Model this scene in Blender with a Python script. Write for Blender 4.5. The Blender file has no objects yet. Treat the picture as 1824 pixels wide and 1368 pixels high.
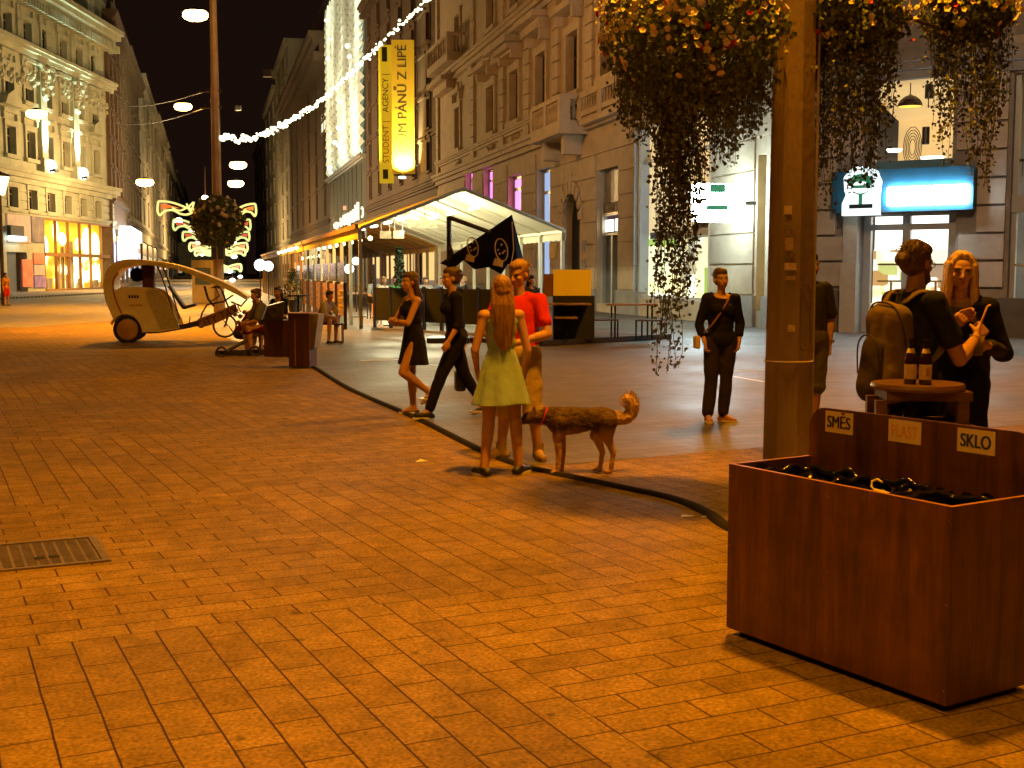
import bpy, bmesh, math, random
from mathutils import Vector, Matrix, Euler, noise
R = math.radians
random.seed(11)
S = bpy.context.scene
COL = S.collection

# ---------------------------------------------------------------- camera
F_PX, PITCH_PX, CAM_H = 2200.0, 199.0, 1.66
TH = math.atan(PITCH_PX / F_PX)
cam_d = bpy.data.cameras.new('camera')
cam = bpy.data.objects.new('camera', cam_d)
COL.objects.link(cam)
cam_d.sensor_width = 36.0
cam_d.lens = F_PX / 1824 * 36
cam_d.clip_start = 0.1
cam_d.clip_end = 3000
cam.location = (0, 0, CAM_H)
cam.rotation_euler = (R(90) - TH, 0, 0)
S.camera = cam

# ---------------------------------------------------------------- world, exposure
W = bpy.data.worlds.new('World')
S.world = W
W.use_nodes = True
wn = W.node_tree
bg = wn.nodes['Background']
sky = wn.nodes.new('ShaderNodeTexSky')
sky.sky_type = 'NISHITA'
sky.sun_disc = False
sky.sun_elevation = R(-6)
sky.sun_rotation = R(200)
mx = wn.nodes.new('ShaderNodeMix')
mx.data_type = 'RGBA'
mx.inputs['Factor'].default_value = 0.93
wn.links.new(sky.outputs[0], mx.inputs['A'])
mx.inputs['B'].default_value = (0.085, 0.038, 0.024, 1)   # town glow on a night sky
wn.links.new(mx.outputs['Result'], bg.inputs['Color'])
bg.inputs['Strength'].default_value = 0.11
S.view_settings.view_transform = 'Standard'
S.view_settings.look = 'None'
S.view_settings.exposure = 0.0
S.view_settings.gamma = 1.0
S.view_settings.use_curve_mapping = False
S.render.engine = 'CYCLES'
S.cycles.use_denoising = True
S.cycles.max_bounces = 5
S.cycles.diffuse_bounces = 3
S.cycles.glossy_bounces = 3
S.cycles.transmission_bounces = 4
S.cycles.transparent_max_bounces = 6
S.cycles.sample_clamp_indirect = 4.0
S.cycles.caustics_reflective = False
S.cycles.caustics_refractive = False

SODIUM = (1.0, 0.34, 0.003)
WHITE = (0.86, 1.0, 0.86)

def lamp(name, loc, power, color=SODIUM, radius=0.25, spot=None, target=None, blend=0.5, parent=None):
    d = bpy.data.lights.new(name, 'SPOT' if spot else 'POINT')
    d.energy = power
    d.color = color
    d.shadow_soft_size = radius
    o = bpy.data.objects.new(name, d)
    COL.objects.link(o)
    o.location = loc
    if spot:
        d.spot_size = R(spot)
        d.spot_blend = blend
        v = Vector(target) - Vector(loc)
        o.rotation_euler = v.to_track_quat('-Z', 'Y').to_euler()
    if parent:
        o.parent = parent
    return o

# ---------------------------------------------------------------- a pixel of the 1824 px picture -> a point of the place
def ray(u, v):
    a = (u - 912) / F_PX
    b = -(v - 684) / F_PX
    return Vector((a, math.cos(TH) + b * math.sin(TH), -math.sin(TH) + b * math.cos(TH)))
def G(u, v, z=0.0):
    d = ray(u, v)
    t = (z - CAM_H) / d.z
    return Vector((d.x * t, d.y * t, z))
def AT(u, v, Y):
    d = ray(u, v)
    t = Y / d.y
    return Vector((d.x * t, Y, CAM_H + d.z * t))

# ---------------------------------------------------------------- objects
def tag(o, label=None, cat=None, group=None, kind=None):
    if label: o['label'] = label
    if cat: o['category'] = cat
    if group: o['group'] = group
    if kind: o['kind'] = kind
    return o
def thing(name, label, cat, loc=(0, 0, 0), rz=0.0, group=None):
    o = bpy.data.objects.new(name, None)
    COL.objects.link(o)
    o.empty_display_size = 0.2
    o.location = loc
    o.rotation_euler = (0, 0, rz)
    return tag(o, label, cat, group)
def link(name, me, parent=None):
    o = bpy.data.objects.new(name, me)
    COL.objects.link(o)
    if parent: o.parent = parent
    return o
def copy_tree(o, parent=None):
    c = o.copy()
    COL.objects.link(c)
    if parent: c.parent = parent
    for ch in list(o.children):
        copy_tree(ch, c)
    return c

# ---------------------------------------------------------------- materials
MATS = {}
def mat(name, col, rough=0.7, metal=0.0, var=0.18, vscale=3.0, bump=0.15, bscale=25.0, emit=None, es=0.0,
        alpha=None, trans=0.0, sample=True, stretch=None, col2=None, spec=None):
    if name in MATS: return MATS[name]
    m = bpy.data.materials.new(name)
    m.use_nodes = True
    MATS[name] = m
    nt = m.node_tree
    b = nt.nodes['Principled BSDF']
    b.inputs['Roughness'].default_value = rough
    b.inputs['Metallic'].default_value = metal
    if spec is not None: b.inputs['Specular IOR Level'].default_value = spec
    tc = nt.nodes.new('ShaderNodeTexCoord')
    src = tc.outputs['Object']
    if stretch:
        mp = nt.nodes.new('ShaderNodeMapping')
        mp.inputs['Scale'].default_value = stretch
        nt.links.new(src, mp.inputs['Vector'])
        src = mp.outputs[0]
    if var > 0 or col2:
        n = nt.nodes.new('ShaderNodeTexNoise')
        n.inputs['Scale'].default_value = vscale
        n.inputs['Detail'].default_value = 6
        n.inputs['Roughness'].default_value = 0.65
        nt.links.new(src, n.inputs['Vector'])
        r = nt.nodes.new('ShaderNodeValToRGB')
        r.color_ramp.elements[0].position = 0.3
        r.color_ramp.elements[1].position = 0.7
        c0 = col2 if col2 else [c * (1 - var) for c in col]
        c1 = col if col2 else [min(1, c * (1 + var)) for c in col]
        r.color_ramp.elements[0].color = (*c0, 1)
        r.color_ramp.elements[1].color = (*c1, 1)
        nt.links.new(n.outputs['Fac'], r.inputs[0])
        nt.links.new(r.outputs[0], b.inputs['Base Color'])
    else:
        b.inputs['Base Color'].default_value = (*col, 1)
    if bump > 0:
        n2 = nt.nodes.new('ShaderNodeTexNoise')
        n2.inputs['Scale'].default_value = bscale
        n2.inputs['Detail'].default_value = 4
        nt.links.new(src, n2.inputs['Vector'])
        bp = nt.nodes.new('ShaderNodeBump')
        bp.inputs['Strength'].default_value = bump
        bp.inputs['Distance'].default_value = 0.02
        nt.links.new(n2.outputs['Fac'], bp.inputs['Height'])
        nt.links.new(bp.outputs[0], b.inputs['Normal'])
    if emit:
        b.inputs['Emission Color'].default_value = (*emit, 1)
        b.inputs['Emission Strength'].default_value = es
        if not sample: m.cycles.emission_sampling = 'NONE'
    if trans: b.inputs['Transmission Weight'].default_value = trans
    if alpha is not None: b.inputs['Alpha'].default_value = alpha
    return m
def glow(name, col, es, sample=True):
    return mat(name, (0.3, 0.3, 0.3), var=0, bump=0, emit=col, es=es, sample=sample)
def glass(name='window_glass', col=(0.02, 0.02, 0.025), rough=0.06):
    return mat(name, col, rough=rough, var=0, bump=0, spec=0.8)

# ---------------------------------------------------------------- mesh builder
class MB:
    def __init__(s, M=None):
        s.v = []; s.f = []; s.M = M
    def add(s, vs, fs):
        k = len(s.v)
        if s.M is not None: vs = [s.M @ Vector(p) for p in vs]
        s.v += [tuple(p) for p in vs]
        s.f += [tuple(i + k for i in f) for f in fs]
        return s
    def box(s, x0, x1, y0, y1, z0, z1):
        return s.add([(x0, y0, z0), (x1, y0, z0), (x1, y1, z0), (x0, y1, z0), (x0, y0, z1), (x1, y0, z1), (x1, y1, z1), (x0, y1, z1)],
                     [(3, 2, 1, 0), (4, 5, 6, 7), (0, 1, 5, 4), (1, 2, 6, 5), (2, 3, 7, 6), (3, 0, 4, 7)])
    def quad(s, a, b, c, d): return s.add([a, b, c, d], [(0, 1, 2, 3)])
    def tube(s, pts, r, n=8, caps=True, close=False):
        P = [Vector(p) for p in pts]
        rr = r if isinstance(r, (list, tuple)) else [r] * len(P)
        N = len(P)
        vs = []; up = None
        for i, p in enumerate(P):
            if close: t = (P[(i + 1) % N] - P[i - 1])
            else: t = (P[min(i + 1, N - 1)] - P[max(i - 1, 0)])
            if t.length < 1e-9: t = Vector((0, 0, 1))
            t.normalize()
            if up is None:
                up = Vector((0, 0, 1)) if abs(t.z) < 0.9 else Vector((1, 0, 0))
            a = t.cross(up)
            if a.length < 1e-6: a = t.orthogonal()
            a.normalize(); b = a.cross(t).normalized(); up = b
            for k in range(n):
                an = 2 * math.pi * k / n
                vs.append(p + (a * math.cos(an) + b * math.sin(an)) * rr[i])
        fs = []
        for i in range(N if close else N - 1):
            j = (i + 1) % N
            for k in range(n):
                k2 = (k + 1) % n
                fs.append((i * n + k, i * n + k2, j * n + k2, j * n + k))
        if caps and not close:
            fs.append(tuple(range(n))[::-1]); fs.append(tuple((N - 1) * n + k for k in range(n)))
        return s.add(vs, [f[::-1] for f in fs])
    def lathe(s, prof, n=24, c=(0, 0, 0), caps=True, sx=1, sy=1):
        vs = []; 
        for r, z in prof:
            for k in range(n):
                a = 2 * math.pi * k / n
                vs.append((c[0] + r * math.cos(a) * sx, c[1] + r * math.sin(a) * sy, c[2] + z))
        fs = []
        for i in range(len(prof) - 1):
            for k in range(n):
                k2 = (k + 1) % n
                fs.append((i * n + k, i * n + k2, (i + 1) * n + k2, (i + 1) * n + k))
        if caps:
            fs.append(tuple(range(n))[::-1]); fs.append(tuple((len(prof) - 1) * n + k for k in range(n)))
        return s.add(vs, fs)
    def prism(s, poly, y0, y1):
        """poly of (x,z), extruded along y"""
        n = len(poly)
        vs = [(x, y0, z) for x, z in poly] + [(x, y1, z) for x, z in poly]
        fs = [tuple(range(n)), tuple(range(2 * n - 1, n - 1, -1))]
        for i in range(n):
            j = (i + 1) % n
            fs.append((j, i, n + i, n + j))
        return s.add(vs, fs)
    def ball(s, c, r, n=12, m=8, rz=None, sy=1, sx=1):
        rz = rz if rz else r
        prof = [(max(1e-4, r * math.sin(math.pi * i / m)), -rz * math.cos(math.pi * i / m)) for i in range(m + 1)]
        return s.lathe(prof, n, c, True, sx, sy)
    def mesh(s, name):
        me = bpy.data.meshes.new(name)
        me.from_pydata(s.v, [], s.f)
        me.update()
        return me
    def build(s, name, m, parent=None, smooth=False, bevel=0.0):
        me = s.mesh(name)
        if bevel > 0:
            bm = bmesh.new(); bm.from_mesh(me)
            bmesh.ops.bevel(bm, geom=[e for e in bm.edges if len(e.link_faces) == 2 and e.calc_face_angle(0) > 0.6], offset=bevel, segments=2, affect='EDGES', profile=0.6)
            bm.to_mesh(me); bm.free()
        if smooth:
            for p in me.polygons: p.use_smooth = True
            if smooth == 'auto':
                try: me.set_sharp_from_angle(angle=R(38))
                except Exception: pass
        me.materials.append(m)
        return link(name, me, parent)
    __call__ = add

def text(s, size, m, parent, M, name='lettering', extrude=0.004, align='CENTER', shear=0, bold=0.0, outline=False, space=1.0):
    cu = bpy.data.curves.new(name, 'FONT')
    cu.body = s; cu.size = size; cu.extrude = extrude; cu.align_x = align; cu.align_y = 'CENTER'
    cu.shear = shear; cu.offset = bold; cu.space_character = space
    o = bpy.data.objects.new(name, cu)
    COL.objects.link(o)
    dg = bpy.context.evaluated_depsgraph_get()
    me = bpy.data.meshes.new_from_object(o.evaluated_get(dg))
    bpy.data.objects.remove(o)
    me.transform(M)
    me.materials.clear(); me.materials.append(m)
    return link(name, me, parent)
# text lies in its local XY plane; this stands it up facing -Y
STAND = Matrix.Rotation(R(90), 4, 'X')
# ================================================================ ground
def paving_material():
    m = bpy.data.materials.new('paving_slabs'); m.use_nodes = True
    nt = m.node_tree; L = nt.links; N = nt.nodes.new
    b = nt.nodes['Principled BSDF']
    tc = N('ShaderNodeTexCoord')
    mp = N('ShaderNodeMapping'); mp.vector_type = 'TEXTURE'
    # local x runs along the courses (B direction), y along A
    o = G(742, 1068)
    mp.inputs['Location'].default_value = (o.x, o.y, 0)
    mp.inputs['Rotation'].default_value = (0, 0, R(25.5))
    L.new(tc.outputs['Object'], mp.inputs['Vector'])
    # worn, slightly wavy joints
    nz = N('ShaderNodeTexNoise'); nz.inputs['Scale'].default_value = 1.7; nz.inputs['Detail'].default_value = 2
    L.new(mp.outputs[0], nz.inputs['Vector'])
    sub = N('ShaderNodeVectorMath'); sub.operation = 'SUBTRACT'; L.new(nz.outputs['Color'], sub.inputs[0]); sub.inputs[1].default_value = (.5, .5, .5)
    sc = N('ShaderNodeVectorMath'); sc.operation = 'SCALE'; L.new(sub.outputs[0], sc.inputs[0]); sc.inputs['Scale'].default_value = 0.016
    ad = N('ShaderNodeVectorMath'); ad.operation = 'ADD'; L.new(mp.outputs[0], ad.inputs[0]); L.new(sc.outputs[0], ad.inputs[1])
    sep = N('ShaderNodeSeparateXYZ'); L.new(ad.outputs[0], sep.inputs[0])
    cmb = N('ShaderNodeCombineXYZ'); L.new(sep.outputs['Y'], cmb.inputs['X']); L.new(sep.outputs['X'], cmb.inputs['Y'])
    def brick(src, seed):
        t = N('ShaderNodeTexBrick')
        t.offset = 0.5; t.squash = 1.0
        t.inputs['Scale'].default_value = 1.0
        t.inputs['Brick Width'].default_value = 0.40
        t.inputs['Row Height'].default_value = 0.185
        t.inputs['Mortar Size'].default_value = 0.0048
        t.inputs['Mortar Smooth'].default_value = 0.35
        t.inputs['Bias'].default_value = seed
        t.inputs['Color1'].default_value = (0, 0, 0, 1)
        t.inputs['Color2'].default_value = (1, 1, 1, 1)
        t.inputs['Mortar'].default_value = (0.5, 0.5, 0.5, 1)
        L.new(src, t.inputs['Vector'])
        return t
    A = brick(ad.outputs[0], 0.0); B = brick(cmb.outputs[0], 0.0)
    ck = N('ShaderNodeTexChecker'); ck.inputs['Scale'].default_value = 1 / 3.6
    ck.inputs['Color1'].default_value = (1, 1, 1, 1); ck.inputs['Color2'].default_value = (0, 0, 0, 1)
    cz = N('ShaderNodeVectorMath'); cz.operation = 'MULTIPLY_ADD'; L.new(ad.outputs[0], cz.inputs[0]); cz.inputs[1].default_value = (1, 1, 0); cz.inputs[2].default_value = (0, 0, 0.5)
    L.new(cz.outputs[0], ck.inputs['Vector'])
    def mixc(f, a, bb, t='MIX'):
        x = N('ShaderNodeMix'); x.data_type = 'RGBA'; x.blend_type = t
        if isinstance(f, float): x.inputs['Factor'].default_value = f
        else: L.new(f, x.inputs['Factor'])
        for s_, q in (('A', a), ('B', bb)):
            if isinstance(q, tuple): x.inputs[s_].default_value = q
            else: L.new(q, x.inputs[s_])
        return x.outputs['Result']
    col = mixc(ck.outputs['Fac'], B.outputs['Color'], A.outputs['Color'])
    fac = mixc(ck.outputs['Fac'], B.outputs['Fac'], A.outputs['Fac'])
    r = N('ShaderNodeValToRGB'); L.new(col, r.inputs[0])
    r.color_ramp.elements[0].color = (0.265, 0.172, 0.045, 1); r.color_ramp.elements[1].color = (0.345, 0.232, 0.062, 1)
    # speckle of the stone and broad wear
    sp = N('ShaderNodeTexNoise'); sp.inputs['Scale'].default_value = 55; sp.inputs['Detail'].default_value = 3; L.new(mp.outputs[0], sp.inputs['Vector'])
    wr = N('ShaderNodeTexNoise'); wr.inputs['Scale'].default_value = 0.55; wr.inputs['Detail'].default_value = 6; wr.inputs['Roughness'].default_value = .7; L.new(mp.outputs[0], wr.inputs['Vector'])
    def ramp(src, p0, p1, c0, c1):
        q = N('ShaderNodeValToRGB'); L.new(src, q.inputs[0])
        q.color_ramp.elements[0].position = p0; q.color_ramp.elements[1].position = p1
        q.color_ramp.elements[0].color = (c0, c0, c0, 1); q.color_ramp.elements[1].color = (c1, c1, c1, 1)
        return q.outputs[0]
    c = mixc(1.0, r.outputs[0], ramp(sp.outputs['Fac'], .3, .7, .55, 1.35), 'MULTIPLY')
    c = mixc(1.0, c, ramp(wr.outputs['Fac'], .32, .68, .62, 1.12), 'MULTIPLY')
    # trodden gum and drip stains
    vo = N('ShaderNodeTexVoronoi'); vo.inputs['Scale'].default_value = 2.9; vo.inputs['Randomness'].default_value = 1
    av = N('ShaderNodeVectorMath'); av.operation = 'SCALE'; L.new(sub.outputs[0], av.inputs[0]); av.inputs['Scale'].default_value = 0.5
    n3 = N('ShaderNodeTexNoise'); n3.inputs['Scale'].default_value = 14; L.new(mp.outputs[0], n3.inputs['Vector'])
    ad2 = N('ShaderNodeMix'); ad2.data_type = 'RGBA'; ad2.blend_type = 'LINEAR_LIGHT'; ad2.inputs['Factor'].default_value = 0.045
    L.new(mp.outputs[0], ad2.inputs['A']); L.new(n3.outputs['Color'], ad2.inputs['B']); L.new(ad2.outputs['Result'], vo.inputs['Vector'])
    c = mixc(1.0, c, ramp(vo.outputs['Distance'], .05, .11, .50, 1.0), 'MULTIPLY')
    # dirt gathered along the joints and darker trodden streaks
    t3 = N('ShaderNodeTexNoise'); t3.inputs['Scale'].default_value = 5.5; t3.inputs['Detail'].default_value = 8; t3.inputs['Roughness'].default_value = .75; L.new(mp.outputs[0], t3.inputs['Vector'])
    c = mixc(1.0, c, ramp(t3.outputs['Fac'], .36, .60, .66, 1.08), 'MULTIPLY')
    c = mixc(fac, c, (0.03, 0.012, 0.006, 1))
    L.new(c, b.inputs['Base Color'])
    L.new(ramp(wr.outputs['Fac'], .35, .65, .72, .9), b.inputs['Roughness']); b.inputs['Specular IOR Level'].default_value = .25
    inv = N('ShaderNodeMath'); inv.operation = 'MULTIPLY_ADD'; L.new(fac, inv.inputs[0]); inv.inputs[1].default_value = -1; inv.inputs[2].default_value = 1
    hh = N('ShaderNodeMath'); hh.operation = 'MULTIPLY_ADD'; L.new(sp.outputs['Fac'], hh.inputs[0]); hh.inputs[1].default_value = 0.3; L.new(inv.outputs[0], hh.inputs[2])
    h2 = N('ShaderNodeMath'); h2.operation = 'MULTIPLY_ADD'; L.new(col, h2.inputs[0]); h2.inputs[1].default_value = 0.25; L.new(hh.outputs[0], h2.inputs[2])
    bp = N('ShaderNodeBump'); bp.inputs['Strength'].default_value = 0.6; bp.inputs['Distance'].default_value = 0.006
    L.new(h2.outputs[0], bp.inputs['Height']); L.new(bp.outputs[0], b.inputs['Normal'])
    return m
PAVE = paving_material()
g = MB(); g.quad((-700, -60, 0), (700, -60, 0), (700, 1300, 0), (-700, 1300, 0))
tag(g.build('ground', PAVE), kind='structure')

# the smoother, damp stone of the square on the right, laid 4 mm proud
def setts_material(name, c0, c1, rough0, rough1, w, h, rot):
    m = bpy.data.materials.new(name); m.use_nodes = True
    nt = m.node_tree; L = nt.links; N = nt.nodes.new; b = nt.nodes['Principled BSDF']
    tc = N('ShaderNodeTexCoord'); mp = N('ShaderNodeMapping'); mp.inputs['Rotation'].default_value = (0, 0, R(rot)); L.new(tc.outputs['Object'], mp.inputs[0])
    t = N('ShaderNodeTexBrick'); t.inputs['Scale'].default_value = 1; t.inputs['Brick Width'].default_value = w; t.inputs['Row Height'].default_value = h
    t.inputs['Mortar Size'].default_value = 0.006; t.inputs['Color1'].default_value = (*c0, 1); t.inputs['Color2'].default_value = (*c1, 1)
    t.inputs['Mortar'].default_value = (0.04, 0.034, 0.03, 1); L.new(mp.outputs[0], t.inputs['Vector'])
    n = N('ShaderNodeTexNoise'); n.inputs['Scale'].default_value = 0.5; n.inputs['Detail'].default_value = 7; L.new(mp.outputs[0], n.inputs['Vector'])
    mpn = N('ShaderNodeMapRange'); L.new(n.outputs['Fac'], mpn.inputs[0]); mpn.inputs[1].default_value = .3; mpn.inputs[2].default_value = .7
    mpn.inputs[3].default_value = rough0; mpn.inputs[4].default_value = rough1; L.new(mpn.outputs[0], b.inputs['Roughness'])
    mc = N('ShaderNodeMix'); mc.data_type = 'RGBA'; mc.blend_type = 'MULTIPLY'; mc.inputs['Factor'].default_value = 0.5
    L.new(t.outputs['Color'], mc.inputs['A']); L.new(n.outputs['Color'], mc.inputs['B']); 
    cr = N('ShaderNodeMapRange'); L.new(n.outputs['Fac'], cr.inputs[0]); cr.inputs[1].default_value = .25; cr.inputs[2].default_value = .75; cr.inputs[3].default_value = .55; cr.inputs[4].default_value = 1.3
    L.new(cr.outputs[0], mc.inputs['B']); L.new(mc.outputs['Result'], b.inputs['Base Color'])
    bp = N('ShaderNodeBump'); bp.inputs['Strength'].default_value = .6; bp.inputs['Distance'].default_value = .01
    n2 = N('ShaderNodeTexNoise'); n2.inputs['Scale'].default_value = 3.5; n2.inputs['Detail'].default_value = 4; L.new(mp.outputs[0], n2.inputs['Vector'])
    ms = N('ShaderNodeMath'); ms.operation = 'SUBTRACT'; L.new(n2.outputs['Fac'], ms.inputs[0]); L.new(t.outputs['Fac'], ms.inputs[1])
    L.new(ms.outputs[0], bp.inputs['Height']); L.new(bp.outputs[0], b.inputs['Normal'])
    return m
SQ = setts_material('square_stone', (0.10, 0.086, 0.073), (0.14, 0.122, 0.105), 0.40, 0.66, 0.42, 0.22, -27)
cab = [(430, 612), (490, 628), (550, 650), (620, 692), (740, 745), (850, 800), (920, 828), (990, 845), (1100, 868), (1200, 890), (1260, 915), (1300, 942)]
cabw = [G(*p) for p in cab]
far0 = G(1020, 827); far1 = G(1360, 797)
fd = (far1 - far0).normalized()
poly = [cabw[i] for i in range(0, 7)] + [far0, far0 + fd * 40, Vector((60, 60, 0)), Vector((20, 120, 0)), Vector((-30, 118, 0)), Vector((-14, 50, 0))]
g = MB(); g.add([(p.x, p.y, 0.004) for p in poly], [tuple(range(len(poly)))[::-1]])
tag(g.build('square_paving', SQ), kind='structure')

# the carriageway with tram rails on the left and the raised pavement along the shops
ROADM = setts_material('road_setts', (0.2, 0.18, 0.15), (0.28, 0.25, 0.2), 0.4, 0.6, 0.24, 0.13, 8)
road = [(-14.5, 37), (-10.5, 60), (-13, 90), (-32, 160), (-70, 330), (-95, 330), (-52, 160), (-31.5, 110), (-30.5, 37)]
g = MB(); g.add([(x, y, 0.009) for x, y in road], [tuple(range(len(road)))])
tag(g.build('road', ROADM), kind='structure')
g = MB()
pv = [(-31.0, 30), (-31.0, 108), (-38.6, 118), (-38.6, 30)]
g.add([(x, y, 0.13) for x, y in pv] + [(x, y, 0) for x, y in pv], [(0, 1, 2, 3), (0, 4, 5, 1), (3, 7, 4, 0)])
tag(g.build('pavement', setts_material('pavement_stone', (0.2, 0.19, 0.18), (0.26, 0.25, 0.23), .5, .7, .4, .3, 0)), kind='structure')
RAILM = mat('polished_rail', (0.35, 0.33, 0.3), rough=0.25, metal=1, var=0.1, bump=0)
rails = thing('tram_track', 'polished tram rails set flush in the road on the left', 'tram track', (0, 0, 0))
for off in (0, 1.43, 4.2, 5.63):
    pts = [(-16.2 - off, 35), (-18.6 - off, 62), (-22.5 - off * 1.02, 95), (-33 - off * 1.1, 150), (-78, 330)]
    g = MB()
    for a, b_ in zip(pts[:-1], pts[1:]):
        g.quad((a[0] - .035, a[1], .014), (a[0] + .035, a[1], .014), (b_[0] + .035, b_[1], .014), (b_[0] - .035, b_[1], .014))
        g.quad((a[0] + .035, a[1], .014), (a[0] + .035, a[1], .009), (b_[0] + .035, b_[1], .009), (b_[0] + .035, b_[1], .014))
    g.build('rail', RAILM, rails)

# cable protector snaking over the slabs
CABM = mat('black_rubber', (0.02, 0.018, 0.017), rough=0.9, var=0.2, bump=0.1, spec=.1)
o = thing('cable', 'long black cable cover snaking over the paving past the dog', 'cable')
def smooth_path(P, k=6):
    out = []
    for i in range(len(P) - 1):
        p0 = P[max(i - 1, 0)]; p1 = P[i]; p2 = P[i + 1]; p3 = P[min(i + 2, len(P) - 1)]
        for j in range(k):
            t = j / k
            out.append(0.5 * ((2 * p1) + (p2 - p0) * t + (2 * p0 - 5 * p1 + 4 * p2 - p3) * t * t + (3 * p1 - p0 - 3 * p2 + p3) * t ** 3))
    out.append(P[-1]); return out
cpath = smooth_path(cabw + [Vector((1.62, 7.3, 0)), Vector((2.0, 6.9, 0)), Vector((3.4, 6.6, 0))])
g = MB()
vs = []; n = len(cpath)
for i, p in enumerate(cpath):
    t = (cpath[min(i + 1, n - 1)] - cpath[max(i - 1, 0)]).normalized(); a = Vector((-t.y, t.x, 0))
    for w, z in ((-.05, .001), (-.032, .024), (-.012, .03), (.012, .03), (.032, .024), (.05, .001)):
        q = p + a * w; vs.append((q.x, q.y, z))
g.add(vs, [(i * 6 + k, i * 6 + k + 1, i * 6 + 7 + k, i * 6 + 6 + k) for i in range(n - 1) for k in range(5)])
g.build('cover', CABM, o, smooth=True)

# manhole cover, bottom left
STEEL = mat('worn_steel', (0.22, 0.17, 0.12), rough=0.45, metal=0.6, var=0.3, vscale=8, bump=0.3)
mh = thing('manhole_cover', 'rectangular steel chequer plate cover set in the paving at the left edge', 'manhole cover', G(205, 1000) + Vector((0, 0, 0)), R(25.5))
# local frame: x along courses, y away
g = MB(); 
x0, x1, y0, y1 = -1.25, -0.02, 0.0, 0.74
for a in (x0, x1 - .045): g.box(a, a + .045, y0, y1, 0.001, .012)
g.box(x0 + .045, x1 - .045, y0, y0 + .04, .001, .012); g.box(x0 + .045, x1 - .045, y1 - .04, y1, .001, .012)
g.build('frame', STEEL, mh)
g = MB(); g.box(x0 + .055, x1 - .055, y0 + .05, y1 - .05, 0.001, .006)
nx, ny = 17, 22
for i in range(nx):
    for j in range(ny):
        cx = x0 + .09 + i * (x1 - x0 - .18) / (nx - 1); cy = y0 + .075 + j * (y1 - y0 - .15) / (ny - 1)
        g.box(cx - .024, cx + .024, cy - .006, cy + .006, .006, .0105)
g.build('plate', STEEL, mh)
g = MB(); g.box(-.42, -.36, .2, .26, .0115, .0135); g.box(-.34, -.28, .2, .26, .0115, .0135)
g.build('lifting_hole', mat('black_hole', (.01, .01, .01), var=0, bump=0), mh)
# litter
g = MB(); g.add([(0, 0, .004), (.09, .012, .012), (.1, .06, .004), (.03, .075, .022), (-.01, .04, .006)], [(0, 1, 3), (1, 2, 3), (0, 3, 4)])
o = g.build('paper_scrap', mat('paper', (.8, .78, .7), var=.05, bump=0)); o.location = G(742, 824); tag(o, 'crumpled white paper scrap lying on the paving left of the girl', 'litter')
g = MB(); g.add([(0, 0, .003), (.08, .02, .006), (.11, .05, .003), (.02, .06, .01)], [(0, 1, 2, 3)])
g.add([(.14, .0, .003), (.2, -.01, .006), (.21, .03, .01), (.15, .04, .003)], [(0, 1, 2, 3)])
o = g.build('foil_scrap', mat('foil', (.55, .58, .6), rough=.3, var=.05, bump=0)); o.location = G(1212, 922); tag(o, 'torn grey foil scrap on the paving beside the cable', 'litter')
# ================================================================ buildings
PLASTER = mat('cream_plaster', (0.46, 0.36, 0.24), rough=.85, var=.16, vscale=1.2, bump=.25, bscale=12)
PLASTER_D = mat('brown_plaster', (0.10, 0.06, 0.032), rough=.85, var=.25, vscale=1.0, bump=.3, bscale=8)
PLASTER_G = mat('greenish_plaster', (0.42, 0.42, 0.30), rough=.85, var=.2, vscale=.8, bump=.25, bscale=10)
PLASTER_P = mat('pale_plaster', (0.40, 0.38, 0.31), rough=.85, var=.2, vscale=.6, bump=.25, bscale=10)
STONE = mat('grey_stone', (0.27, 0.25, 0.23), rough=.8, var=.22, vscale=1.5, bump=.4, bscale=9)
DARKSTONE = mat('dark_plinth', (0.10, 0.095, 0.09), rough=.7, var=.25, vscale=2, bump=.3)
WFRAME = mat('window_frame_paint', (0.28, 0.23, 0.17), rough=.5, var=.1, bump=0)
DFRAME = mat('dark_frame', (0.035, 0.03, 0.028), rough=.4, var=.1, bump=0)
LFRAME = mat('pale_metal_frame', (0.45, 0.46, 0.46), rough=.4, metal=.3, var=.08, bump=0)
GLASS = glass()
ROOF = mat('roof_tiles', (0.10, 0.05, 0.035), rough=.8, var=.3, vscale=3, bump=.4)
BACK = mat('rear_wall', (0.08, 0.07, 0.06), var=.1, bump=0)

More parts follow.
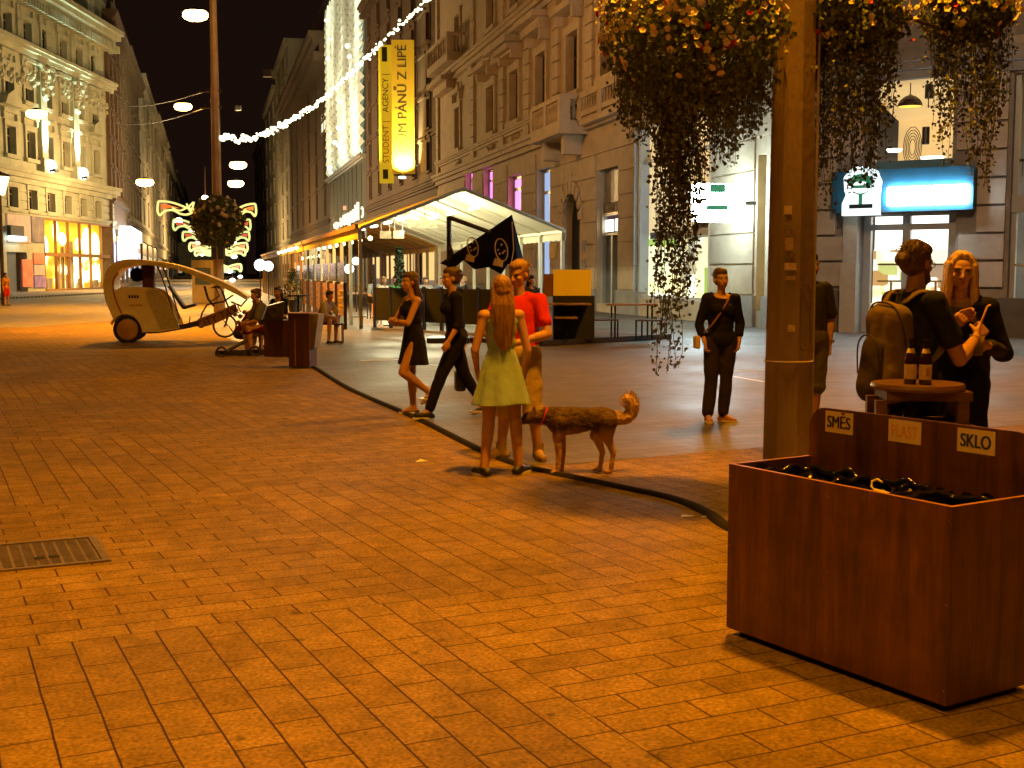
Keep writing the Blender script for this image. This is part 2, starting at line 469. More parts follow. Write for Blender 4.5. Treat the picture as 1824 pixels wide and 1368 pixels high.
class Facade:
    """frame: x left to right along the front, -y towards the street, z up"""
    def __init__(s, name, label, cat, A, B, group=None):
        A = Vector((A[0], A[1], 0)); B = Vector((B[0], B[1], 0))
        d = B - A
        s.L = d.length
        s.rz = math.atan2(d.y, d.x)
        s.t = thing(name, label, cat, A, s.rz, group)
        s.M = Matrix.Translation(A) @ Matrix.Rotation(s.rz, 4, 'Z')
        s.Mi = s.M.inverted()
        s.holes = []
    def px(s, u, v, y=0.0):
        """pixel -> (x, z) on the facade plane (offset y)"""
        o = s.Mi @ Vector((0, 0, CAM_H)); d = s.Mi.to_3x3() @ ray(u, v)
        t = (y - o.y) / d.y
        p = o + d * t
        return p.x, p.z
    def wall(s, z0, z1, m, holes, depth=0.3, x0=0.0, x1=None, name='wall', back=9.0, front=0.0, skew=0.0):
        x1 = s.L if x1 is None else x1
        hs = [(max(a, x0 + .02), min(b, x1 - .02), max(c, z0), min(e, z1)) for a, b, c, e in holes if b > x0 and a < x1 and e > z0 and c < z1]
        xs = sorted(set([x0, x1] + [h[0] for h in hs] + [h[1] for h in hs]))
        zs = sorted(set([z0, z1] + [h[2] for h in hs] + [h[3] for h in hs]))
        g = MB(); f = front
        for i in range(len(xs) - 1):
            cx = (xs[i] + xs[i + 1]) / 2
            run = None
            for j in range(len(zs) - 1):
                cz = (zs[j] + zs[j + 1]) / 2
                inside = any(h[0] < cx < h[1] and h[2] < cz < h[3] for h in hs)
                if not inside and run is None: run = zs[j]
                if inside and run is not None:
                    g.quad((xs[i], f, run), (xs[i + 1], f, run), (xs[i + 1], f, zs[j]), (xs[i], f, zs[j])); run = None
            if run is not None:
                g.quad((xs[i], f, run), (xs[i + 1], f, run), (xs[i + 1], f, z1), (xs[i], f, z1))
        for a, b, c, e in hs:
            y = depth
            g.quad((a, f, c), (a, f, e), (a, y, e), (a, y, c)); g.quad((b, f, e), (b, f, c), (b, y, c), (b, y, e))
            g.quad((a, f, e), (b, f, e), (b, y, e), (a, y, e)); g.quad((b, f, c), (a, f, c), (a, y, c), (b, y, c))
        g.quad((x0, f, z0), (x0, f, z1), (x0, back, z1), (x0, back, z0)); xb = x1 - skew
        g.quad((x1, f, z1), (x1, f, z0), (xb, back, z0), (xb, back, z1))
        g.quad((x0, f, z1), (x1, f, z1), (xb, back, z1), (x0, back, z1)); g.quad((xb, back, z0), (x0, back, z0), (x0, back, z1), (xb, back, z1))
        return g.build(name, m, s.t)
    _cache = {}
    def window(s, x0, x1, z0, z1, y=0.22, fm=None, gm=None, trans=0.62, name='window', simple=False, n=2, sur=None, sm=None):
        fm = fm or WFRAME; gm = gm or GLASS
        w = round(x1 - x0, 2); h = round(z1 - z0, 2)
        key = (w, h, fm.name, gm.name, simple, trans, n)
        if key not in Facade._cache:
            t = max(.05, w * .06)
            g = MB(); g.box(-w / 2, -w / 2 + t, -.05, .03, 0, h); g.box(w / 2 - t, w / 2, -.05, .03, 0, h)
            g.box(-w / 2 + t, w / 2 - t, -.05, .03, 0, t); g.box(-w / 2 + t, w / 2 - t, -.05, .03, h - t, h)
            if not simple:
                g.box(-w / 2 + t, w / 2 - t, -.053, .032, h * trans - t / 2, h * trans + t / 2)
                for k in range(1, n):
                    xx = -w / 2 + w * k / n
                    g.box(xx - t * .45, xx + t * .45, -.047, .028, t, h * trans - t / 2)
                    if n > 2: g.box(xx - t * .45, xx + t * .45, -.047, .028, h * trans + t / 2, h - t)
            a = g.mesh('window'); a.materials.append(fm)
            g = MB(); g.box(-w / 2 + t * .6, w / 2 - t * .6, 0.0, .02, t * .6, h - t * .6)
            b = g.mesh('pane'); b.materials.append(gm)
            Facade._cache[key] = (a, b)
        a, b = Facade._cache[key]
        o = link(name, a, s.t); o.location = ((x0 + x1) / 2, y, z0)
        p = link('pane', b, o)
        if sur:
            k2 = (w, h, y, sur, sm.name)
            if k2 not in Facade._cache:
                g = MB(Matrix.Translation((0, -y, 0))); surround(g, -w / 2, w / 2, 0, h, *sur); a2 = g.mesh('surround'); a2.materials.append(sm); Facade._cache[k2] = a2
            link('surround', Facade._cache[k2], o)
        return o
    def part(s, name, m, fn, **k):
        g = MB(); fn(g); return g.build(name, m, s.t, **k)
    def cornice(s, z, out=.35, h=.4, m=None, x0=0, x1=None, name='cornice', dent=False):
        x1 = s.L if x1 is None else x1
        g = MB()
        g.box(x0 - .02, x1 + .02, -out * .45, .003, z - h, z - h * .62)
        g.box(x0 - .05, x1 + .05, -out * .8, .003, z - h * .62, z - h * .3)
        g.box(x0 - .08, x1 + .08, -out, .003, z - h * .3, z)
        if dent:
            k = int((x1 - x0) / .6)
            for i in range(k):
                xx = x0 + .3 + i * (x1 - x0 - .6) / max(1, k - 1)
                g.box(xx - .12, xx + .12, -out * .75, .002, z - h * 1.45, z - h - .003)
        return g.build(name, m or PLASTER, s.t)
def surround(g, x0, x1, z0, z1, w=.18, out=.09, hood=0.0, sill=True):
    g.box(x0 - w, x0, -out, .004, z0, z1); g.box(x1, x1 + w, -out, .004, z0, z1)
    g.box(x0 - w * 1.3, x1 + w * 1.3, -out * 1.2, .004, z1, z1 + w * 1.4)
    if sill: g.box(x0 - w * 1.5, x1 + w * 1.5, -out * 2, .004, z0 - w, z0)
    if hood > 0:
        g.box(x0 - w * 2.2, x1 + w * 2.2, -hood, .004, z1 + w * 3.2, z1 + w * 4.2)
        g.box(x0 - w * 2, x0 - w * .8, -hood * .7, .004, z1 + w * 1.6, z1 + w * 3.2)
        g.box(x1 + w * .8, x1 + w * 2, -hood * .7, .004, z1 + w * 1.6, z1 + w * 3.2)
def rustic(g, x0, x1, z0, z1, step=.55, out=.05, gap=.05, skip=()):
    n = max(1, int(round((z1 - z0) / step)))
    for i in range(n):
        a = z0 + i * (z1 - z0) / n; b = z0 + (i + 1) * (z1 - z0) / n - gap
        segs = [(x0, x1)]
        for h in skip:
            if h[2] < b and h[3] > a:
                ns = []
                for p, q in segs:
                    if h[1] <= p or h[0] >= q: ns.append((p, q)); continue
                    if h[0] > p: ns.append((p, h[0]))
                    if h[1] < q: ns.append((h[1], q))
                segs = ns
        for p, q in segs:
            if q - p > .05: g.box(p, q, -out, .003, a, b)
def baluster(g, x, y, z, h, r=.07):
    g.lathe([(r * .8, 0), (r * .8, .06 * h), (r * .45, .12 * h), (r, .35 * h), (r * .4, .75 * h), (r * .7, .9 * h), (r * .7, h)], 8, (x, y, z))

# ---------------------------------------------------------------- the corner building on the right, street front
WD = (Vector((-math.sin(R(13.79)), math.cos(R(13.79)), 0)))
R0 = G(1345, 583)
def wall_at(u):
    """ground point of the right-hand building line seen at picture column u"""
    d = ray(u, 600); k = d.x / d.y
    s = (R0.x - k * R0.y) / (k * WD.y - WD.x)
    return R0 + WD * s
FA = Facade('corner_building', 'cream corner building with balcony, arched door and lit shop windows', 'building', wall_at(782), wall_at(1400))
X = lambda u, v=485: FA.px(u, v)[0]
def rowz(u, v): return FA.px(u, v)[1]
gz = rowz(905, 262)          # top of the ground-floor wall
w1a, w1b = rowz(1020, 166), rowz(1020, 60)
w2a = rowz(880, 46)
H1 = w1b - w1a
wins = [(814, 822), (870, 883), (911, 926), (957, 974), (1011, 1031), (1072, 1095), (1150, 1185), (1240, 1285), (1335, 1388)]
w1 = [(X(a), X(b), w1a, w1b) for a, b in wins]
w2 = [(a, b, w2a, w2a + H1) for a, b, _, _ in w1]
gholes = []
def hole(u0, v0, u1, v1):
    xa, za = FA.px(u0, v0); xb, zb = FA.px(u1, v1); xm, zt = FA.px((u0 + u1) / 2, v0); _, zz = FA.px((u0 + u1) / 2, v1)
    return (xa, xb, zz, zt)
shopw = (X(1137), X(1264), rowz(1200, 535), rowz(1200, 205))
klen = (X(1063), X(1100), 0.35, rowz(1080, 300))
arch = (X(1004), X(1033), 0.02, rowz(1018, 345))
blue = (X(956), X(980), rowz(968, 505), rowz(968, 300))
mag = [(X(905), X(929), rowz(915, 430), rowz(915, 312)), (X(862), X(878), rowz(870, 400), rowz(870, 300)), (X(830), X(842), rowz(835, 400), rowz(835, 300))]
warm = (X(1347), X(1362), .5, rowz(1354, 275))
gholes = [shopw, klen, arch, blue, warm] + mag
FA.wall(0, 26, PLASTER, w1 + w2 + gholes, depth=.45, back=4.0, skew=5.5)
for i, a in enumerate(w1): FA.window(*a, y=.3, fm=DFRAME, sur=(.28, .14, (.9 if i in (1, 2) else .75 if i in (3, 4) else .35)), sm=PLASTER)
for i, a in enumerate(w2): FA.window(*a, y=.3, fm=DFRAME, sur=(.26, .12, 0.0), sm=PLASTER)
for i in range(len(w1) - 1):   # pilasters between the bays with blocks
    def f(g):
        c = (w1[i][1] + w1[i + 1][0]) / 2
        rustic(g, c - .55, c + .55, w1a - 1.2, w1b + 1.4, step=.8, out=.16)
        g.box(c - .7, c + .7, -.3, .004, w1b + 1.4, w1b + 1.9)
        rustic(g, c - .5, c + .5, w2a - 1.0, w2a + H1 + 1, step=.8, out=.14)
    FA.part('pilaster', PLASTER, f)
FA.part('corner_quoins', PLASTER, lambda g: rustic(g, 0.02, .8, gz, 26, step=.9, out=.16))
def f(g):
    rustic(g, 0, FA.L - .02, 1.0, gz - .9, step=.95, out=.06, gap=.06, skip=[(h[0] - .15, h[1] + .15, h[2] - .15, h[3] + .2) for h in gholes])
FA.part('rustication', PLASTER, f)
FA.part('plinth', STONE, lambda g: rustic(g, 0, FA.L - .02, 0, 1.0, step=1, out=.12, skip=[(h[0], h[1], h[2], h[3]) for h in gholes]))
FA.cornice(gz, out=.5, h=.7)
FA.cornice(w1a - .25, out=.28, h=.4, name='sill_band')
FA.cornice(w2a - .6, out=.55, h=.7, name='string_course')
FA.cornice(w2a - 2.2 + 1.1, out=.2, h=.25, name='string_course')
FA.cornice(26, out=1.2, h=1.2, dent=True)
# carved panels under the windows and swags in the frieze
rnd = random.Random(4)
for ia, a in enumerate(w1):
    def f(g):
        c = (a[0] + a[1]) / 2; g.box(c - .8, c + .8, -.09, .004, w1a - 1.35, w1a - .7)
        for k in range(14): g.ball((c + rnd.uniform(-.75, .75), -.1, w1a - 1.02 + rnd.uniform(-.25, .25)), rnd.uniform(.06, .14), 6, 4)
    FA.part('stucco_panel', PLASTER, f, smooth='auto')
    def f(g):
        c = (a[0] + a[1]) / 2; g.box(c - 1.1, c + 1.1, -.06, .003, w1b + .95, w1b + 1.55)
        for k in range(26): g.ball((c + rnd.gauss(0, .45), -.08, w1b + 1.25 + rnd.uniform(-.25, .25)), rnd.uniform(.08, .17), 6, 4)
    FA.part('swag', PLASTER, f, smooth='auto')
# balcony whose end face looks at the camera
bx1 = X(1047, 190); BO = 1.25
_, zt = FA.px(1022, 168, -BO / 2); _, zb = FA.px(1022, 222, -BO / 2)
bx0 = FA.px(945, 200, -BO)[0]
TEALW = mat('teal_light_tint', (0.42, 0.45, 0.38), rough=.8, var=.1)  # unused; teal light on the balcony end put into a colour
bal = FA.part('balcony', PLASTER, lambda g: (g.box(bx0, bx1, -BO, .002, zb - .25, zb), g.box(bx0 - .08, bx1 + .08, -BO - .08, .002, zb - .38, zb - .25),
    g.box(bx0 + .6, bx0 + 1.1, -BO * .7, .003, zb - 1.2, zb - .38), g.box(bx1 - 1.1, bx1 - .6, -BO * .7, .003, zb - 1.2, zb - .38)))
def f(g):
    g.box(bx0, bx1, -BO, -BO + .28, zt - .2, zt); g.box(bx0, bx1, -BO, -BO + .28, zb, zb + .18)
    g.box(bx1 - .28, bx1, -BO + .28, 0, zt - .2, zt); g.box(bx1 - .28, bx1, -BO + .28, 0, zb, zb + .18)
    g.box(bx1 - .3, bx1 + .02, -BO - .02, -BO + .45, zb + .18, zt - .2); g.box(bx0 - .02, bx0 + .3, -BO - .02, -BO + .3, zb + .18, zt - .2)
    g.box((bx0 + bx1) / 2 - .2, (bx0 + bx1) / 2 + .2, -BO - .01, -BO + .29, zb + .18, zt - .2)
    h = zt - zb - .38
    n = int((bx1 - bx0) / .3)
    for i in range(1, n): baluster(g, bx0 + i * .3, -BO + .14, zb + .18, h, .09)
    for i in range(3): baluster(g, bx1 - .14, -BO + .65 + i * .22, zb + .18, h, .09)
g = MB(); f(g); g.build('balustrade', PLASTER, bal)
# parapet with balusters under the windows to the right, and the small one at the left end
def f(g):
    xa, xb = X(1050), X(1300); g.box(xa, xb, -.5, .002, zb - .1, zb + .15); g.box(xa, xb, -.5, -.25, zt - .25, zt - .05)
    n = int((xb - xa) / .35)
    for i in range(n + 1): baluster(g, xa + i * (xb - xa) / n, -.38, zb + .15, zt - .25 - zb - .15, .09)
    for i in range(0, n + 1, 8): g.box(xa + i * (xb - xa) / n - .25, xa + i * (xb - xa) / n + .25, -.52, -.002, zb + .15, zt - .25)
FA.part('balustrade', PLASTER, f)
def f(g):
    xa, xb = X(790), X(828); za = FA.px(800, 116)[1]; zc = FA.px(800, 82)[1]
    g.box(xa, xb, -1.1, .002, za - .5, za); g.box(xa, xb, -1.1, -.85, zc - .2, zc); g.box(xb - .2, xb, -.85, 0, zc - .2, zc)
    for i in range(9): baluster(g, xa + .3 + i * (xb - xa - .6) / 8, -.97, za, zc - .2 - za, .1)
    for i in range(3): baluster(g, xb - .1, -.7 + i * .25, za, zc - .2 - za, .1)
    g.box(xb - .3, xb + .02, -1.12, -.8, za, zc); g.box(xa, xa + .3, -1.12, -.8, za, zc)
FA.part('balustrade', PLASTER, f)
# big hood slabs over the bays
for ua, ub, v in ((785, 812, 152), (890, 932, 88), (948, 985, 42)):
    def f(g):
        xa, xb = X(ua, v), X(ub, v); z = FA.px((ua + ub) / 2, v)[1]
        g.box(xa, xb, -1.0, .003, z, z + .3); g.box(xa + .3, xb - .3, -.6, .003, z - .5, z)
    FA.part('hood', PLASTER, f)
# ground floor openings
ARCHD = mat('dark_doorway', (0.006, 0.005, 0.004), var=0, bump=0)
FA.part('entrance', ARCHD, lambda g: g.box(arch[0] - .05, arch[1] + .05, .4, .5, 0, arch[3]))
def f(g):   # spandrels that round off the rectangular opening, and the keyed arch ring
    c = (arch[0] + arch[1]) / 2; r = (arch[1] - arch[0]) / 2; zc = arch[3] - r
    for sgn in (-1, 1):
        P = [(c + sgn * r, zc)] + [(c + sgn * r * math.cos(a), zc + r * math.sin(a)) for a in [math.pi / 2 * k / 8 for k in range(1, 9)]] + [(c + sgn * r, zc + r)]
        if sgn > 0: P = P[::-1]
        g.prism(P, .0, .4)
    for k in range(9):
        a = math.pi * k / 9 + .05; a2 = math.pi * (k + 1) / 9 - .05; ro = r * (1.45 if k != 4 else 1.7)
        g.prism([(c + (r + .02) * math.cos(a), zc + (r + .02) * math.sin(a)), (c + ro * math.cos(a), zc + ro * math.sin(a)), (c + ro * math.cos(a2), zc + ro * math.sin(a2)), (c + (r + .02) * math.cos(a2), zc + (r + .02) * math.sin(a2))][::-1], -.12, .0)
FA.part('arch_ring', PLASTER, f)
BLUEW = mat('blue_lit_shop', (.3, .35, .45), var=.3, vscale=.8, bump=0, emit=(.42, .62, 1.0), es=.75)
PINKW = mat('pink_lit_shop', (.3, .2, .3), var=.3, vscale=.8, bump=0, emit=(1.0, .22, .75), es=2.2)
def shop_pane(h, m, y=.38, name='shop_window', n=2, fm=LFRAME, trans=.8):
    return FA.window(*h, y=y, fm=fm, gm=m, name=name, trans=trans, n=n)
shop_pane(blue, BLUEW); 
for h in mag: shop_pane(h, PINKW)
WARMW = mat('warm_lit_pane', (.4, .35, .2), var=0, bump=0, emit=(1.0, .78, .25), es=.75)
shop_pane(warm, WARMW, n=1)
# jeweller's door: poster, sign, two lamps, glazed door
ky = .3
kz = lambda v: FA.px(1081, v, ky)[1]
kx0, kx1 = klen[0], klen[1]
door = FA.part('shop_door', LFRAME, lambda g: (g.box(kx0, kx0 + .16, ky - .12, ky + .1, 0, klen[3]), g.box(kx1 - .16, kx1, ky - .12, ky + .1, 0, klen[3]),
    g.box(kx0 + .16, kx1 - .16, ky - .1, ky + .1, kz(385), kz(380)), g.box(kx0 + .16, kx1 - .16, ky - .1, ky + .1, kz(420), kz(416)), g.box((kx0 + kx1) / 2 - .09, (kx0 + kx1) / 2 + .09, ky - .1, ky + .1, 0.02, kz(420))))
g = MB(); g.box(kx0 + .16, kx1 - .16, ky + .02, ky + .08, kz(362), klen[3]); g.build('poster', mat('photo_poster', (.09, .06, .045), col2=(.3, .24, .15), vscale=.8, bump=0, rough=.4), door)
g = MB(); g.box(kx0 + .16, kx1 - .16, ky - .04, ky + .06, kz(383), kz(364)); sg = g.build('sign_board', mat('sign_beige', (.42, .36, .26), var=.05, bump=0), door)
zc = (kz(383) + kz(364)) / 2
text('KLENOTY', .72, mat('dark_letters', (.07, .05, .04), var=0, bump=0), sg, Matrix.Translation(((kx0 + kx1) / 2, ky - .055, zc)) @ STAND @ Matrix.Diagonal((.78, 1, 1, 1)))
SHOPL = glow('shop_lamp_white', (1, .95, .7), 2.6)
for q in (0, 1):
    xa = kx0 + .25 + q * (kx1 - kx0) * .47; g = MB(); g.box(xa, xa + (kx1 - kx0) * .33, ky - .02, ky + .06, kz(413), kz(392)); g.build('display_lamp', SHOPL, door)
g = MB(); g.box(kx0 + .16, kx1 - .16, ky + .08, ky + .12, 0.02, kz(420)); g.build('pane', mat('door_glass_grey', (.08, .09, .09), rough=.1, var=.4, vscale=.6, bump=0), door)
# little signs beside the arch
g = MB(); xa = X(983); xb = X(993); g.box(xa, xb, -.14, -.02, rowz(988, 461), rowz(988, 434)); g.build('house_sign', mat('yellow_plate', (.62, .42, .06), var=.1, bump=0), FA.t)
g = MB(); g.box(X(1040), X(1046), -.1, -.02, rowz(1043, 450), rowz(1043, 428)); g.box(X(1040), X(1046), -.1, -.02, rowz(1043, 482), rowz(1043, 462)); g.build('house_plate', STONE, FA.t)
# big two-storey shop window with mezzanine and goods
def mosaic(name, cols, es, w=.5, h=.4, base=(.3, .3, .3)):
    m = bpy.data.materials.new(name); m.use_nodes = True; nt = m.node_tree; L = nt.links; N = nt.nodes.new; b = nt.nodes['Principled BSDF']
    tc = N('ShaderNodeTexCoord'); sp = N('ShaderNodeSeparateXYZ'); L.new(tc.outputs['Object'], sp.inputs[0]); cb = N('ShaderNodeCombineXYZ'); L.new(sp.outputs['X'], cb.inputs['X']); L.new(sp.outputs['Z'], cb.inputs['Y'])
    vo = N('ShaderNodeTexVoronoi'); vo.feature = 'F1'; vo.distance = 'CHEBYCHEV'; vo.inputs['Scale'].default_value = 1
    mp = N('ShaderNodeMapping'); mp.inputs['Scale'].default_value = (1 / w, 1 / h, 1); L.new(cb.outputs[0], mp.inputs[0]); L.new(mp.outputs[0], vo.inputs['Vector']); vo.inputs['Randomness'].default_value = .75
    s2 = N('ShaderNodeSeparateColor'); L.new(vo.outputs['Color'], s2.inputs[0])
    cr = N('ShaderNodeValToRGB'); cr.color_ramp.interpolation = 'CONSTANT'; L.new(s2.outputs[0], cr.inputs[0])
    e = cr.color_ramp.elements
    while len(e) < len(cols): e.new(.5)
    for i, c in enumerate(cols): e[i].position = i / len(cols); e[i].color = (*c, 1)
    L.new(cr.outputs[0], b.inputs['Emission Color']); L.new(cr.outputs[0], b.inputs['Base Color']); b.inputs['Emission Strength'].default_value = es  # shop light put into the colours as emission
    return m
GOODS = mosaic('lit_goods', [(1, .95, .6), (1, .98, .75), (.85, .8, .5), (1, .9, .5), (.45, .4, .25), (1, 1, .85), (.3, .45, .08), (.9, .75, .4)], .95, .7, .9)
SHOPBACK = mat('shop_interior', (.75, .62, .38), var=.2, vscale=.6, bump=0, emit=(1, .72, .34), es=.5)  # wall glows by itself in place of room light
mezz_z = rowz(1200, 415)
sx0, sx1, sz0, sz1 = shopw
sw = FA.part('shop_window', LFRAME, lambda g: (g.box(sx0, sx0 + .18, -.02, .35, 0.9, sz1), g.box(sx1 - .18, sx1, .0, .3, sz0, sz1), g.box(sx0 + .18, sx1 - .18, .1, .3, sz1 - .15, sz1),
    g.box(sx0 + .18, sx1 - .18, .1, .3, sz0, sz0 + .12), g.box(sx0 + .18, sx1 - .18, .1, .3, rowz(1200, 278), rowz(1200, 272))))
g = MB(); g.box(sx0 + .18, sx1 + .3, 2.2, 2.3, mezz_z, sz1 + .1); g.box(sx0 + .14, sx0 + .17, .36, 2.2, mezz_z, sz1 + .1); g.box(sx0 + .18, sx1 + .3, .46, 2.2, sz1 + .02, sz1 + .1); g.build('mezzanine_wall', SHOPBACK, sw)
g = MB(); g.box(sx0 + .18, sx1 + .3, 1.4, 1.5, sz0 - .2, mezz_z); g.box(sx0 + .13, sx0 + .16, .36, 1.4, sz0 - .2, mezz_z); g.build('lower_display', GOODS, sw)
g = MB(); g.box(sx0 + .18, sx1 - .18, .4, 2.2, mezz_z - .12, mezz_z + .12); g.build('mezzanine_floor', DFRAME, sw)
def f(g):
    for i in range(4):
        xx = sx0 + 1.2 + i * (sx1 - sx0 - 2) / 3.4
        g.box(xx, xx + .1, 1.9, 2.0, mezz_z + .12, mezz_z + 2.6)
        g.box(xx - .1, xx + .8, 1.85, 2.05, mezz_z + .12, mezz_z + .7)
g = MB(); f(g); g.build('display_rack', mat('dark_goods', (.12, .08, .05), var=.3, bump=0), sw)
g = MB(); g.box(sx0 + 3.4, sx0 + 5.2, 1.95, 2.1, mezz_z + .9, mezz_z + 3.2); g.build('wall_picture', mat('brown_picture', (.2, .1, .07), col2=(.4, .22, .14), vscale=1.5, bump=0), sw)
g = MB()
for i in range(2): g.ball((sx0 + 1.1 + i * 6.5, 1.6, rowz(1180, 345)), .22, 12, 8)
g.build('shop_lamp', SHOPL, sw)
# posts with string of lights on the window edge
g = MB(); g.tube([(sx0 - .12, -.12, .9), (sx0 - .12, -.12, sz1)], .05, 8); g.build('edge_pipe', LFRAME, FA.t)

# ---------------------------------------------------------------- short front of the corner building facing the camera
C0 = wall_at(1400)
FB = Facade('bistro_building', 'stone corner house with lit bistro door, mezzanine window and white signs', 'building', C0, (AT(1880, 600, 31.2).x, 31.2))
Xb = lambda u, v=485: FB.px(u, v)[0]; Zb = lambda u, v: FB.px(u, v)[1]
def hb(u0, u1, vt, vb): return (Xb(u0), Xb(u1), max(0.02, Zb((u0 + u1) / 2, vb)), Zb((u0 + u1) / 2, vt))
dh = hb(1531, 1700, 380, 600); dh = (dh[0], dh[1], .02, dh[3])
mh_ = hb(1540, 1692, 128, 303)
rw = hb(1795, 1870, 128, 572)
tops = [hb(1460, 1530, -260, -70), hb(1610, 1680, -260, -70), hb(1750, 1820, -260, -70)]
FB.wall(0, 26, STONE, [dh, mh_, rw] + tops, depth=.6, back=6)
for h in tops: FB.window(*h, y=.3, fm=DFRAME)
def f(g):
    sk = [(h[0] - .1, h[1] + .1, h[2] - .1, h[3] + .1) for h in (dh, mh_, rw)] + [(Xb(1488), Xb(1738), Zb(1600, 378), Zb(1600, 303))]
    zz = Zb(1750, 413); st = (Zb(1750, 265) - Zb(1750, 413)) / 3
    z = zz
    while z > 1.4: z -= st
    rustic(g, .02, FB.L - .02, z, z + st * 9, step=st, out=.1, gap=.07, skip=sk)
FB.part('rustication', mat('banded_stone', (0.48, 0.41, 0.34), rough=.85, var=.2, vscale=1.0, bump=.4, bscale=6), f)
FB.part('plinth', DARKSTONE, lambda g: (g.box(-.1, Xb(1500), -.28, .02, 0, 1.15), g.box(Xb(1745), Xb(1790), -.25, .02, 0, 1.0), g.box(Xb(1790), FB.L, -.6, .02, 0, .5), g.box(Xb(1790), FB.L, -.35, .02, .5, 1.0)))
FB.part('pilaster', mat('pale_stone', (.46, .42, .36), rough=.8, var=.12, bump=.2), lambda g: (g.box(Xb(1505), Xb(1530), -.22, .004, .9, Zb(1518, 380)), g.box(Xb(1503), Xb(1531), -.3, .004, 0, 1.9)))
FB.cornice(Zb(1640, 100), out=.5, h=.6, m=STONE)
# door of the bistro
dz = lambda v: Zb(1615, v)
dr = FB.part('bistro_door', LFRAME, lambda g: [g.box(a, b, .25, .4, .02, dh[3]) for a, b in ((dh[0], dh[0] + .2), (Xb(1600), Xb(1614)), (Xb(1682), Xb(1700)))] + [g.box(dh[0] + .2, Xb(1682), .27, .38, dz(409), dz(398)), g.box(dh[0] + .2, Xb(1682), .27, .38, dz(384), dh[3]), g.box(dh[0] + .2, Xb(1682), .27, .38, .02, .3)])
MENU = glow('menu_light', (1, .97, .85), 2.6)
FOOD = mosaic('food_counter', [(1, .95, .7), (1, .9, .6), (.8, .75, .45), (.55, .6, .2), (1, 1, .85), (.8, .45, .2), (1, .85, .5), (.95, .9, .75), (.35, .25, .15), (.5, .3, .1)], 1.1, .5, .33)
g = MB(); g.box(dh[0] - .5, Xb(1700) + .5, 2.6, 2.7, dz(442), dh[3] + .3); g.build('menu_board', MENU, dr)
g = MB(); g.box(dh[0] - .5, Xb(1700) + .5, 2.5, 2.59, dz(545), dz(442)); g.build('food_shelf', FOOD, dr)
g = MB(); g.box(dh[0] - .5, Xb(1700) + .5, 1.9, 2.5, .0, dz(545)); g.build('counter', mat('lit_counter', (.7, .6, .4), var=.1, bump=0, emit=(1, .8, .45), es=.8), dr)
def f(g):
    for v in (470, 502, 545): g.box(dh[0] - .3, Xb(1700) + .3, 2.3, 2.49, dz(v) - .025, dz(v) + .025)
    for u in (1548, 1575, 1630, 1660): g.box(Xb(u) - .02, Xb(u) + .02, 1.8, 1.89, .1, dz(500))
g = MB(); f(g); g.build('shelf_rack', mat('shelf_tan', (.45, .33, .16), var=.1, bump=0), dr)
# mezzanine window with ceiling lamps
mz = lambda v: Zb(1615, v)
mw = FB.part('mezzanine_window', LFRAME, lambda g: (g.box(mh_[0], mh_[0] + .12, .3, .42, mh_[2], mh_[3]), g.box(mh_[1] - .12, mh_[1], .3, .42, mh_[2], mh_[3])))
MEZ = mat('mezzanine_cream', (.72, .55, .3), var=.12, vscale=.5, bump=0, emit=(1, .66, .26), es=.6)  # room light painted into the cream walls as glow
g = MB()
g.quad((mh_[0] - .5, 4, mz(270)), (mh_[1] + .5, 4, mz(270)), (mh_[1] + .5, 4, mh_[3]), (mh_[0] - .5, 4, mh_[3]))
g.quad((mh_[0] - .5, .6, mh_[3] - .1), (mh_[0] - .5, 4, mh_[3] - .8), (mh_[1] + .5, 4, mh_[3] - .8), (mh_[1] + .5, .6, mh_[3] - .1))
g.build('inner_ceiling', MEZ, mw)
g = MB(); g.box(mh_[0] - .5, mh_[1] + .5, 3.4, 3.9, mh_[2] - .2, mz(268)); g.build('book_shelf', mosaic('books', [(.15, .28, .4), (.25, .4, .55), (.5, .25, .18), (.1, .15, .3), (.6, .45, .35)], .3, .18, .9), mw)
g = MB(); g.box(mh_[0], mh_[1], .42, .5, mh_[2], mz(283)); g.build('glass_rail', mat('blue_rail', (.15, .3, .42), rough=.2, var=.1, bump=0), mw)
def f(g):
    for u, v, s_ in ((1621, 152, 1.0), (1617, 236, .85)):
        x = Xb(u); z = Zb(u, v); g.lathe([(.12 * s_, -.22), (.12 * s_, .25)], 12, (x, 1.2, z))
    g.box(Xb(1620) - .012, Xb(1620) + .012, 1.19, 1.21, mz(185), mh_[3] - .1)
g = MB(); f(g); g.build('spot_housing', DFRAME, mw)
def dome(g, x, y, z, r):
    g.lathe([(r, 0), (r * .97, r * .25), (r * .8, r * .55), (r * .5, r * .8), (r * .18, r * .93), (.03, r)], 20, (x, y, z), caps=False)
    g.tube([(x, y, z + r), (x, y, z + r * 2.6)], .015, 6)
LBR = mat('brown_enamel', (.06, .03, .02), rough=.35, var=.05, bump=0)
YEL = glow('lamp_inner_yellow', (1, .62, .04), 1.5)
WHT = glow('lamp_white', (1, .95, .75), 4)
for u, v, r, nm in ((1621, 190, .33, 'pendant_lamp'), (1800, 172, .2, 'pendant_lamp'), (1668, 142, .16, 'pendant_lamp')):
    g = MB(); x, z = FB.px(u, v, .9)
    dome(g, x, .9, z, r); p = g.build(nm, LBR, mw)
    g = MB(); g.lathe([(r * .96, .004), (r * .3, .06)], 20, (x, .9, z), caps=False); g.lathe([(r * .3, .06), (.01, .05)], 20, (x, .9, z), caps=False); g.build('lamp_shade', YEL, p)
g = MB()
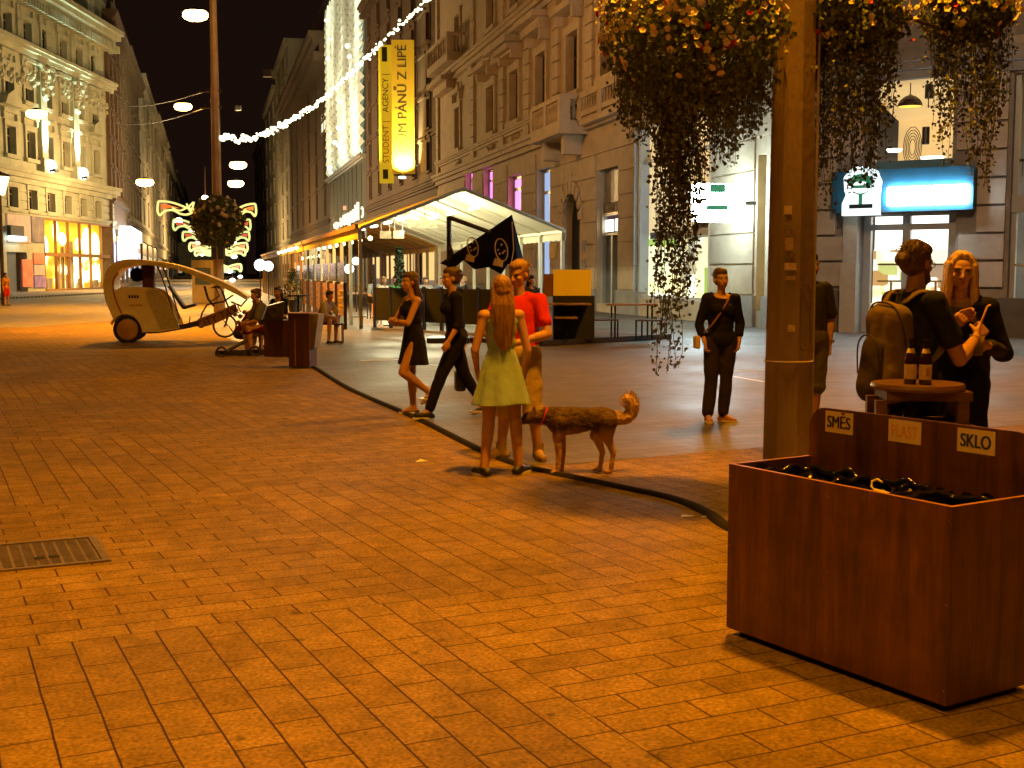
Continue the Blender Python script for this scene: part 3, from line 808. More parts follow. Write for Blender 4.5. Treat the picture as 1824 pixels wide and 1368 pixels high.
for u, v, r in ((1617, 290, .24), (1661, 282, .34), (1593, 268, .22)): x, z = FB.px(u, v, 1.6); g.lathe([(.02, -.04), (r * .8, -.04), (r, .04), (.02, .06)], 16, (x, 1.6, z))
g.build('ceiling_lamp', WHT, mw)
g = MB()
for k in range(5): g.tube([(Xb(1604) + .25 * math.cos(a) * (1 - k * .17), .7, mz(258) + .55 * math.sin(a) * (1 - k * .15) ) for a in [2 * math.pi * i / 14 for i in range(15)]], .012, 5)
g.build('wire_chair', mat('wire_brown', (.2, .15, .1), var=0, bump=0), mw)
# sign box
BLUEBOX = mat('dark_blue_sign_box', (.012, .09, .17), rough=.5, var=.1, bump=0)
bz0, bz1 = Zb(1600, 378), Zb(1600, 303)
sb = FB.part('sign_box', BLUEBOX, lambda g: g.box(Xb(1489), Xb(1737), -.42, -.1, bz0, bz1))
SIGNW = glow('sign_white_light', (.70, .93, 1.0), 60)
g = MB(); g.box(Xb(1588), Xb(1730), -.55, -.425, Zb(1660, 366), Zb(1660, 333)); g.build('light_box', SIGNW, sb, bevel=.03)
# round-topped logo sign: jar with leaves
LOGOW = glow('logo_white', (.78, .95, .95), 1.6)
cx, cz = FB.px(1536, 340, -.6); wq = (Xb(1568) - Xb(1503)) / 2; hq = (Zb(1536, 297) - Zb(1536, 383)) / 2
out = []
for i in range(40):
    a = math.pi * i / 39
    out.append((cx + wq * .95 * math.cos(a) * (1 + .03 * math.cos(9 * a)), cz + hq * .35 + hq * .65 * math.sin(a) * (1 + .03 * math.sin(11 * a))))
out += [(cx - wq * .88, cz + hq * .0), (cx - wq * .8, cz - hq * .15), (cx - wq, cz - hq * .5), (cx - wq, cz - hq), (cx + wq * .95, cz - hq), (cx + wq * .9, cz - hq * .3)]
g = MB(); g.prism(out[::-1], -.72, -.5); lg = g.build('logo_sign', LOGOW, sb)
LEAFG = mat('logo_green', (.05, .3, .15), var=.1, bump=0, emit=(.05, .35, .2), es=.4)
g = MB(); rr = random.Random(3)
for k in range(14):
    a = math.pi * (k + .5) / 14; px_, pz_ = cx + .5 * wq * math.cos(a), cz + hq * .28 + hq * .22 * math.sin(a)
    g.prism([(px_ - .07, pz_ - .05), (px_, pz_ - .09), (px_ + .08, pz_), (px_ + .01, pz_ + .13), (px_ - .09, pz_ + .06)], -.74, -.722)
g.prism([(cx - .5 * wq, cz + hq * .22), (cx - .55 * wq, cz + hq * .1), (cx + .55 * wq, cz + hq * .1), (cx + .5 * wq, cz + hq * .22)], -.735, -.722)
g.prism([(cx - .45 * wq, cz - .05 * hq), (cx, cz - .2 * hq), (cx + .45 * wq, cz - .05 * hq), (cx, cz - .12 * hq)][::-1], -.735, -.722)
g.box(cx - .05, cx + .05, -.735, -.722, cz - .55 * hq, cz - .12 * hq)
g.build('logo_plant', LEAFG, lg)
g = MB(); g.box(cx - .6 * wq, cx + .65 * wq, -.735, -.722, cz - .72 * hq, cz - .55 * hq); g.build('logo_band', mat('logo_dark', (.03, .08, .12), var=0, bump=0), lg)
# right-hand shop window
rz = lambda v: Zb(1820, v)
rwn = FB.part('side_window', LFRAME, lambda g: (g.box(rw[0], rw[0] + .12, .2, .35, rw[2], rw[3]), g.box(rw[0], FB.L, .15, .4, rz(378), rz(345)), g.box(rw[0] + .1, FB.L, .2, .35, rz(475), rz(470))))
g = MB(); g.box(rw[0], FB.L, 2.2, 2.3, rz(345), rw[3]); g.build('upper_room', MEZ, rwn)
g = MB(); g.box(rw[0], FB.L, 2.2, 2.3, rw[2], rz(378)); g.build('lower_room', mosaic('side_goods', [(1, .95, .7), (1, .98, .8), (.8, .8, .5), (.2, .55, .05), (1, .95, .75), (.12, .1, .08)], 1.4, .8, .9), rwn)
g = MB(); g.box(Xb(1805), Xb(1806), .5, .6, rz(310), rz(280)); g.box(Xb(1800), FB.L, .5, 1.0, rz(284), rz(280)); g.box(Xb(1814), Xb(1816), .5, .6, rz(345), rz(284)); g.build('bar_table', DFRAME, rwn)
# vertical white sign on the street front, over-bright, that lights the white wall beside it
wsx = X(1341); 
SIGN2 = glow('white_sign_light', (.72, .95, 1.0), 60)
zt_, zb_ = FA.px(1268, 335, -.6)[1], FA.px(1268, 400, -.6)[1]
vs_ = FA.part('projecting_sign', SIGN2, lambda g: g.box(wsx - .14, wsx + .14, -2.0, -.35, zb_, zt_), bevel=.12)
g = MB(); g.box(wsx - .18, wsx - .16 + .32, -.35, .0, (zb_ + zt_) / 2 - .05, (zb_ + zt_) / 2 + .05); g.build('bracket', DFRAME, vs_)
g = MB(); q = wsx + .142
g.box(q, q + .012, -1.5, -1.0, (zb_ + zt_) / 2 + .3, (zb_ + zt_) / 2 + .55); g.box(q, q + .012, -1.6, -.9, zb_ + .35, zb_ + .5); g.build('logo_plant', LEAFG, vs_)
# ================================================================ row of houses further along on the right
def row_house(name, label, cat, A, B, H, m, bays, floors, z_first=5.0, ww=.9, wh=1.9, fh=None, gm=None, fm=None, roof=None, ground=None, lit=None, group=None, corn=.8, deep=.35, back=10, gh=4.0, orn=0):
    fc = Facade(name, label, cat, A, B, group)
    fh = fh or (H - z_first - 1.0) / floors
    holes = []
    for i in range(bays):
        c = fc.L * (i + .5) / bays
        for j in range(floors):
            z = z_first + j * fh + .6
            holes.append((c - ww / 2, c + ww / 2, z, z + min(wh, fh - 1.0)))
    gw = []
    for i in range(max(1, bays // 2 + 1)):
        n = max(1, bays // 2 + 1); a = fc.L * i / n + .4; b = fc.L * (i + 1) / n - .4
        gw.append((a, b, .5, gh - .6))
    fc.wall(0, H, m, holes + (gw if ground else []), depth=deep, back=back)
    rr = random.Random(len(label))
    for h in holes:
        fc.window(*h, y=deep - .08, fm=fm or WFRAME, gm=(lit if lit and rr.random() < .12 else gm), sur=(.14, .1, .28), sm=m)
    if ground:
        for h in gw: fc.window(*h, y=deep - .08, fm=DFRAME, gm=ground, name='shop_window', trans=.75, n=3)
    def f(g):
        rr2 = random.Random(5)
        for k in range(orn):
            g.ball((rr2.uniform(.3, fc.L - .3), -.08, rr2.uniform(z_first, H - .5)), rr2.uniform(.1, .3), 6, 4)
    for j in range(floors):
        z = z_first + j * fh; fc.part('string_course', m, lambda g: g.box(0, fc.L, -.12, .003, z - .12, z + .1))
    fc.cornice(H, out=corn, h=corn, m=m, dent=True)
    fc.cornice(z_first - .3, out=.4, h=.5, m=m, name='string_course')
    if roof:
        fc.part('roof', ROOF, lambda g: g.prism([(0.05, H), (fc.L - .05, H), (fc.L - .6, H + roof), (.6, H + roof)], .4, back))
    return fc
def zt(u, v):          # height of the point of the right building line seen at (u, v)
    p = wall_at(u); d = ray(u, v); return CAM_H + d.z * p.y / d.y
WARMG = glow('warm_lit_window', (1, .6, .18), .8, sample=False)
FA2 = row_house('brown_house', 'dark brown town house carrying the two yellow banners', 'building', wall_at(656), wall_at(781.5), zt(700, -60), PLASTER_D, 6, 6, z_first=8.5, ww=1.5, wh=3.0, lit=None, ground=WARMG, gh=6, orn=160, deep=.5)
# facade of twisted metal strips with their uplight put in as glow
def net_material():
    m = bpy.data.materials.new('mesh_uplight_glow'); m.use_nodes = True; nt = m.node_tree; L = nt.links; N = nt.nodes.new; b = nt.nodes['Principled BSDF']
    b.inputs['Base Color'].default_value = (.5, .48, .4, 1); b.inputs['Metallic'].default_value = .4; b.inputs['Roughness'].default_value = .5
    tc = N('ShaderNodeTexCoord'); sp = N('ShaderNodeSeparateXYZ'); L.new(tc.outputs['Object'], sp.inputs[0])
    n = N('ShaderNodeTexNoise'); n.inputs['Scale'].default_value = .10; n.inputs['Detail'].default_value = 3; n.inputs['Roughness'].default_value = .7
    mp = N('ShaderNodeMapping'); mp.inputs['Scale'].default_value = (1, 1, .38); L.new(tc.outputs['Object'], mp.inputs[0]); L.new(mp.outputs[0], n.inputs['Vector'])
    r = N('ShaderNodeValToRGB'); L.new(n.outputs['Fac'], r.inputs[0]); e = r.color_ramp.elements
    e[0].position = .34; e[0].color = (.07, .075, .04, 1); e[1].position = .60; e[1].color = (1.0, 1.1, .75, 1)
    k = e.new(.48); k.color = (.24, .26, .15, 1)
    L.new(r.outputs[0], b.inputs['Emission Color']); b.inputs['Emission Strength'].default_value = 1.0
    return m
FN = Facade('metal_mesh_building', 'tall building wrapped in twisted metal mesh with uplight painted on as glow', 'building', wall_at(592), wall_at(655.5))
HN = zt(625, -40)
FN.wall(0, HN, mat('dark_green_wall', (.05, .06, .045), var=.2), [], back=12)
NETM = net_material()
zn0 = FN.px(640, 330)[1]
zn1 = FN.px(600, 330)[1]
def strip(k, n):
    g = MB(); x = FN.L * (k + .5) / n; w = FN.L / n * .46
    z = 12.0 ; vs = []; i = 0
    z = FN.px(622, 292)[1]; step = .55
    while z < HN:
        s_ = 1 if i % 2 else -1
        vs += [(x - w, -.35 - .25 * s_, z), (x + w, -.35 + .25 * s_, z + .45)]
        z += step; i += 1
    m_ = len(vs) // 2
    g.add(vs, [(2 * j, 2 * j + 1, 2 * j + 3, 2 * j + 2) for j in range(m_ - 1)])
    return g
NS = 14
for k in range(NS): strip(k, NS).build('mesh_strip', NETM, FN.t)
SPARKM = glow('spark_glow_white', (1.0, .97, .62), 5.0, sample=False)
rr = random.Random(21); g = MB()
for k in range(16):
    x = rr.uniform(.5, FN.L - .5); z = rr.uniform(FN.px(622, 292)[1], HN); g.ball((x, -.75, z), rr.uniform(.12, .3), 8, 6)
tag(g.build('spark_glow', SPARKM, FN.t), kind='stuff')  # added glowing specks for bright spots on the uplit metal
FN.cornice(FN.px(622, 296)[1], out=.8, h=.5, m=LFRAME)
def f(g):
    for i in range(9): g.box(FN.L * i / 9, FN.L * i / 9 + .25, -.06, .003, 4, FN.px(622, 300)[1])
FN.part('mullion', DFRAME, f)
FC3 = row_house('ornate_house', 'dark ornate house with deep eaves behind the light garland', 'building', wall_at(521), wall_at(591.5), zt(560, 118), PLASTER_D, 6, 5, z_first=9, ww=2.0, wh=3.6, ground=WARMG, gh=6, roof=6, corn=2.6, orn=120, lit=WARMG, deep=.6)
FC4 = row_house('pale_tower_house', 'pale house with narrow bays, left of the ornate one', 'building', wall_at(498), wall_at(520.6), zt(512, 92), PLASTER_P, 3, 8, z_first=8, ww=2.5, wh=3.0, ground=WARMG)
FC5 = row_house('grey_house', 'tall pale grey house, second from the street end on the right', 'building', wall_at(478), wall_at(497.6), zt(487, 180), PLASTER_P, 3, 6, z_first=8, ww=3.0, wh=3.0, ground=WARMG)
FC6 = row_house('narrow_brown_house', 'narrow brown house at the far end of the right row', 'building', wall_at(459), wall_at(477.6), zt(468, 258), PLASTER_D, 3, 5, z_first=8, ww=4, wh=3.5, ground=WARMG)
# window lit white in the ornate house and uplights
o = FC3.window(*(lambda a: (a[0], a[1], a[2], a[3]))((FC3.px(573, 200)[0], FC3.px(582, 200)[0], FC3.px(577, 240)[1], FC3.px(577, 200)[1])), y=-.1, gm=glow('white_lit_window', (1, .95, .7), 1.0))

# ================================================================ left side
LX = G(200, 516)
FL = Facade('green_corner_house', 'pale green corner house with two floodlit pilasters above an orange shop', 'building', (LX.x, G(14, 528.5).y - 6), (LX.x, LX.y + 1))
xl = lambda u, v=485: FL.px(u, v)[0]; zl = lambda u, v: FL.px(u, v)[1]
cols = [26, 56, 86, 116, 146, 176]
ctr = [xl(u) for u in (26, 56.5, 88, 117.5, 146, 176)]
ctr = [ctr[0] + (ctr[-1] - ctr[0]) * i / 5 for i in range(6)]
wwd = 1.7
rows = [(zl(27, 370), zl(27, 334)), (zl(27, 277), zl(27, 227)), (zl(27, 174), zl(27, 124)), (zl(26, 70), zl(26, 28))]
holes = []
for j, (a, b) in enumerate(rows):
    for c in ctr: holes.append((c - wwd / 2, c + wwd / 2, a, b))
HT = zl(200, 62)
shop = (xl(80), FL.L - .8, zl(140, 513), zl(140, 394))
shop2 = (xl(13), xl(49), .1, zl(30, 449))
FL.wall(0, HT, PLASTER_G, holes + [shop, shop2], depth=.6, back=14)
for h in holes: FL.window(*h, y=.35, trans=.68, sur=(.3, .16, .3), sm=PLASTER_G)
def f(g):
    for c in ctr[:1] + ctr[-1:]:
        g.prism([(c - 1.7, rows[1][1] + 1.5), (c + 1.7, rows[1][1] + 1.5), (c + 1.2, rows[1][1] + 2.2), (c, rows[1][1] + 2.7), (c - 1.2, rows[1][1] + 2.2)], -.5, .0)
FL.part('pediment', PLASTER_G, f)
FL.part('rustication', PLASTER_G, lambda g: rustic(g, 0, FL.L, zl(140, 385), zl(100, 325) - .6, step=.62, out=.09, gap=.09, skip=[(h[0] - .3, h[1] + .3, h[2] - .4, h[3] + .5) for h in holes[:6]]))
FL.cornice(zl(200, 336), out=.9, h=1.1, m=PLASTER_G)
FL.cornice(zl(200, 152), out=.8, h=.9, m=PLASTER_G)
FL.cornice(HT, out=1.5, h=1.4, m=PLASTER_G, dent=True)
FL.cornice(zl(200, 400) + .3, out=.3, h=.4, m=PLASTER_G, name='shop_fascia')
pil = [(ctr[1] + ctr[2]) / 2, (ctr[3] + ctr[4]) / 2]
pil = [xl(81), xl(138)]
rr = random.Random(8)
def f(g):
    if 1:
        c = cpil
        g.box(c - .65, c + .65, -.35, .003, zl(200, 336), zl(200, 152) - .9)
        g.box(c - 1.0, c + 1.0, -.6, .003, zl(200, 336), zl(200, 336) + 1.2)
        for k in range(120):
            t = rr.random(); w = .5 + 1.6 * max(0, (t - .8)) * 4
            g.ball((c + rr.uniform(-w, w) * .6, -.42, zl(200, 336) + 6 + (zl(200, 152) - zl(200, 336) - 7.2) * t), rr.uniform(.1, .26), 6, 4)
for cpil in pil: FL.part('pilaster', PLASTER_G, f)
def f(g):
    g.box(4, FL.L - .5, -.05, .003, zl(200, 152) - 3.4, zl(200, 152) - 1.0)
    for k in range(170): g.ball((rr.uniform(4, FL.L - 1), -.1, rr.uniform(zl(200, 152) - 3.2, zl(200, 152) - 1.1)), rr.uniform(.12, .3), 6, 4)
    for i in range(7):
        pass
FL.part('stucco_frieze', PLASTER_G, f)
for i in range(7): FL.part('pilaster', PLASTER_G, lambda g: rustic(g, FL.L * (i + .3) / 7 - .5, FL.L * (i + .3) / 7 + .5, rows[3][0] - .5, HT - 2, step=1.0, out=.16))
FL.part('roof', ROOF, lambda g: g.prism([(0.1, HT), (FL.L - .1, HT), (FL.L - 2.5, HT + 4.5), (.1, HT + 4.5)], 1.5, 14))
def f(g):
    for u in (165, 185): 
        c = xl(u, 40); g.box(c - .9, c + .9, .1, 1.5, HT, HT + 2.6); g.lathe([(.9, 0), (.7, .5), (.35, .9), (.5, 1.3), (.05, 2.0)], 8, (c, .8, HT + 2.6))
    c = xl(122, 10); g.box(c - 1.6, c + 1.6, .5, 2.5, HT, HT + 3.6)
FL.part('parapet_tower', PLASTER_G, f)
# the orange shop
SIGNO = mat('orange_backlit', (.8, .4, .05), var=0, bump=0, emit=(1.0, .40, .012), es=1.5)
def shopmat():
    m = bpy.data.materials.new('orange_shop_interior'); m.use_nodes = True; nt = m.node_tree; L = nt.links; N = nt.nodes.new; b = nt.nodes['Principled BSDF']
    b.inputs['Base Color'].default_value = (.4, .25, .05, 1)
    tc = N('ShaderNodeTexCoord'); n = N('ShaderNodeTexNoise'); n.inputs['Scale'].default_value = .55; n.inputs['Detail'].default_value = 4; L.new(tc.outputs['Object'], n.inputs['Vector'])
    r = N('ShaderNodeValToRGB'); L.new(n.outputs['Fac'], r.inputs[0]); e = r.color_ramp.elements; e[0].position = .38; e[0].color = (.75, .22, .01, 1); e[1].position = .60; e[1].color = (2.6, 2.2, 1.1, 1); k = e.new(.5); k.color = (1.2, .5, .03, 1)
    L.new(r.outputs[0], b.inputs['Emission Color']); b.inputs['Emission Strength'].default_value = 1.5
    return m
s0, s1, sz0_, sz1_ = shop
zmid = zl(140, 455)
osh = FL.part('shop_front', mat('bronze_frame', (.25, .13, .03), var=.1, bump=0), lambda g: [g.box(s0 + (s1 - s0) * q - .05, s0 + (s1 - s0) * q + .05, -.05, .2, sz0_, sz1_) for q in (0.004, .16, .33, .5, .66, .83, .996)] + [g.box(s0, s1, -.12, .2, zmid - .15, zmid + .15), g.box(s0, s1, -.1, .2, sz0_ - .3, sz0_), g.box(s0, s1, -.1, .2, sz1_ - .2, sz1_)])
g = MB(); g.box(s0 - .3, s1 + .6, .9, 1.0, zmid, sz1_ + .1); g.box(s1 + .3, s1 + .35, .62, .9, zmid, sz1_ + .1); g.build('ceiling_panel', SIGNO, osh)
g = MB(); g.box(s0 - .3, s1 + .6, .92, .98, sz0_ - .2, zmid - .01); g.box(s1 + .28, s1 + .32, .62, .9, sz0_ - .2, zmid - .01); g.build('lit_interior', shopmat(), osh)
HOT = glow('shop_hot_light', (1, .82, .32), 4.5)
g = MB(); rr = random.Random(2)
for q, zz, r_ in ((.12, zmid + .6, .8), (.27, zmid + 2.0, .75), (.36, zmid + 1.4, .9), (.6, zmid + 1.0, 1.0), (.72, zmid + 1.2, 1.2), (.85, zmid + .9, 1.2), (.3, zmid - 1.2, .5), (.42, zmid - 1.3, .6), (.6, zmid - 2.0, 1.0), (.62, zmid - 4.0, .9), (.78, zmid - 1.5, .8), (.7, sz0_ + 1.0, .8), (.9, sz0_ + 1.1, .7)):
    g = MB(); g.ball((s0 + (s1 - s0) * q, .72, zz), r_, 10, 7, rz=r_ * rr.uniform(.6, 1.3), sy=.15); g.build('display_light', HOT, osh)
def f(g):
    for q in (.28, .34, .4, .47): g.box(s0 + (s1 - s0) * q, s0 + (s1 - s0) * q + .3, .6, .8, sz0_, sz0_ + rr.uniform(2, 4.2))
    for q in (.12, .55, .8): g.box(s0 + (s1 - s0) * q, s0 + (s1 - s0) * q + 1.2, .6, .8, sz0_, sz0_ + rr.uniform(.5, 1.2))
g = MB(); f(g); g.build('display_stand', mat('stand_grey', (.3, .28, .25), var=.2, bump=0), osh)
FL.part('plinth', DARKSTONE, lambda g: g.box(0, FL.L, -.14, .003, 0, sz0_ - .31))
# posters and the darker shop on its left
POST = [((.55, .35, .2), (.25, .2, .2)), ((.5, .08, .03), (.55, .25, .15)), ((.1, .06, .18), (.35, .25, .3)), ((.3, .22, .16), (.06, .05, .05))]
def poster(u0, u1, v0, v1, k, nm='poster', e=0.0, sc=1.2):
    c1, c2 = POST[k]
    g = MB(); um = (u0 + u1) / 2; g.box(xl(u0), xl(u1), -.12, -.02, zl(um, v1), zl(um, v0))
    return g.build(nm, mat('poster_print_%s' % 'abcd'[k], c1, col2=c2, vscale=sc, bump=0, emit=c1 if e else None, es=e), FL.t)
poster(57, 79, 384, 432, 3, e=.25, sc=.9); poster(59, 78, 451, 470, 1, e=.6); poster(59, 78, 472, 490, 0, e=.4, sc=2.0); poster(59, 79, 492, 512, 2, e=.5)
poster(38, 56, 462, 511, 1, e=.3, sc=2.5); poster(14, 55, 383, 432, 0, e=.2, sc=.5)
g = MB(); g.box(xl(13), xl(36), .3, .4, .1, zl(30, 449)); g.build('dark_shop_window', mat('dim_shop', (.05, .05, .045), var=.4, vscale=.5, bump=0, emit=(.2, .22, .15), es=.25), FL.t)
sgn = FL.part('small_sign', mat('sign_dark', (.04, .04, .04), var=0, bump=0), lambda g: g.box(xl(10), xl(34), -.5, -.2, zl(20, 420), zl(20, 402)))
g = MB(); g.box(xl(11), xl(36), -.6, -.2, zl(20, 428), zl(20, 420) - .05); g.build('tube_light', glow('sign_tube', (.85, 1, 1), 6), sgn)
# houses further on along the left
L0 = Vector((LX.x, LX.y + 1, 0))
def left_at(u):
    d = ray(u, 600); k = d.x / d.y
    s = (L0.x - k * L0.y) / (k * WD.y - WD.x)
    return L0 + WD * s
def zleft(u, v):
    p = left_at(u); d = ray(u, v); return CAM_H + d.z * p.y / d.y
WHG = mosaic('bright_shop', [(1, 1, .95), (.75, .85, 1), (.5, .5, .9), (1, .98, .9), (.9, .9, 1), (.2, .25, .2)], 2.0, 2.2, 1.6)
GRG = mosaic('green_shop', [(.15, .45, .2), (.9, .9, .75), (.7, .15, .1), (.3, .5, .3), (.08, .08, .08), (1, .95, .8)], .9, 1.6, 1.8)
specs = [(206.5, 232, 52, PLASTER_D, 4, 6, WHG, 'brown_gabled_house', 'brown house with stepped parapet next to the bright white shop', 9),
         (232.3, 258, 118, PLASTER_D, 5, 4, WHG, 'brown_house', 'lower brown house behind the orange street lamp on the left', 8),
         (258.3, 285, 172, PLASTER_P, 4, 4, GRG, 'pale_gabled_house', 'pale gabled house in the middle of the left row', 8),
         (285.2, 303, 232, PLASTER_P, 3, 4, GRG, 'grey_green_house', 'grey green house with small turret, left row', 7),
         (303.2, 318, 292, PLASTER_P, 3, 3, GRG, 'pale_rounded_house', 'pale low house with rounded gable towards the street end', 6),
         (318.2, 331, 325, PLASTER_P, 3, 3, WHG, 'small_pale_house', 'small pale house, last but one in the left row', 6),
         (331.2, 342, 352, PLASTER_D, 2, 3, GRG, 'far_brown_house', 'small brown house closing the left row', 6)]
for k, (ua, ub, vt, m, bays, fl, gm_, nm, lb, zf) in enumerate(specs):
    um = (ua + ub) / 2
    h = row_house(nm, lb, 'building', left_at(ua), left_at(ub), zleft(um, vt), m, bays, fl, z_first=zf, ww=1.6 + k * .25, wh=3.0, ground=gm_, gh=6.5 if k < 3 else 5, roof=4 if k in (0, 4) else None, corn=1.0, orn=60 if k < 2 else 0)
    if k in (0, 2, 3):
        h.part('gable', m, lambda g, h=h, um=um, vt=vt: g.prism([(h.L * .2, zleft(um, vt)), (h.L * .8, zleft(um, vt)), (h.L * .72, zleft(um, vt) + 2), (h.L * .6, zleft(um, vt) + 2.4), (h.L * .5, zleft(um, vt) + 4.2), (h.L * .4, zleft(um, vt) + 2.4), (h.L * .28, zleft(um, vt) + 2)], .0, .8))
# bright awning light of the white shop
wsh = Facade('shop_canopy', 'glowing white canopy over the shop beside the orange one', 'canopy', left_at(207), left_at(231))
g = MB(); g.box(0.3, wsh.L - .3, -1.6, -.55, zleft(218, 428), zleft(218, 408)); g.build('light_panel', glow('canopy_white', (.9, 1, 1), 8), wsh.t)
g = MB(); g.box(.3, wsh.L * 1.6, -.5, -.3, zleft(225, 470), zleft(225, 428)); g.build('display_panel', mosaic('white_shop_display', [(1, 1, .95), (.9, .95, 1), (.35, .35, 1), (1, 1, 1), (.9, .6, .2), (.9, .95, 1)], 3.0, 2.4, 1.7), wsh.t)
# closing house at the end of the street
e0, e1 = left_at(343), wall_at(458.5)
endh = row_house('street_end_house', 'distant building closing the end of the street', 'building', (left_at(342).x, 385), (wall_at(459).x + 2, 385), AT(400, 432, 385).z, PLASTER_P, 9, 3, z_first=7, ww=2.5, wh=3, ground=GRG)
# ================================================================ wooden sorting bin in the foreground
def wood_material(name, c0, c1, sc=(14, 14, 1.1)):
    m = bpy.data.materials.new(name); m.use_nodes = True; nt = m.node_tree; L = nt.links; N = nt.nodes.new; b = nt.nodes['Principled BSDF']
    tc = N('ShaderNodeTexCoord'); mp = N('ShaderNodeMapping'); mp.inputs['Scale'].default_value = sc; L.new(tc.outputs['Object'], mp.inputs[0])
    wn_ = N('ShaderNodeTexNoise'); wn_.inputs['Scale'].default_value = 3.2; wn_.inputs['Detail'].default_value = 7; wn_.inputs['Roughness'].default_value = .7; L.new(tc.outputs['Object'], wn_.inputs['Vector'])
    wr_ = N('ShaderNodeMapRange'); L.new(wn_.outputs['Fac'], wr_.inputs[0]); wr_.inputs[1].default_value = .3; wr_.inputs[2].default_value = .7; wr_.inputs[3].default_value = .55; wr_.inputs[4].default_value = 1.25
    n = N('ShaderNodeTexNoise'); n.inputs['Scale'].default_value = 1.0; n.inputs['Detail'].default_value = 8; n.inputs['Roughness'].default_value = .62; n.inputs['Distortion'].default_value = .6; L.new(mp.outputs[0], n.inputs['Vector'])
    n2 = N('ShaderNodeTexNoise'); n2.inputs['Scale'].default_value = 7; n2.inputs['Detail'].default_value = 6; L.new(mp.outputs[0], n2.inputs['Vector'])
    mixn = N('ShaderNodeMath'); mixn.operation = 'MULTIPLY_ADD'; L.new(n2.outputs['Fac'], mixn.inputs[0]); mixn.inputs[1].default_value = .25
    ml = N('ShaderNodeMath'); ml.operation = 'MULTIPLY'; L.new(n.outputs['Fac'], ml.inputs[0]); ml.inputs[1].default_value = .8; L.new(ml.outputs[0], mixn.inputs[2])
    r = N('ShaderNodeValToRGB'); L.new(mixn.outputs[0], r.inputs[0]); e = r.color_ramp.elements; e[0].position = .36; e[0].color = (*c0, 1); e[1].position = .68; e[1].color = (*c1, 1)
    wm_ = N('ShaderNodeMix'); wm_.data_type = 'RGBA'; wm_.blend_type = 'MULTIPLY'; wm_.inputs['Factor'].default_value = 1; L.new(r.outputs[0], wm_.inputs['A']); L.new(wr_.outputs[0], wm_.inputs['B'])
    L.new(wm_.outputs['Result'], b.inputs['Base Color']); b.inputs['Roughness'].default_value = .42
    bp = N('ShaderNodeBump'); bp.inputs['Strength'].default_value = .25; bp.inputs['Distance'].default_value = .004; L.new(n2.outputs['Fac'], bp.inputs['Height']); L.new(bp.outputs[0], b.inputs['Normal'])
    return m
WOOD = wood_material('mahogany_stain', (.045, .016, .006), (.155, .056, .018))
WEDGE = mat('raw_wood_edge', (.36, .15, .06), rough=.5, var=.2, vscale=20)
fl, fr, br = G(1299, 1129), G(1690, 1273), G(1818, 1232)
ax = (fr - fl).normalized(); BW = (fr - fl).length; BD = .48
bz = math.atan2(ax.y, ax.x)
bin_ = thing('sorting_bin', 'waist-high reddish wooden waste sorting box lettered for three kinds of rubbish', 'waste bin', fl, bz)
BT = .793; T = .018; Z0 = .035
g = MB(); g.box(0, BW, -T, 0, Z0, BT); g.build('front_panel', WOOD, bin_)
g = MB(); g.box(0, T, 0, BD, Z0, BT); g.build('side_panel', WOOD, bin_)
g = MB(); g.box(BW - T, BW, 0, BD, Z0, BT); g.build('side_panel', WOOD, bin_)
g = MB(); g.box(T, BW - T, 0, BD, Z0, Z0 + .02); g.build('bottom_board', WOOD, bin_)
g = MB(); g.box(.04, BW - .04, .03, BD - .03, 0, Z0); g.build('base', mat('base_black', (.015, .012, .01), var=0, bump=0), bin_)
PH = 1.03; rc = .10
P = [(0.0, Z0)] + [(BW, Z0)] + [(BW - rc + rc * math.sin(a), PH - rc + rc * math.cos(a)) for a in [math.pi / 2 * (1 - i / 8) for i in range(9)]] + [(rc - rc * math.sin(a), PH - rc + rc * math.cos(a)) for a in [math.pi / 2 * i / 8 for i in range(9)]]
g = MB(); g.prism(P, BD, BD + T); bp_ = g.build('back_panel', WOOD, bin_)
g = MB()   # thin pale top edges of the boards
g.box(0, BW, -T - .0004, .0004, BT, BT + .0015); g.box(-.0004, T, .002, BD, BT, BT + .0015); g.box(BW - T, BW + .0004, .002, BD, BT, BT + .0015); g.build('edge_trim', WEDGE, bin_)
SGN = mat('yellowed_label', (.62, .5, .36), rough=.35, var=.06, bump=0)
BLK = mat('black_print', (.01, .008, .02), rough=.4, var=0, bump=0)
ORP = mat('faded_orange_print', (.6, .27, .07), rough=.4, var=0, bump=0)
GRP = mat('dark_green_print', (.01, .03, .028), rough=.4, var=0, bump=0)
for s_, fx, wd, m_ in (('SMĚS', .155, .160, BLK), ('PLAST', .465, .170, ORP), ('SKLO', .765, .175, GRP)):
    x = BW * fx
    g = MB(); g.box(x - wd / 2 - .004, x + wd / 2 + .004, BD - .0035, BD - .0005, PH - .110, PH - .012); pl = g.build('label_plate', SGN, bp_)
    for dxx, dyy in (((-.0022, 0), (0, -.0003), (.0022, -.0006), (.0011, -.0009), (-.0011, -.0012)) if s_ != 'PLAST' else ((-.001, 0), (.001, -.0003))):
        text(s_, .074, m_, pl, Matrix.Translation((x + dxx, BD - .0045 + dyy, PH - .063)) @ STAND @ Matrix.Diagonal((.84 if s_ != 'PLAST' else .72, 1.05, 1, 1)), extrude=.0006)
SCREW = mat('screw_head', (.25, .2, .15), rough=.4, metal=.8, var=0, bump=0)
for nm_, pts_, ax2 in (('screw', [(x, -T - .001, z) for x in (.012, BW * .5, BW - .012) for z in (.09, .42, .74)], 'y'),):
    for p_ in pts_:
        g = MB(Matrix.Translation(p_) @ Matrix.Rotation(R(90), 4, 'X')); g.lathe([(.0045, 0), (.004, .001), (.001, .0008)], 10); g.build(nm_, SCREW, bin_)
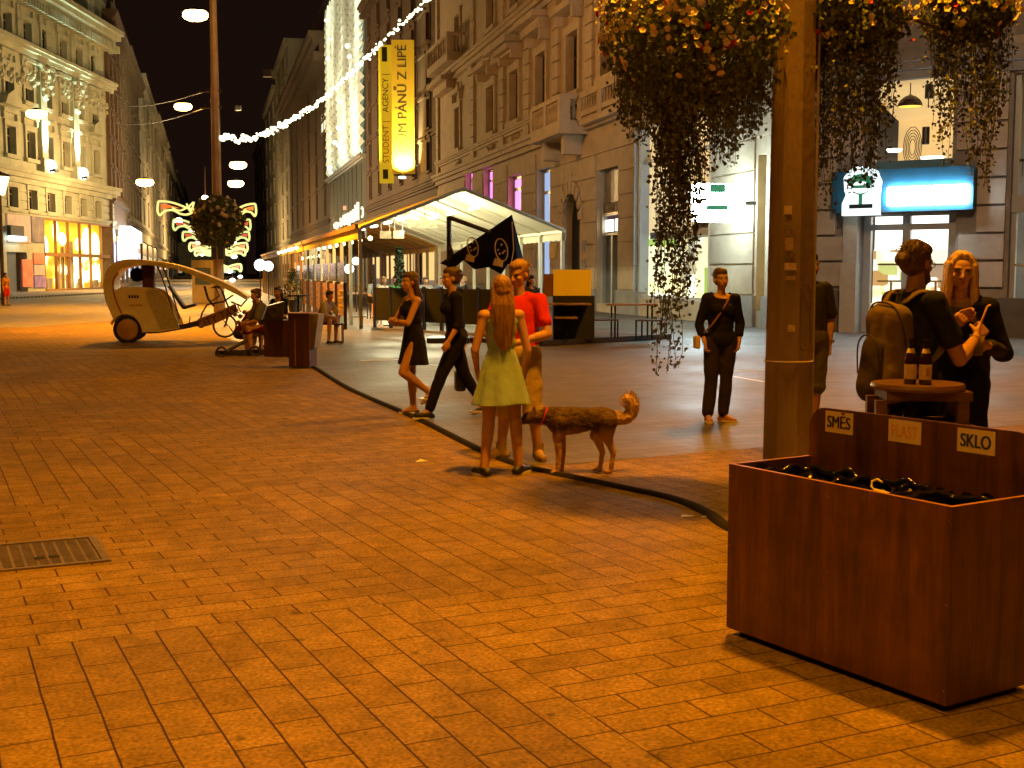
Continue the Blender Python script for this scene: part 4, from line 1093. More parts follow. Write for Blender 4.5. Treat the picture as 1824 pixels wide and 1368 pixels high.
BAG = mat('black_plastic_bag', (.008, .007, .007), rough=.16, var=.2, bump=.8, bscale=14)
for q in range(3):     # black bags folded over the rims
    g = MB(); rr = random.Random(q); x0, x1 = T + .01 + q * (BW - .04) / 3, T + (q + 1) * (BW - .04) / 3 - .01
    NX, NY = 22, 16; vs = []
    for j in range(NY):
        for i in range(NX):
            x = x0 + (x1 - x0) * i / (NX - 1); y = .01 + (BD - .02) * j / (NY - 1)
            e = max(abs(i / (NX - 1) - .5), abs(j / (NY - 1) - .5)) * 2
            z = BT - .19 + .14 * max(0, e) ** 3 + .06 * noise.noise(Vector((x * 9, y * 9, q * 3))) + .035 * noise.noise(Vector((x * 26, y * 26, q)))
            vs.append((x, y, z))
    g.add(vs, [(j * NX + i, j * NX + i + 1, (j + 1) * NX + i + 1, (j + 1) * NX + i) for j in range(NY - 1) for i in range(NX - 1)])
    # crumpled rim
    pts = []
    for k in range(60):
        a = 2 * math.pi * k / 60; cx_ = (x0 + x1) / 2; cy_ = BD / 2
        px_ = cx_ + (x1 - x0) * .47 * max(-1, min(1, 1.25 * math.cos(a))); py_ = cy_ + (BD - .06) * .47 * max(-1, min(1, 1.25 * math.sin(a)))
        pts.append((px_, py_, BT - .045 + .04 * noise.noise(Vector((px_ * 12, py_ * 12, q + 7)))))
    g.tube(pts, [.014 + .008 * noise.noise(Vector((p[0] * 30, p[1] * 30, 3))) for p in pts], 7, close=True)
    o = g.build('bag_liner', BAG, bin_, smooth=True)
o = thing('walking_stick', 'cream coloured stick with a hook lying across the bags in the wooden bin', 'stick', bin_.matrix_basis @ Vector((.62, .25, BT - .055)), bz)
o.location = fl + Matrix.Rotation(bz, 3, 'Z') @ Vector((.60, .27, BT - .06)); 
g = MB(); g.tube([(0, 0, 0), (.30, -.04, -.012)], .011, 10); g.tube([(0, 0, 0), (-.03, .01, .012), (-.035, .02, .035), (-.01, .025, .045), (.02, .02, .038)], .005, 8); g.build('stick', mat('cream_plastic', (.8, .66, .35), rough=.35, var=.05, bump=0), o, smooth=True)

# ================================================================ lamp posts
POLEM = mat('pole_brown_paint', (.27, .20, .15), rough=.55, var=.3, vscale=2.2, bump=.3, bscale=40, stretch=(1, 1, .35))
PX, PY = G(1399, 888).x, G(1399, 888).y
pole = thing('lamp_post', 'thick octagonal brown steel post with stickers behind the wooden bin', 'lamp post', (PX, PY, 0), R(11), 'tall steel posts of the street lighting')
def octo(g, prof): g.lathe(prof, 8, (0, 0, 0))
g = MB(); octo(g, [(.30, 0), (.30, .03), (.185, .031), (.180, .5), (.165, 2.6), (.155, 3.6), (.115, 10.4)]); shaft = g.build('shaft', POLEM, pole)
Mz = Matrix.Rotation(R(-11), 4, 'Z')
g = MB(Mz); g.tube([(.168, -.05, .03), (.166, -.05, 1.55), (.164, -.048, 1.75), (.164, -.05, 3.6)], .011, 8); g.build('cable_duct', mat('grey_duct', (.45, .38, .28), rough=.4, var=.1, bump=0), pole)
g = MB(); g.tube([(.178 * math.cos(a), .178 * math.sin(a), 1.02) for a in [2 * math.pi * k / 24 for k in range(24)]], .004, 6, close=True); g.build('strap', mat('pale_tie', (.7, .6, .45), var=0, bump=0), pole)
# stickers and remains of bills, on the facet that faces the camera
fa = R(-11 - 90)
def facet(dx, z, w, h, m, nm='sticker', ang=-112.5 + 11):
    # facet normals at odd multiples of 22.5 degrees in the pole frame
    a = R(-112.5); r_ = (.18 - .0062 * (z - .5)) * math.cos(R(22.5)) + .002
    nrm = Vector((math.cos(a), math.sin(a), 0)); t = Vector((-nrm.y, nrm.x, 0)); c = nrm * r_ + t * dx
    g = MB(); p = [c + t * (-w / 2) + Vector((0, 0, z - h / 2)), c + t * (w / 2) + Vector((0, 0, z - h / 2)), c + t * (w / 2) + Vector((0, 0, z + h / 2)), c + t * (-w / 2) + Vector((0, 0, z + h / 2))]
    g.add([q for q in p] + [q + nrm * .0015 for q in p], [(4, 5, 6, 7), (0, 1, 5, 4), (1, 2, 6, 5), (2, 3, 7, 6), (3, 0, 4, 7)]); return g.build(nm, m, pole)
ST1 = mat('sticker_pale', (.6, .47, .36), var=.3, vscale=40, bump=0); ST2 = mat('sticker_dark', (.06, .05, .06), col2=(.35, .26, .2), vscale=60, bump=0); ST3 = mat('sticker_torn', (.5, .36, .25), col2=(.3, .2, .13), vscale=45, bump=0)
facet(-.025, 2.10, .055, .06, ST1); facet(-.02, 1.98, .065, .035, ST2); facet(-.01, 1.935, .08, .05, ST2); facet(-.012, 1.86, .06, .09, ST3); facet(-.01, 1.785, .085, .02, ST2); facet(0, 1.70, .085, .05, ST1); facet(.015, 1.26, .05, .05, ST1); facet(.0, 1.62, .07, .03, ST3)
g = MB(Mz)   # inspection door outline
dd = [( .045, -.1615, 1.15), (.045, -.1615, 1.52), (.06, -.158, 1.57), (.10, -.138, 1.57), (.12, -.125, 1.52), (.125, -.125, 1.15), (.10, -.14, 1.1), (.06, -.158, 1.1)]
g.tube(dd, .003, 5, close=True); g.build('door_seam', mat('seam_dark', (.05, .03, .02), var=0, bump=0), pole)

# ================================================================ flowers
LEAF = mat('petunia_leaf', (.11, .15, .055), rough=.6, var=.45, vscale=9, bump=0)
LEAF2 = mat('ivy_leaf', (.15, .19, .10), rough=.6, var=.4, vscale=9, bump=0)
FLOW = mat('pale_petal', (.80, .72, .50), rough=.6, var=.15, vscale=20, bump=0)
FLOWR = mat('red_petal', (.5, .02, .02), rough=.6, var=.15, bump=0)
def leaf(g, p, s_, rr):
    d = Vector((rr.gauss(0, 1), rr.gauss(0, 1), rr.gauss(0, .7) - .3)).normalized(); a = d.orthogonal().normalized(); b = d.cross(a)
    an = rr.uniform(0, 6.28); t = a * math.cos(an) + b * math.sin(an); w = d.cross(t)
    p = Vector(p)
    g.add([p, p + t * s_ * .5 + w * s_ * .42, p + t * s_, p + t * s_ * .5 - w * s_ * .42], [(0, 1, 2, 3)])
def flower(g, p, s_, rr, out):
    d = (Vector(out) + Vector((rr.gauss(0, .35), rr.gauss(0, .35), rr.gauss(0, .35)))).normalized(); a = d.orthogonal().normalized(); b = d.cross(a); p = Vector(p)
    vs = [p]; n = 10
    for k in range(n):
        r_ = s_ * (1 if k % 2 == 0 else .78); an = 2 * math.pi * k / n
        vs.append(p + (a * math.cos(an) + b * math.sin(an)) * r_ + d * s_ * .45)
    g.add(vs, [(0, 1 + k, 1 + (k + 1) % n) for k in range(n)])
def basket(label, loc, rad, rng, nleaf=5200, nflow=120, strands=(), leafs=.042, hang=.75, anchor=None, side=None, group='flower baskets on the street posts', flows=.04, zsq=.8, sparse=46):
    t = thing('hanging_basket', label, 'flower basket', loc, 0, group)
    rr = random.Random(rng)
    g = MB(); g.lathe([(.02, -.28), (.16, -.26), (.27, -.12), (.32, 0), (.30, 0), (.25, -.1), (.02, -.2)], 18, (0, 0, .05)); g.build('pot', DFRAME, t)
    if anchor is not None:
        g = MB(); a = Vector(anchor); g.tube([a, a * .5 + Vector((0, 0, .06)), (0, 0, .05)], .022, 8); g.tube([a + Vector((0, 0, -.5)), a * .5 + Vector((0, 0, -.12)), (0, 0, -.2)], .016, 8); g.build('bracket', DFRAME, t)
    g = MB()
    for k in range(nleaf):
        while True:
            q = Vector((rr.uniform(-1, 1), rr.uniform(-1, 1), rr.uniform(-1, 1)))
            if .12 < q.length < 1: break
        cl = noise.noise(q * 2.6 + Vector((rng, 0, 0)))
        r_ = rad * (1 + .22 * cl) * (.45 + .55 * q.length)
        q = q.normalized() * r_; q.z *= zsq
        if cl < -.33 and rr.random() < .7: continue
        leaf(g, q, leafs * rr.uniform(.6, 1.3), rr)
    g.build('foliage', LEAF, t)
    # curtain of thin trailing shoots below the ball
    g = MB(); st = MB()
    def shoot(x, y, z, ln, dens, sway):
        pts = []; n = max(3, int(ln / .05)); a = rr.uniform(0, 6.28); dx = dy = 0
        for i in range(n):
            dx += rr.gauss(0, .006); dy += rr.gauss(0, .006)
            pts.append((x + dx + sway * math.sin(a + i * .35), y + dy + sway * math.cos(a + i * .3), z - i * .05))
        st.tube(pts, .0022, 3, caps=False)
        for p in pts:
            for _ in range(3):
                if rr.random() < dens: leaf(g, (p[0] + rr.gauss(0, .022), p[1] + rr.gauss(0, .022), p[2] + rr.gauss(0, .02)), leafs * rr.uniform(.45, 1.0), rr)
    for k in range(sparse):
        a = rr.uniform(0, 6.28); r_ = rad * math.sqrt(rr.uniform(.05, 1)) * .92
        shoot(r_ * math.cos(a), r_ * math.sin(a), -rad * zsq * math.sqrt(max(.04, 1 - (r_ / rad) ** 2)) * .8, hang * rr.uniform(.3, 1.0) * (1.15 - .5 * r_ / rad), .8, .012)
    for (x, y, ln, cnt, wd) in strands:
        for k in range(cnt):
            shoot(x + rr.gauss(0, wd), y + rr.gauss(0, wd), -rad * .4, ln * rr.uniform(.55, 1.0), .85, .02)
    st.build('shoot', mat('stem_green', (.10, .08, .04), var=.2, bump=0), t); g.build('trailing_leaf', LEAF2, t)
    g = MB(); g2 = MB()
    for k in range(nflow):
        q = Vector((rr.gauss(0, 1), rr.gauss(0, 1), rr.gauss(.45, .75))).normalized()
        if side is not None and q.dot(Vector(side)) < -.2 and rr.random() < .7: continue
        p = q * rad * (1.0 + rr.uniform(-.02, .1)); p.z *= zsq
        for _ in range(rr.choice((1, 2, 3, 4))):
            flower(g if rr.random() > .06 else g2, p + Vector((rr.gauss(0, .035), rr.gauss(0, .035), rr.gauss(0, .04))), flows * rr.uniform(.7, 1.1), rr, q)
    g.build('blossom', FLOW, t); g2.build('red_blossom', FLOWR, t)
    return t
def bk(u, v, Y): return AT(u, v, Y)
b1 = bk(1237, 52, PY - .25); b2 = bk(1512, 25, PY + .15); b3 = bk(1722, 18, PY + .9)
pv_ = Vector((PX, PY, 0))
basket('lavish pale flowered basket left of the brown post, one long vine hanging low', b1, .60, 1, nleaf=8500, nflow=330, anchor=(PX - b1.x - .15, PY - b1.y, 0), hang=.75,
       strands=[(-.13, -.05, 2.25, 22, .05), (-.11, -.05, 1.75, 26, .07), (-.06, 0, 1.15, 24, .12)], side=(-.5, -.8, .1), flows=.029, sparse=330)
basket('leafy basket right behind the brown post, mostly green', b2, .40, 2, nleaf=4200, nflow=90, anchor=(PX - b2.x + .15, PY - b2.y, 0), hang=1.25, strands=[(-.25, -.05, 1.45, 10, .06), (.12, -.1, 1.2, 14, .08)], flows=.028, sparse=105)
basket('drooping green basket farthest right of the brown post', b3, .34, 3, nleaf=3600, nflow=100, anchor=(PX - b3.x + .15, PY - b3.y, 0), hang=1.2, strands=[(.12, -.05, 1.35, 14, .07)], flows=.03, sparse=75)

# far post with its ball of flowers
FPos = G(391, 556)
fp = thing('lamp_post', 'slender tall post with a round ball of flowers, beyond the bicycle taxi', 'lamp post', FPos, 0, 'tall steel posts of the street lighting')
g = MB(); octo(g, [(.26, 0), (.22, 1), (.19, 7), (.13, 15)]); g.build('shaft', mat('pole_ochre', (.42, .28, .12), rough=.5, var=.2, vscale=2, bump=.1), fp)
g = MB(); 
for zz in (AT(391, 162, FPos.y).z, AT(391, 191, FPos.y).z): g.tube([(-.1, 0, zz), (-.6, 0, zz - .02)], .05, 8); g.tube([(.1, 0, zz), (.25, 0, zz)], .06, 8)
g.build('wire_clamp', DFRAME, fp)
zc = AT(391, 395, FPos.y).z; rb = 42 / 2200 * FPos.y * 1.0
b4 = basket('round ball of pale flowers on the slender far post', (FPos.x, FPos.y - .02, zc), rb, 9, nleaf=9000, nflow=120, leafs=.15, hang=.5, flows=.085, sparse=50, zsq=1.0)
g = MB(); g.box(-.25, .25, -.2, .2, 2.2, 3.1) ; g.build('notice_box', mat('blue_notice', (.05, .07, .16), var=.1, bump=0), fp)
# ================================================================ people
def cap(g, p0, p1, r0, r1, n=14, flat=None, m=4):
    """tapered capsule; flat=(direction, factor) squashes the section along a direction"""
    p0 = Vector(p0); p1 = Vector(p1); ax_ = p1 - p0; L_ = ax_.length
    if L_ < 1e-5: ax_ = Vector((0, 0, 1)); 
    ax_.normalize()
    if flat: b = (Vector(flat[0]) - ax_ * ax_.dot(Vector(flat[0]))).normalized()
    else: b = ax_.orthogonal().normalized()
    a = ax_.cross(b).normalized(); fb = flat[1] if flat else 1.0
    rings = []
    for i in range(m + 1):
        t = math.pi / 2 * (1 - i / m); rings.append((p0 - ax_ * r0 * math.sin(t), max(r0 * math.cos(t), r0 * .02)))
    for i in range(m + 1):
        t = math.pi / 2 * i / m; rings.append((p1 + ax_ * r1 * math.sin(t), max(r1 * math.cos(t), r1 * .02)))
    vs = []
    for c, r in rings:
        for k in range(n):
            an = 2 * math.pi * k / n; vs.append(c + a * r * math.cos(an) + b * r * fb * math.sin(an))
    fs = [(i * n + k, i * n + (k + 1) % n, (i + 1) * n + (k + 1) % n, (i + 1) * n + k) for i in range(len(rings) - 1) for k in range(n)]
    fs += [tuple(range(n))[::-1], tuple((len(rings) - 1) * n + k for k in range(n))]
    g.add(vs, fs)
def ell(g, c, r, M3=None, n=18, m=12):
    vs = []; M3 = M3 or Matrix.Identity(3); c = Vector(c)
    for i in range(m + 1):
        t = math.pi * i / m; rr_ = max(math.sin(t), .01)
        for k in range(n):
            a = 2 * math.pi * k / n
            vs.append(c + M3 @ Vector((r[0] * rr_ * math.cos(a), r[1] * rr_ * math.sin(a), -r[2] * math.cos(t))))
    fs = [(i * n + k, i * n + (k + 1) % n, (i + 1) * n + (k + 1) % n, (i + 1) * n + k) for i in range(m) for k in range(n)]
    fs += [tuple(range(n))[::-1], tuple(m * n + k for k in range(n))]
    g.add(vs, fs)
def remesh(g, name, m, parent, vox=.009, smooth=4, cut=None, wrinkle=0.0, wscale=9, hole=None):
    me = g.mesh('tmp')
    o = bpy.data.objects.new('tmp', me); COL.objects.link(o)
    md = o.modifiers.new('r', 'REMESH'); md.mode = 'VOXEL'; md.voxel_size = vox
    if smooth:
        sm = o.modifiers.new('s', 'SMOOTH'); sm.iterations = smooth; sm.factor = .5
    dg = bpy.context.evaluated_depsgraph_get(); dg.update()
    r = bpy.data.meshes.new_from_object(o.evaluated_get(dg))
    bpy.data.objects.remove(o); bpy.data.meshes.remove(me)
    r.name = name
    if wrinkle:
        ns = [v.normal.copy() for v in r.vertices]
        for v, nn in zip(r.vertices, ns):
            c = v.co; v.co = c + nn * wrinkle * (noise.noise(Vector((c.x * wscale, c.y * wscale, c.z * wscale * .45))) + .5 * noise.noise(Vector((c.x * wscale * 2.2, c.y * wscale * 2.2, c.z * wscale * 1.4))))
    if cut or hole:
        bm = bmesh.new(); bm.from_mesh(r); cut = cut or []
        if hole: bmesh.ops.delete(bm, geom=[v for v in bm.verts if ((v.co - hole[0]) * 1.0).length < hole[1]], context='VERTS')
        for co, no in cut:
            bmesh.ops.bisect_plane(bm, geom=bm.verts[:] + bm.edges[:] + bm.faces[:], plane_co=co, plane_no=no, clear_outer=True)
        bm.to_mesh(r); bm.free()
    for p in r.polygons: p.use_smooth = True
    r.materials.clear(); r.materials.append(m)
    return link(name, r, parent)

SKIN = mat('skin', (.50, .27, .17), rough=.55, var=.08, vscale=8, bump=.05, bscale=60)
LIPS = mat('lips', (.36, .11, .08), rough=.45, var=0, bump=0)
EYEW = mat('eye_white', (.7, .68, .62), rough=.3, var=0, bump=0)
EYED = mat('eye_dark', (.03, .02, .015), rough=.2, var=0, bump=0)
def hair_mat(name, c0, c1): return mat(name, c1, col2=c0, vscale=1.0, rough=.45, bump=.5, bscale=2.0, stretch=(55, 55, 4))
H_BLOND = hair_mat('hair_blond', (.42, .25, .09), (.80, .58, .28))
H_DBLOND = hair_mat('hair_dark_blond', (.20, .10, .035), (.46, .27, .12))
H_BROWN = hair_mat('hair_brown', (.045, .022, .012), (.11, .058, .03))
H_DARK = hair_mat('hair_dark', (.012, .008, .006), (.03, .02, .015))
def cloth(name, c, **k): return mat('cloth_' + name, c, rough=k.pop('rough', .85), var=.14, vscale=5, bump=k.pop('bump', .35), bscale=16, spec=.12, **k)

def hand(g, w, d, n_, k=1.0, curl=.5, thumb=1, spread=1.0, grip=False):
    """w wrist, d direction of the hand, n_ palm normal (fingers curl towards it)"""
    d = Vector(d).normalized(); n_ = Vector(n_); n_ = (n_ - d * n_.dot(d)).normalized(); s_ = d.cross(n_).normalized() * thumb
    w = Vector(w)
    pc = w + d * .085 * k
    cap(g, w - d * .01, w + d * .03 * k, .026 * k, .028 * k, flat=(n_, .75))
    for q in (-.027, -.009, .009, .027): cap(g, w + d * .02 * k + s_ * q * .6 * k, pc + s_ * q * k, .016 * k, .0145 * k)
    for i, (q, L_) in enumerate(((.030, .070), (.0105, .080), (-.0095, .074), (-.0285, .056))):
        b = pc + s_ * q * k * 1.06; dd = (d + s_ * q * 2.2 * spread).normalized(); c = curl + .12 * i
        a1 = dd * math.cos(c * .7) + n_ * math.sin(c * .7); a2 = dd * math.cos(c * 1.7) + n_ * math.sin(c * 1.7); a3 = dd * math.cos(c * 2.6) + n_ * math.sin(c * 2.6)
        p1 = b + a1 * L_ * .45 * k; p2 = p1 + a2 * L_ * .32 * k; p3 = p2 + a3 * L_ * .25 * k
        cap(g, b, p1, .0098 * k, .0088 * k, 8); cap(g, p1, p2, .0088 * k, .008 * k, 8); cap(g, p2, p3, .008 * k, .0066 * k, 8)
    tb = w + d * .03 * k + s_ * .028 * k; td = (d * .75 + s_ * .75 + n_ * .25 + n_ * curl * .5).normalized(); t2 = (d + s_ * .25 + n_ * (.3 + curl * .7)).normalized()
    cap(g, w + d * .015 * k + s_ * .01 * k, tb, .016 * k, .0135 * k, 10); cap(g, tb, tb + td * .038 * k, .0135 * k, .0105 * k, 10); cap(g, tb + td * .038 * k, tb + td * .038 * k + t2 * .032 * k, .0105 * k, .008 * k, 8)

def human(label, loc, rz, H=1.7, sex='f', pose=None, yaw=0, head=(0, 0, 0), hair=('short', None), outfit=None, vox=.0085, skin=None, shoes=None, group=None, build=1.0, beard=None, detail=True):
    skin = skin or SKIN; P = pose or {}; k = H / 1.7; fem = sex == 'f'
    t = thing('person', label, 'person', loc, rz, group)
    sh = (.155 if fem else .172) * k; hipw = .088 * k; bw = build
    Rt = Matrix.Rotation(yaw, 3, 'Z')
    pel = Vector(P.get('pelvis', (0, 0, .93))) * k; che = Vector(P.get('chest', (0, .0, 1.25))) * k
    up = (che - pel).normalized()
    wai = pel + (che - pel) * .42
    nk = che + up * .175 * k + Vector((0, .01, 0)) * k; 
    hd = Vector(P['headc']) * k if 'headc' in P else nk + (up * .6 + Vector((0, 0, .4))).normalized() * .165 * k + Rt @ Vector((0, -.018, 0)) * k
    Rh = Euler(head, 'XYZ').to_matrix()      # head rotation (nod, tilt, turn)
    sL = che + up * .125 * k + Rt @ Vector((sh, .005, 0)); sR = che + up * .125 * k + Rt @ Vector((-sh, .005, 0))
    def J(n, d): return Vector(P[n]) * k if n in P else d
    eL = J('eL', sL + Rt @ Vector((.035, .02, -.285)) * k); eR = J('eR', sR + Rt @ Vector((-.035, .02, -.285)) * k)
    wL = J('wL', eL + Rt @ Vector((.01, -.05, -.245)) * k); wR = J('wR', eR + Rt @ Vector((-.01, -.05, -.245)) * k)
    hL = pel + Rt @ Vector((hipw, 0, -.02 * k)); hR = pel + Rt @ Vector((-hipw, 0, -.02 * k))
    kL = J('kL', hL + Vector((.012, -.015, -.42)) * k); kR = J('kR', hR + Vector((-.012, -.015, -.42)) * k)
    aL = J('aL', Vector((kL.x + .01, kL.y + .03, .085 * k))); aR = J('aR', Vector((kR.x - .01, kR.y + .03, .085 * k)))
    tL = Vector(P.get('tL', (.25, -1, 0))).normalized(); tR = Vector(P.get('tR', (-.25, -1, 0))).normalized()
    cw = (.128 if fem else .150) * bw * k; ww_ = (.108 if fem else .132) * bw * k; pw = (.150 if fem else .145) * bw * k
    dep = (.098 if fem else .112) * bw * k
    def torso(g, inf, lo=True, bare=False):
        for c, rx, ry, rz_ in ((che + up * .02 * k, cw, dep, .150 * k), (che - up * .1 * k, (cw + ww_) / 2, dep * .95, .12 * k), (wai, ww_, dep * .88, .13 * k)) + (((pel, pw, dep * 1.08, .115 * k),) if lo else ()):
            ell(g, c, (rx + inf, ry + inf, rz_ + inf), Rt)
        if bare:
            mid = (sL + sR) / 2
            for q_ in (sL, sR): cap(g, mid + (q_ - mid) * .62, nk - up * .045 * k + (q_ - mid) * .3, .034 * k + inf, .03 * k + inf)
            cap(g, mid + (sL - mid) * .6 - up * .05 * k, mid + (sR - mid) * .6 - up * .05 * k, .05 * k + inf, .05 * k + inf)
        else:
            cap(g, sL, sR, .052 * k + inf, .052 * k + inf); cap(g, sL, nk - up * .03 * k, .045 * k + inf, .05 * k + inf); cap(g, sR, nk - up * .03 * k, .045 * k + inf, .05 * k + inf)
        if fem:
            for s_ in (1, -1): ell(g, che + up * .005 + Rt @ Vector((s_ * .058 * k, -dep + .012 * k, 0)), (.052 * k + inf, .042 * k + inf, .055 * k + inf))
    def arm(g, S_, E_, W_, inf, f=2.0):
        """f: 0..1 upper arm, 1..2 forearm"""
        r0, r1, r2 = (.044 if fem else .053) * k, (.035 if fem else .042) * k, (.024 if fem else .029) * k
        if f <= 1:
            cap(g, S_, S_ + (E_ - S_) * f, r0 + inf, r0 + (r1 - r0) * f + inf * 1.4)
        else:
            cap(g, S_, E_, r0 + inf, r1 + inf)
            cap(g, E_, E_ + (W_ - E_) * .35, r1 + inf, r1 * 1.03 + inf) if f >= 1.9 else None
            cap(g, E_, E_ + (W_ - E_) * (f - 1), r1 + inf, r1 + (r2 - r1) * (f - 1) + inf)
    def leg(g, S_, K_, A_, inf, f=2.0, flare=0):
        r0, r1, r2 = (.086 if fem else .084) * bw * k, .057 * k, .038 * k
        if f <= 1: cap(g, S_, S_ + (K_ - S_) * f, r0 + inf, r0 + (r1 - r0) * f + inf + flare)
        else:
            cap(g, S_, K_, r0 + inf, r1 + inf); cap(g, K_, K_ + (A_ - K_) * min(1, f - 1), r1 + inf, r1 + (r2 - r1) * (f - 1) + inf + flare)
            if inf < .008: cap(g, K_ + (A_ - K_) * .12 + Vector((0, .012, 0)) * k, K_ + (A_ - K_) * .5 + Vector((0, .012, 0)) * k, r1 * 1.02 + inf, r2 * 1.25 + inf)
    # ---- body: one surface
    g = MB(); torso(g, 0)
    arm(g, sL, eL, wL, 0); arm(g, sR, eR, wR, 0)
    dl = J('dL', None) if 'dL' in P else None
    hdL = Vector(P['dL']) if 'dL' in P else (wL - eL); hdR = Vector(P['dR']) if 'dR' in P else (wR - eR)
    cu = P.get('curl', .45); cl_, cr_ = (cu if isinstance(cu, tuple) else (cu, cu))
    hand(g, wL, hdL, P.get('nL', (-1, .1, 0)), k * (.93 if fem else 1.04), cl_, thumb=P.get('thL', 1)); hand(g, wR, hdR, P.get('nR', (1, .1, 0)), k * (.93 if fem else 1.04), cr_, thumb=P.get('thR', -1))
    leg(g, hL, kL, aL, 0); leg(g, hR, kR, aR, 0)
    for A_, T_ in ((aL, tL), (aR, tR)):
        cap(g, A_ + Vector((0, 0, -.045 * k)) - T_ * .035 * k, A_ + Vector((0, 0, -.052 * k)) + T_ * .13 * k, .033 * k, .024 * k)
        cap(g, A_, A_ + T_ * .09 * k + Vector((0, 0, -.045 * k)), .035 * k, .027 * k)
    cap(g, nk - up * .04 * k, hd - Vector((0, 0, .05 * k)) , .054 * k if not fem else .047 * k, .05 * k if not fem else .044 * k)
    kh = k * 1.0
    def HV(x, y, z): return hd + Rh @ Vector((x, y, z)) * kh
    ell(g, HV(0, .018, .028), (.073 * kh, .090 * kh, .088 * kh), Rh)
    ell(g, HV(0, -.028, -.03), (.057 * kh, .058 * kh, .078 * kh), Rh)
    ell(g, HV(0, -.030, .035), (.060 * kh, .052 * kh, .055 * kh), Rh)
    cap(g, HV(0, -.058, -.088), HV(0, -.05, -.085), .021 * kh, .026 * kh)
    cap(g, HV(0, -.084, .012), HV(0, -.101, -.026), .0085 * kh, .0135 * kh); 
    for s_ in (1, -1):
        cap(g, HV(s_ * .013, -.088, -.028), HV(s_ * .008, -.09, -.028), .008 * kh, .008 * kh)
        cap(g, HV(s_ * .014, -.081, .026), HV(s_ * .045, -.070, .026), .0085 * kh, .0075 * kh)      # brow
        ell(g, HV(s_ * .038, -.058, -.018), (.02 * kh, .022 * kh, .02 * kh), Rh)                     # cheek
        ell(g, HV(s_ * .072, .01, -.005), (.010 * kh, .020 * kh, .031 * kh), Rh)                     # ear
    cap(g, HV(-.017, -.084, -.056), HV(.017, -.084, -.056), .0075 * kh, .0075 * kh)
    body = remesh(g, 'body', skin, t, vox=vox, smooth=2)
    # ---- face details
    if detail:
        for s_ in (1, -1):
            g = MB(); ell(g, HV(s_ * .030, -.0745, .008), (.0125 * kh, .008 * kh, .0068 * kh), Rh, 12, 8); e_ = g.build('eye', EYEW, t, smooth=True)
            g = MB(); ell(g, HV(s_ * .030, -.0805, .008), (.0058 * kh, .0035 * kh, .0058 * kh), Rh, 10, 6); g.build('iris', EYED, e_, smooth=True)
            g = MB(); cap(g, HV(s_ * .014, -.0885, .027), HV(s_ * .047, -.0765, .029), .0036 * kh, .0028 * kh, 6, m=2); g.build('eyebrow', (hair[1] if hair[1] and hair[1] is not H_BLOND else H_BROWN), t)
            g = MB(); cap(g, HV(s_ * .018, -.0815, .0165), HV(s_ * .042, -.0765, .0155), .0022 * kh, .002 * kh, 6, m=2); g.build('eyelash', EYED, t)
        g = MB(); cap(g, HV(-.019, -.0885, -.0535), HV(.019, -.0885, -.0535), .0042 * kh, .0042 * kh, 8, m=2); cap(g, HV(-.015, -.0885, -.0605), HV(.015, -.0885, -.0605), .005 * kh, .005 * kh, 8, m=2); g.build('lips', LIPS, t, smooth=True)
    # ---- hair
    st, hm = hair
    g = MB()
    if st:
        ell(g, HV(0, .03, .043), (.082 * kh, .094 * kh, .092 * kh), Rh); ell(g, HV(0, .045, .0), (.077 * kh, .08 * kh, .075 * kh), Rh)
        if st == 'longfront': ell(g, HV(0, -.0, .094), (.058 * kh, .062 * kh, .038 * kh), Rh)
        else: ell(g, HV(0, -.02, .082), (.062 * kh, .066 * kh, .047 * kh), Rh)
        if st == 'bun': ell(g, HV(0, .14, .0), (.042 * kh, .04 * kh, .042 * kh), Rh); cap(g, HV(0, .09, .02), HV(0, .12, .01), .05 * kh, .035 * kh)
        if st == 'tied': ell(g, HV(0, .12, .03), (.03 * kh, .03 * kh, .03 * kh), Rh)
        if st == 'long':
            dn = P.get('hairlen', .42) * k
            for q in range(9):
                x = -.07 + .14 * q / 8; y0 = .075 - abs(x) * .45
                a0 = HV(x, y0, .02); a1 = hd + Vector((0, 0, -.17 * k)) + Rh @ Vector((x * 1.1, y0 + .03, 0)) * kh; a2 = a1 + Vector((x * -.1, .012 - .03 * abs(x), -(dn - .16 * k) * (1 - abs(x) * 2.6)))
                cap(g, a0, a1, .03 * kh, .028 * kh, 10); cap(g, a1, a2, .028 * kh, .012 * kh, 10)
        if st == 'longfront':
            for s_ in (1, -1):
                for q, (x, y) in enumerate(((.072, -.01), (.078, .02), (.066, -.038), (.06, .06), (.045, .085))):
                    a0 = HV(s_ * x, y, .045); a1 = hd + Vector((0, 0, -.13 * k)) + Rh @ Vector((s_ * (x + .012), y - .005, 0)) * kh
                    a2 = hd + Vector((0, 0, -(.29 if q < 3 else .30) * k)) + Rh @ Vector((s_ * (x + .005), y - .012, 0)) * kh
                    cap(g, a0, a1, .024 * kh, .024 * kh, 10); cap(g, a1, a2, .024 * kh, .013 * kh, 10)
                cap(g, HV(s_ * .016, -.045, .112), HV(s_ * .074, -.035, .045), .016 * kh, .018 * kh, 10)
        ho = remesh(g, 'hair', hm, t, vox=vox * .9, smooth=3, wrinkle=.005 if st.startswith('long') else .004, wscale=34)
        rr_ = random.Random(len(label)); g = MB()
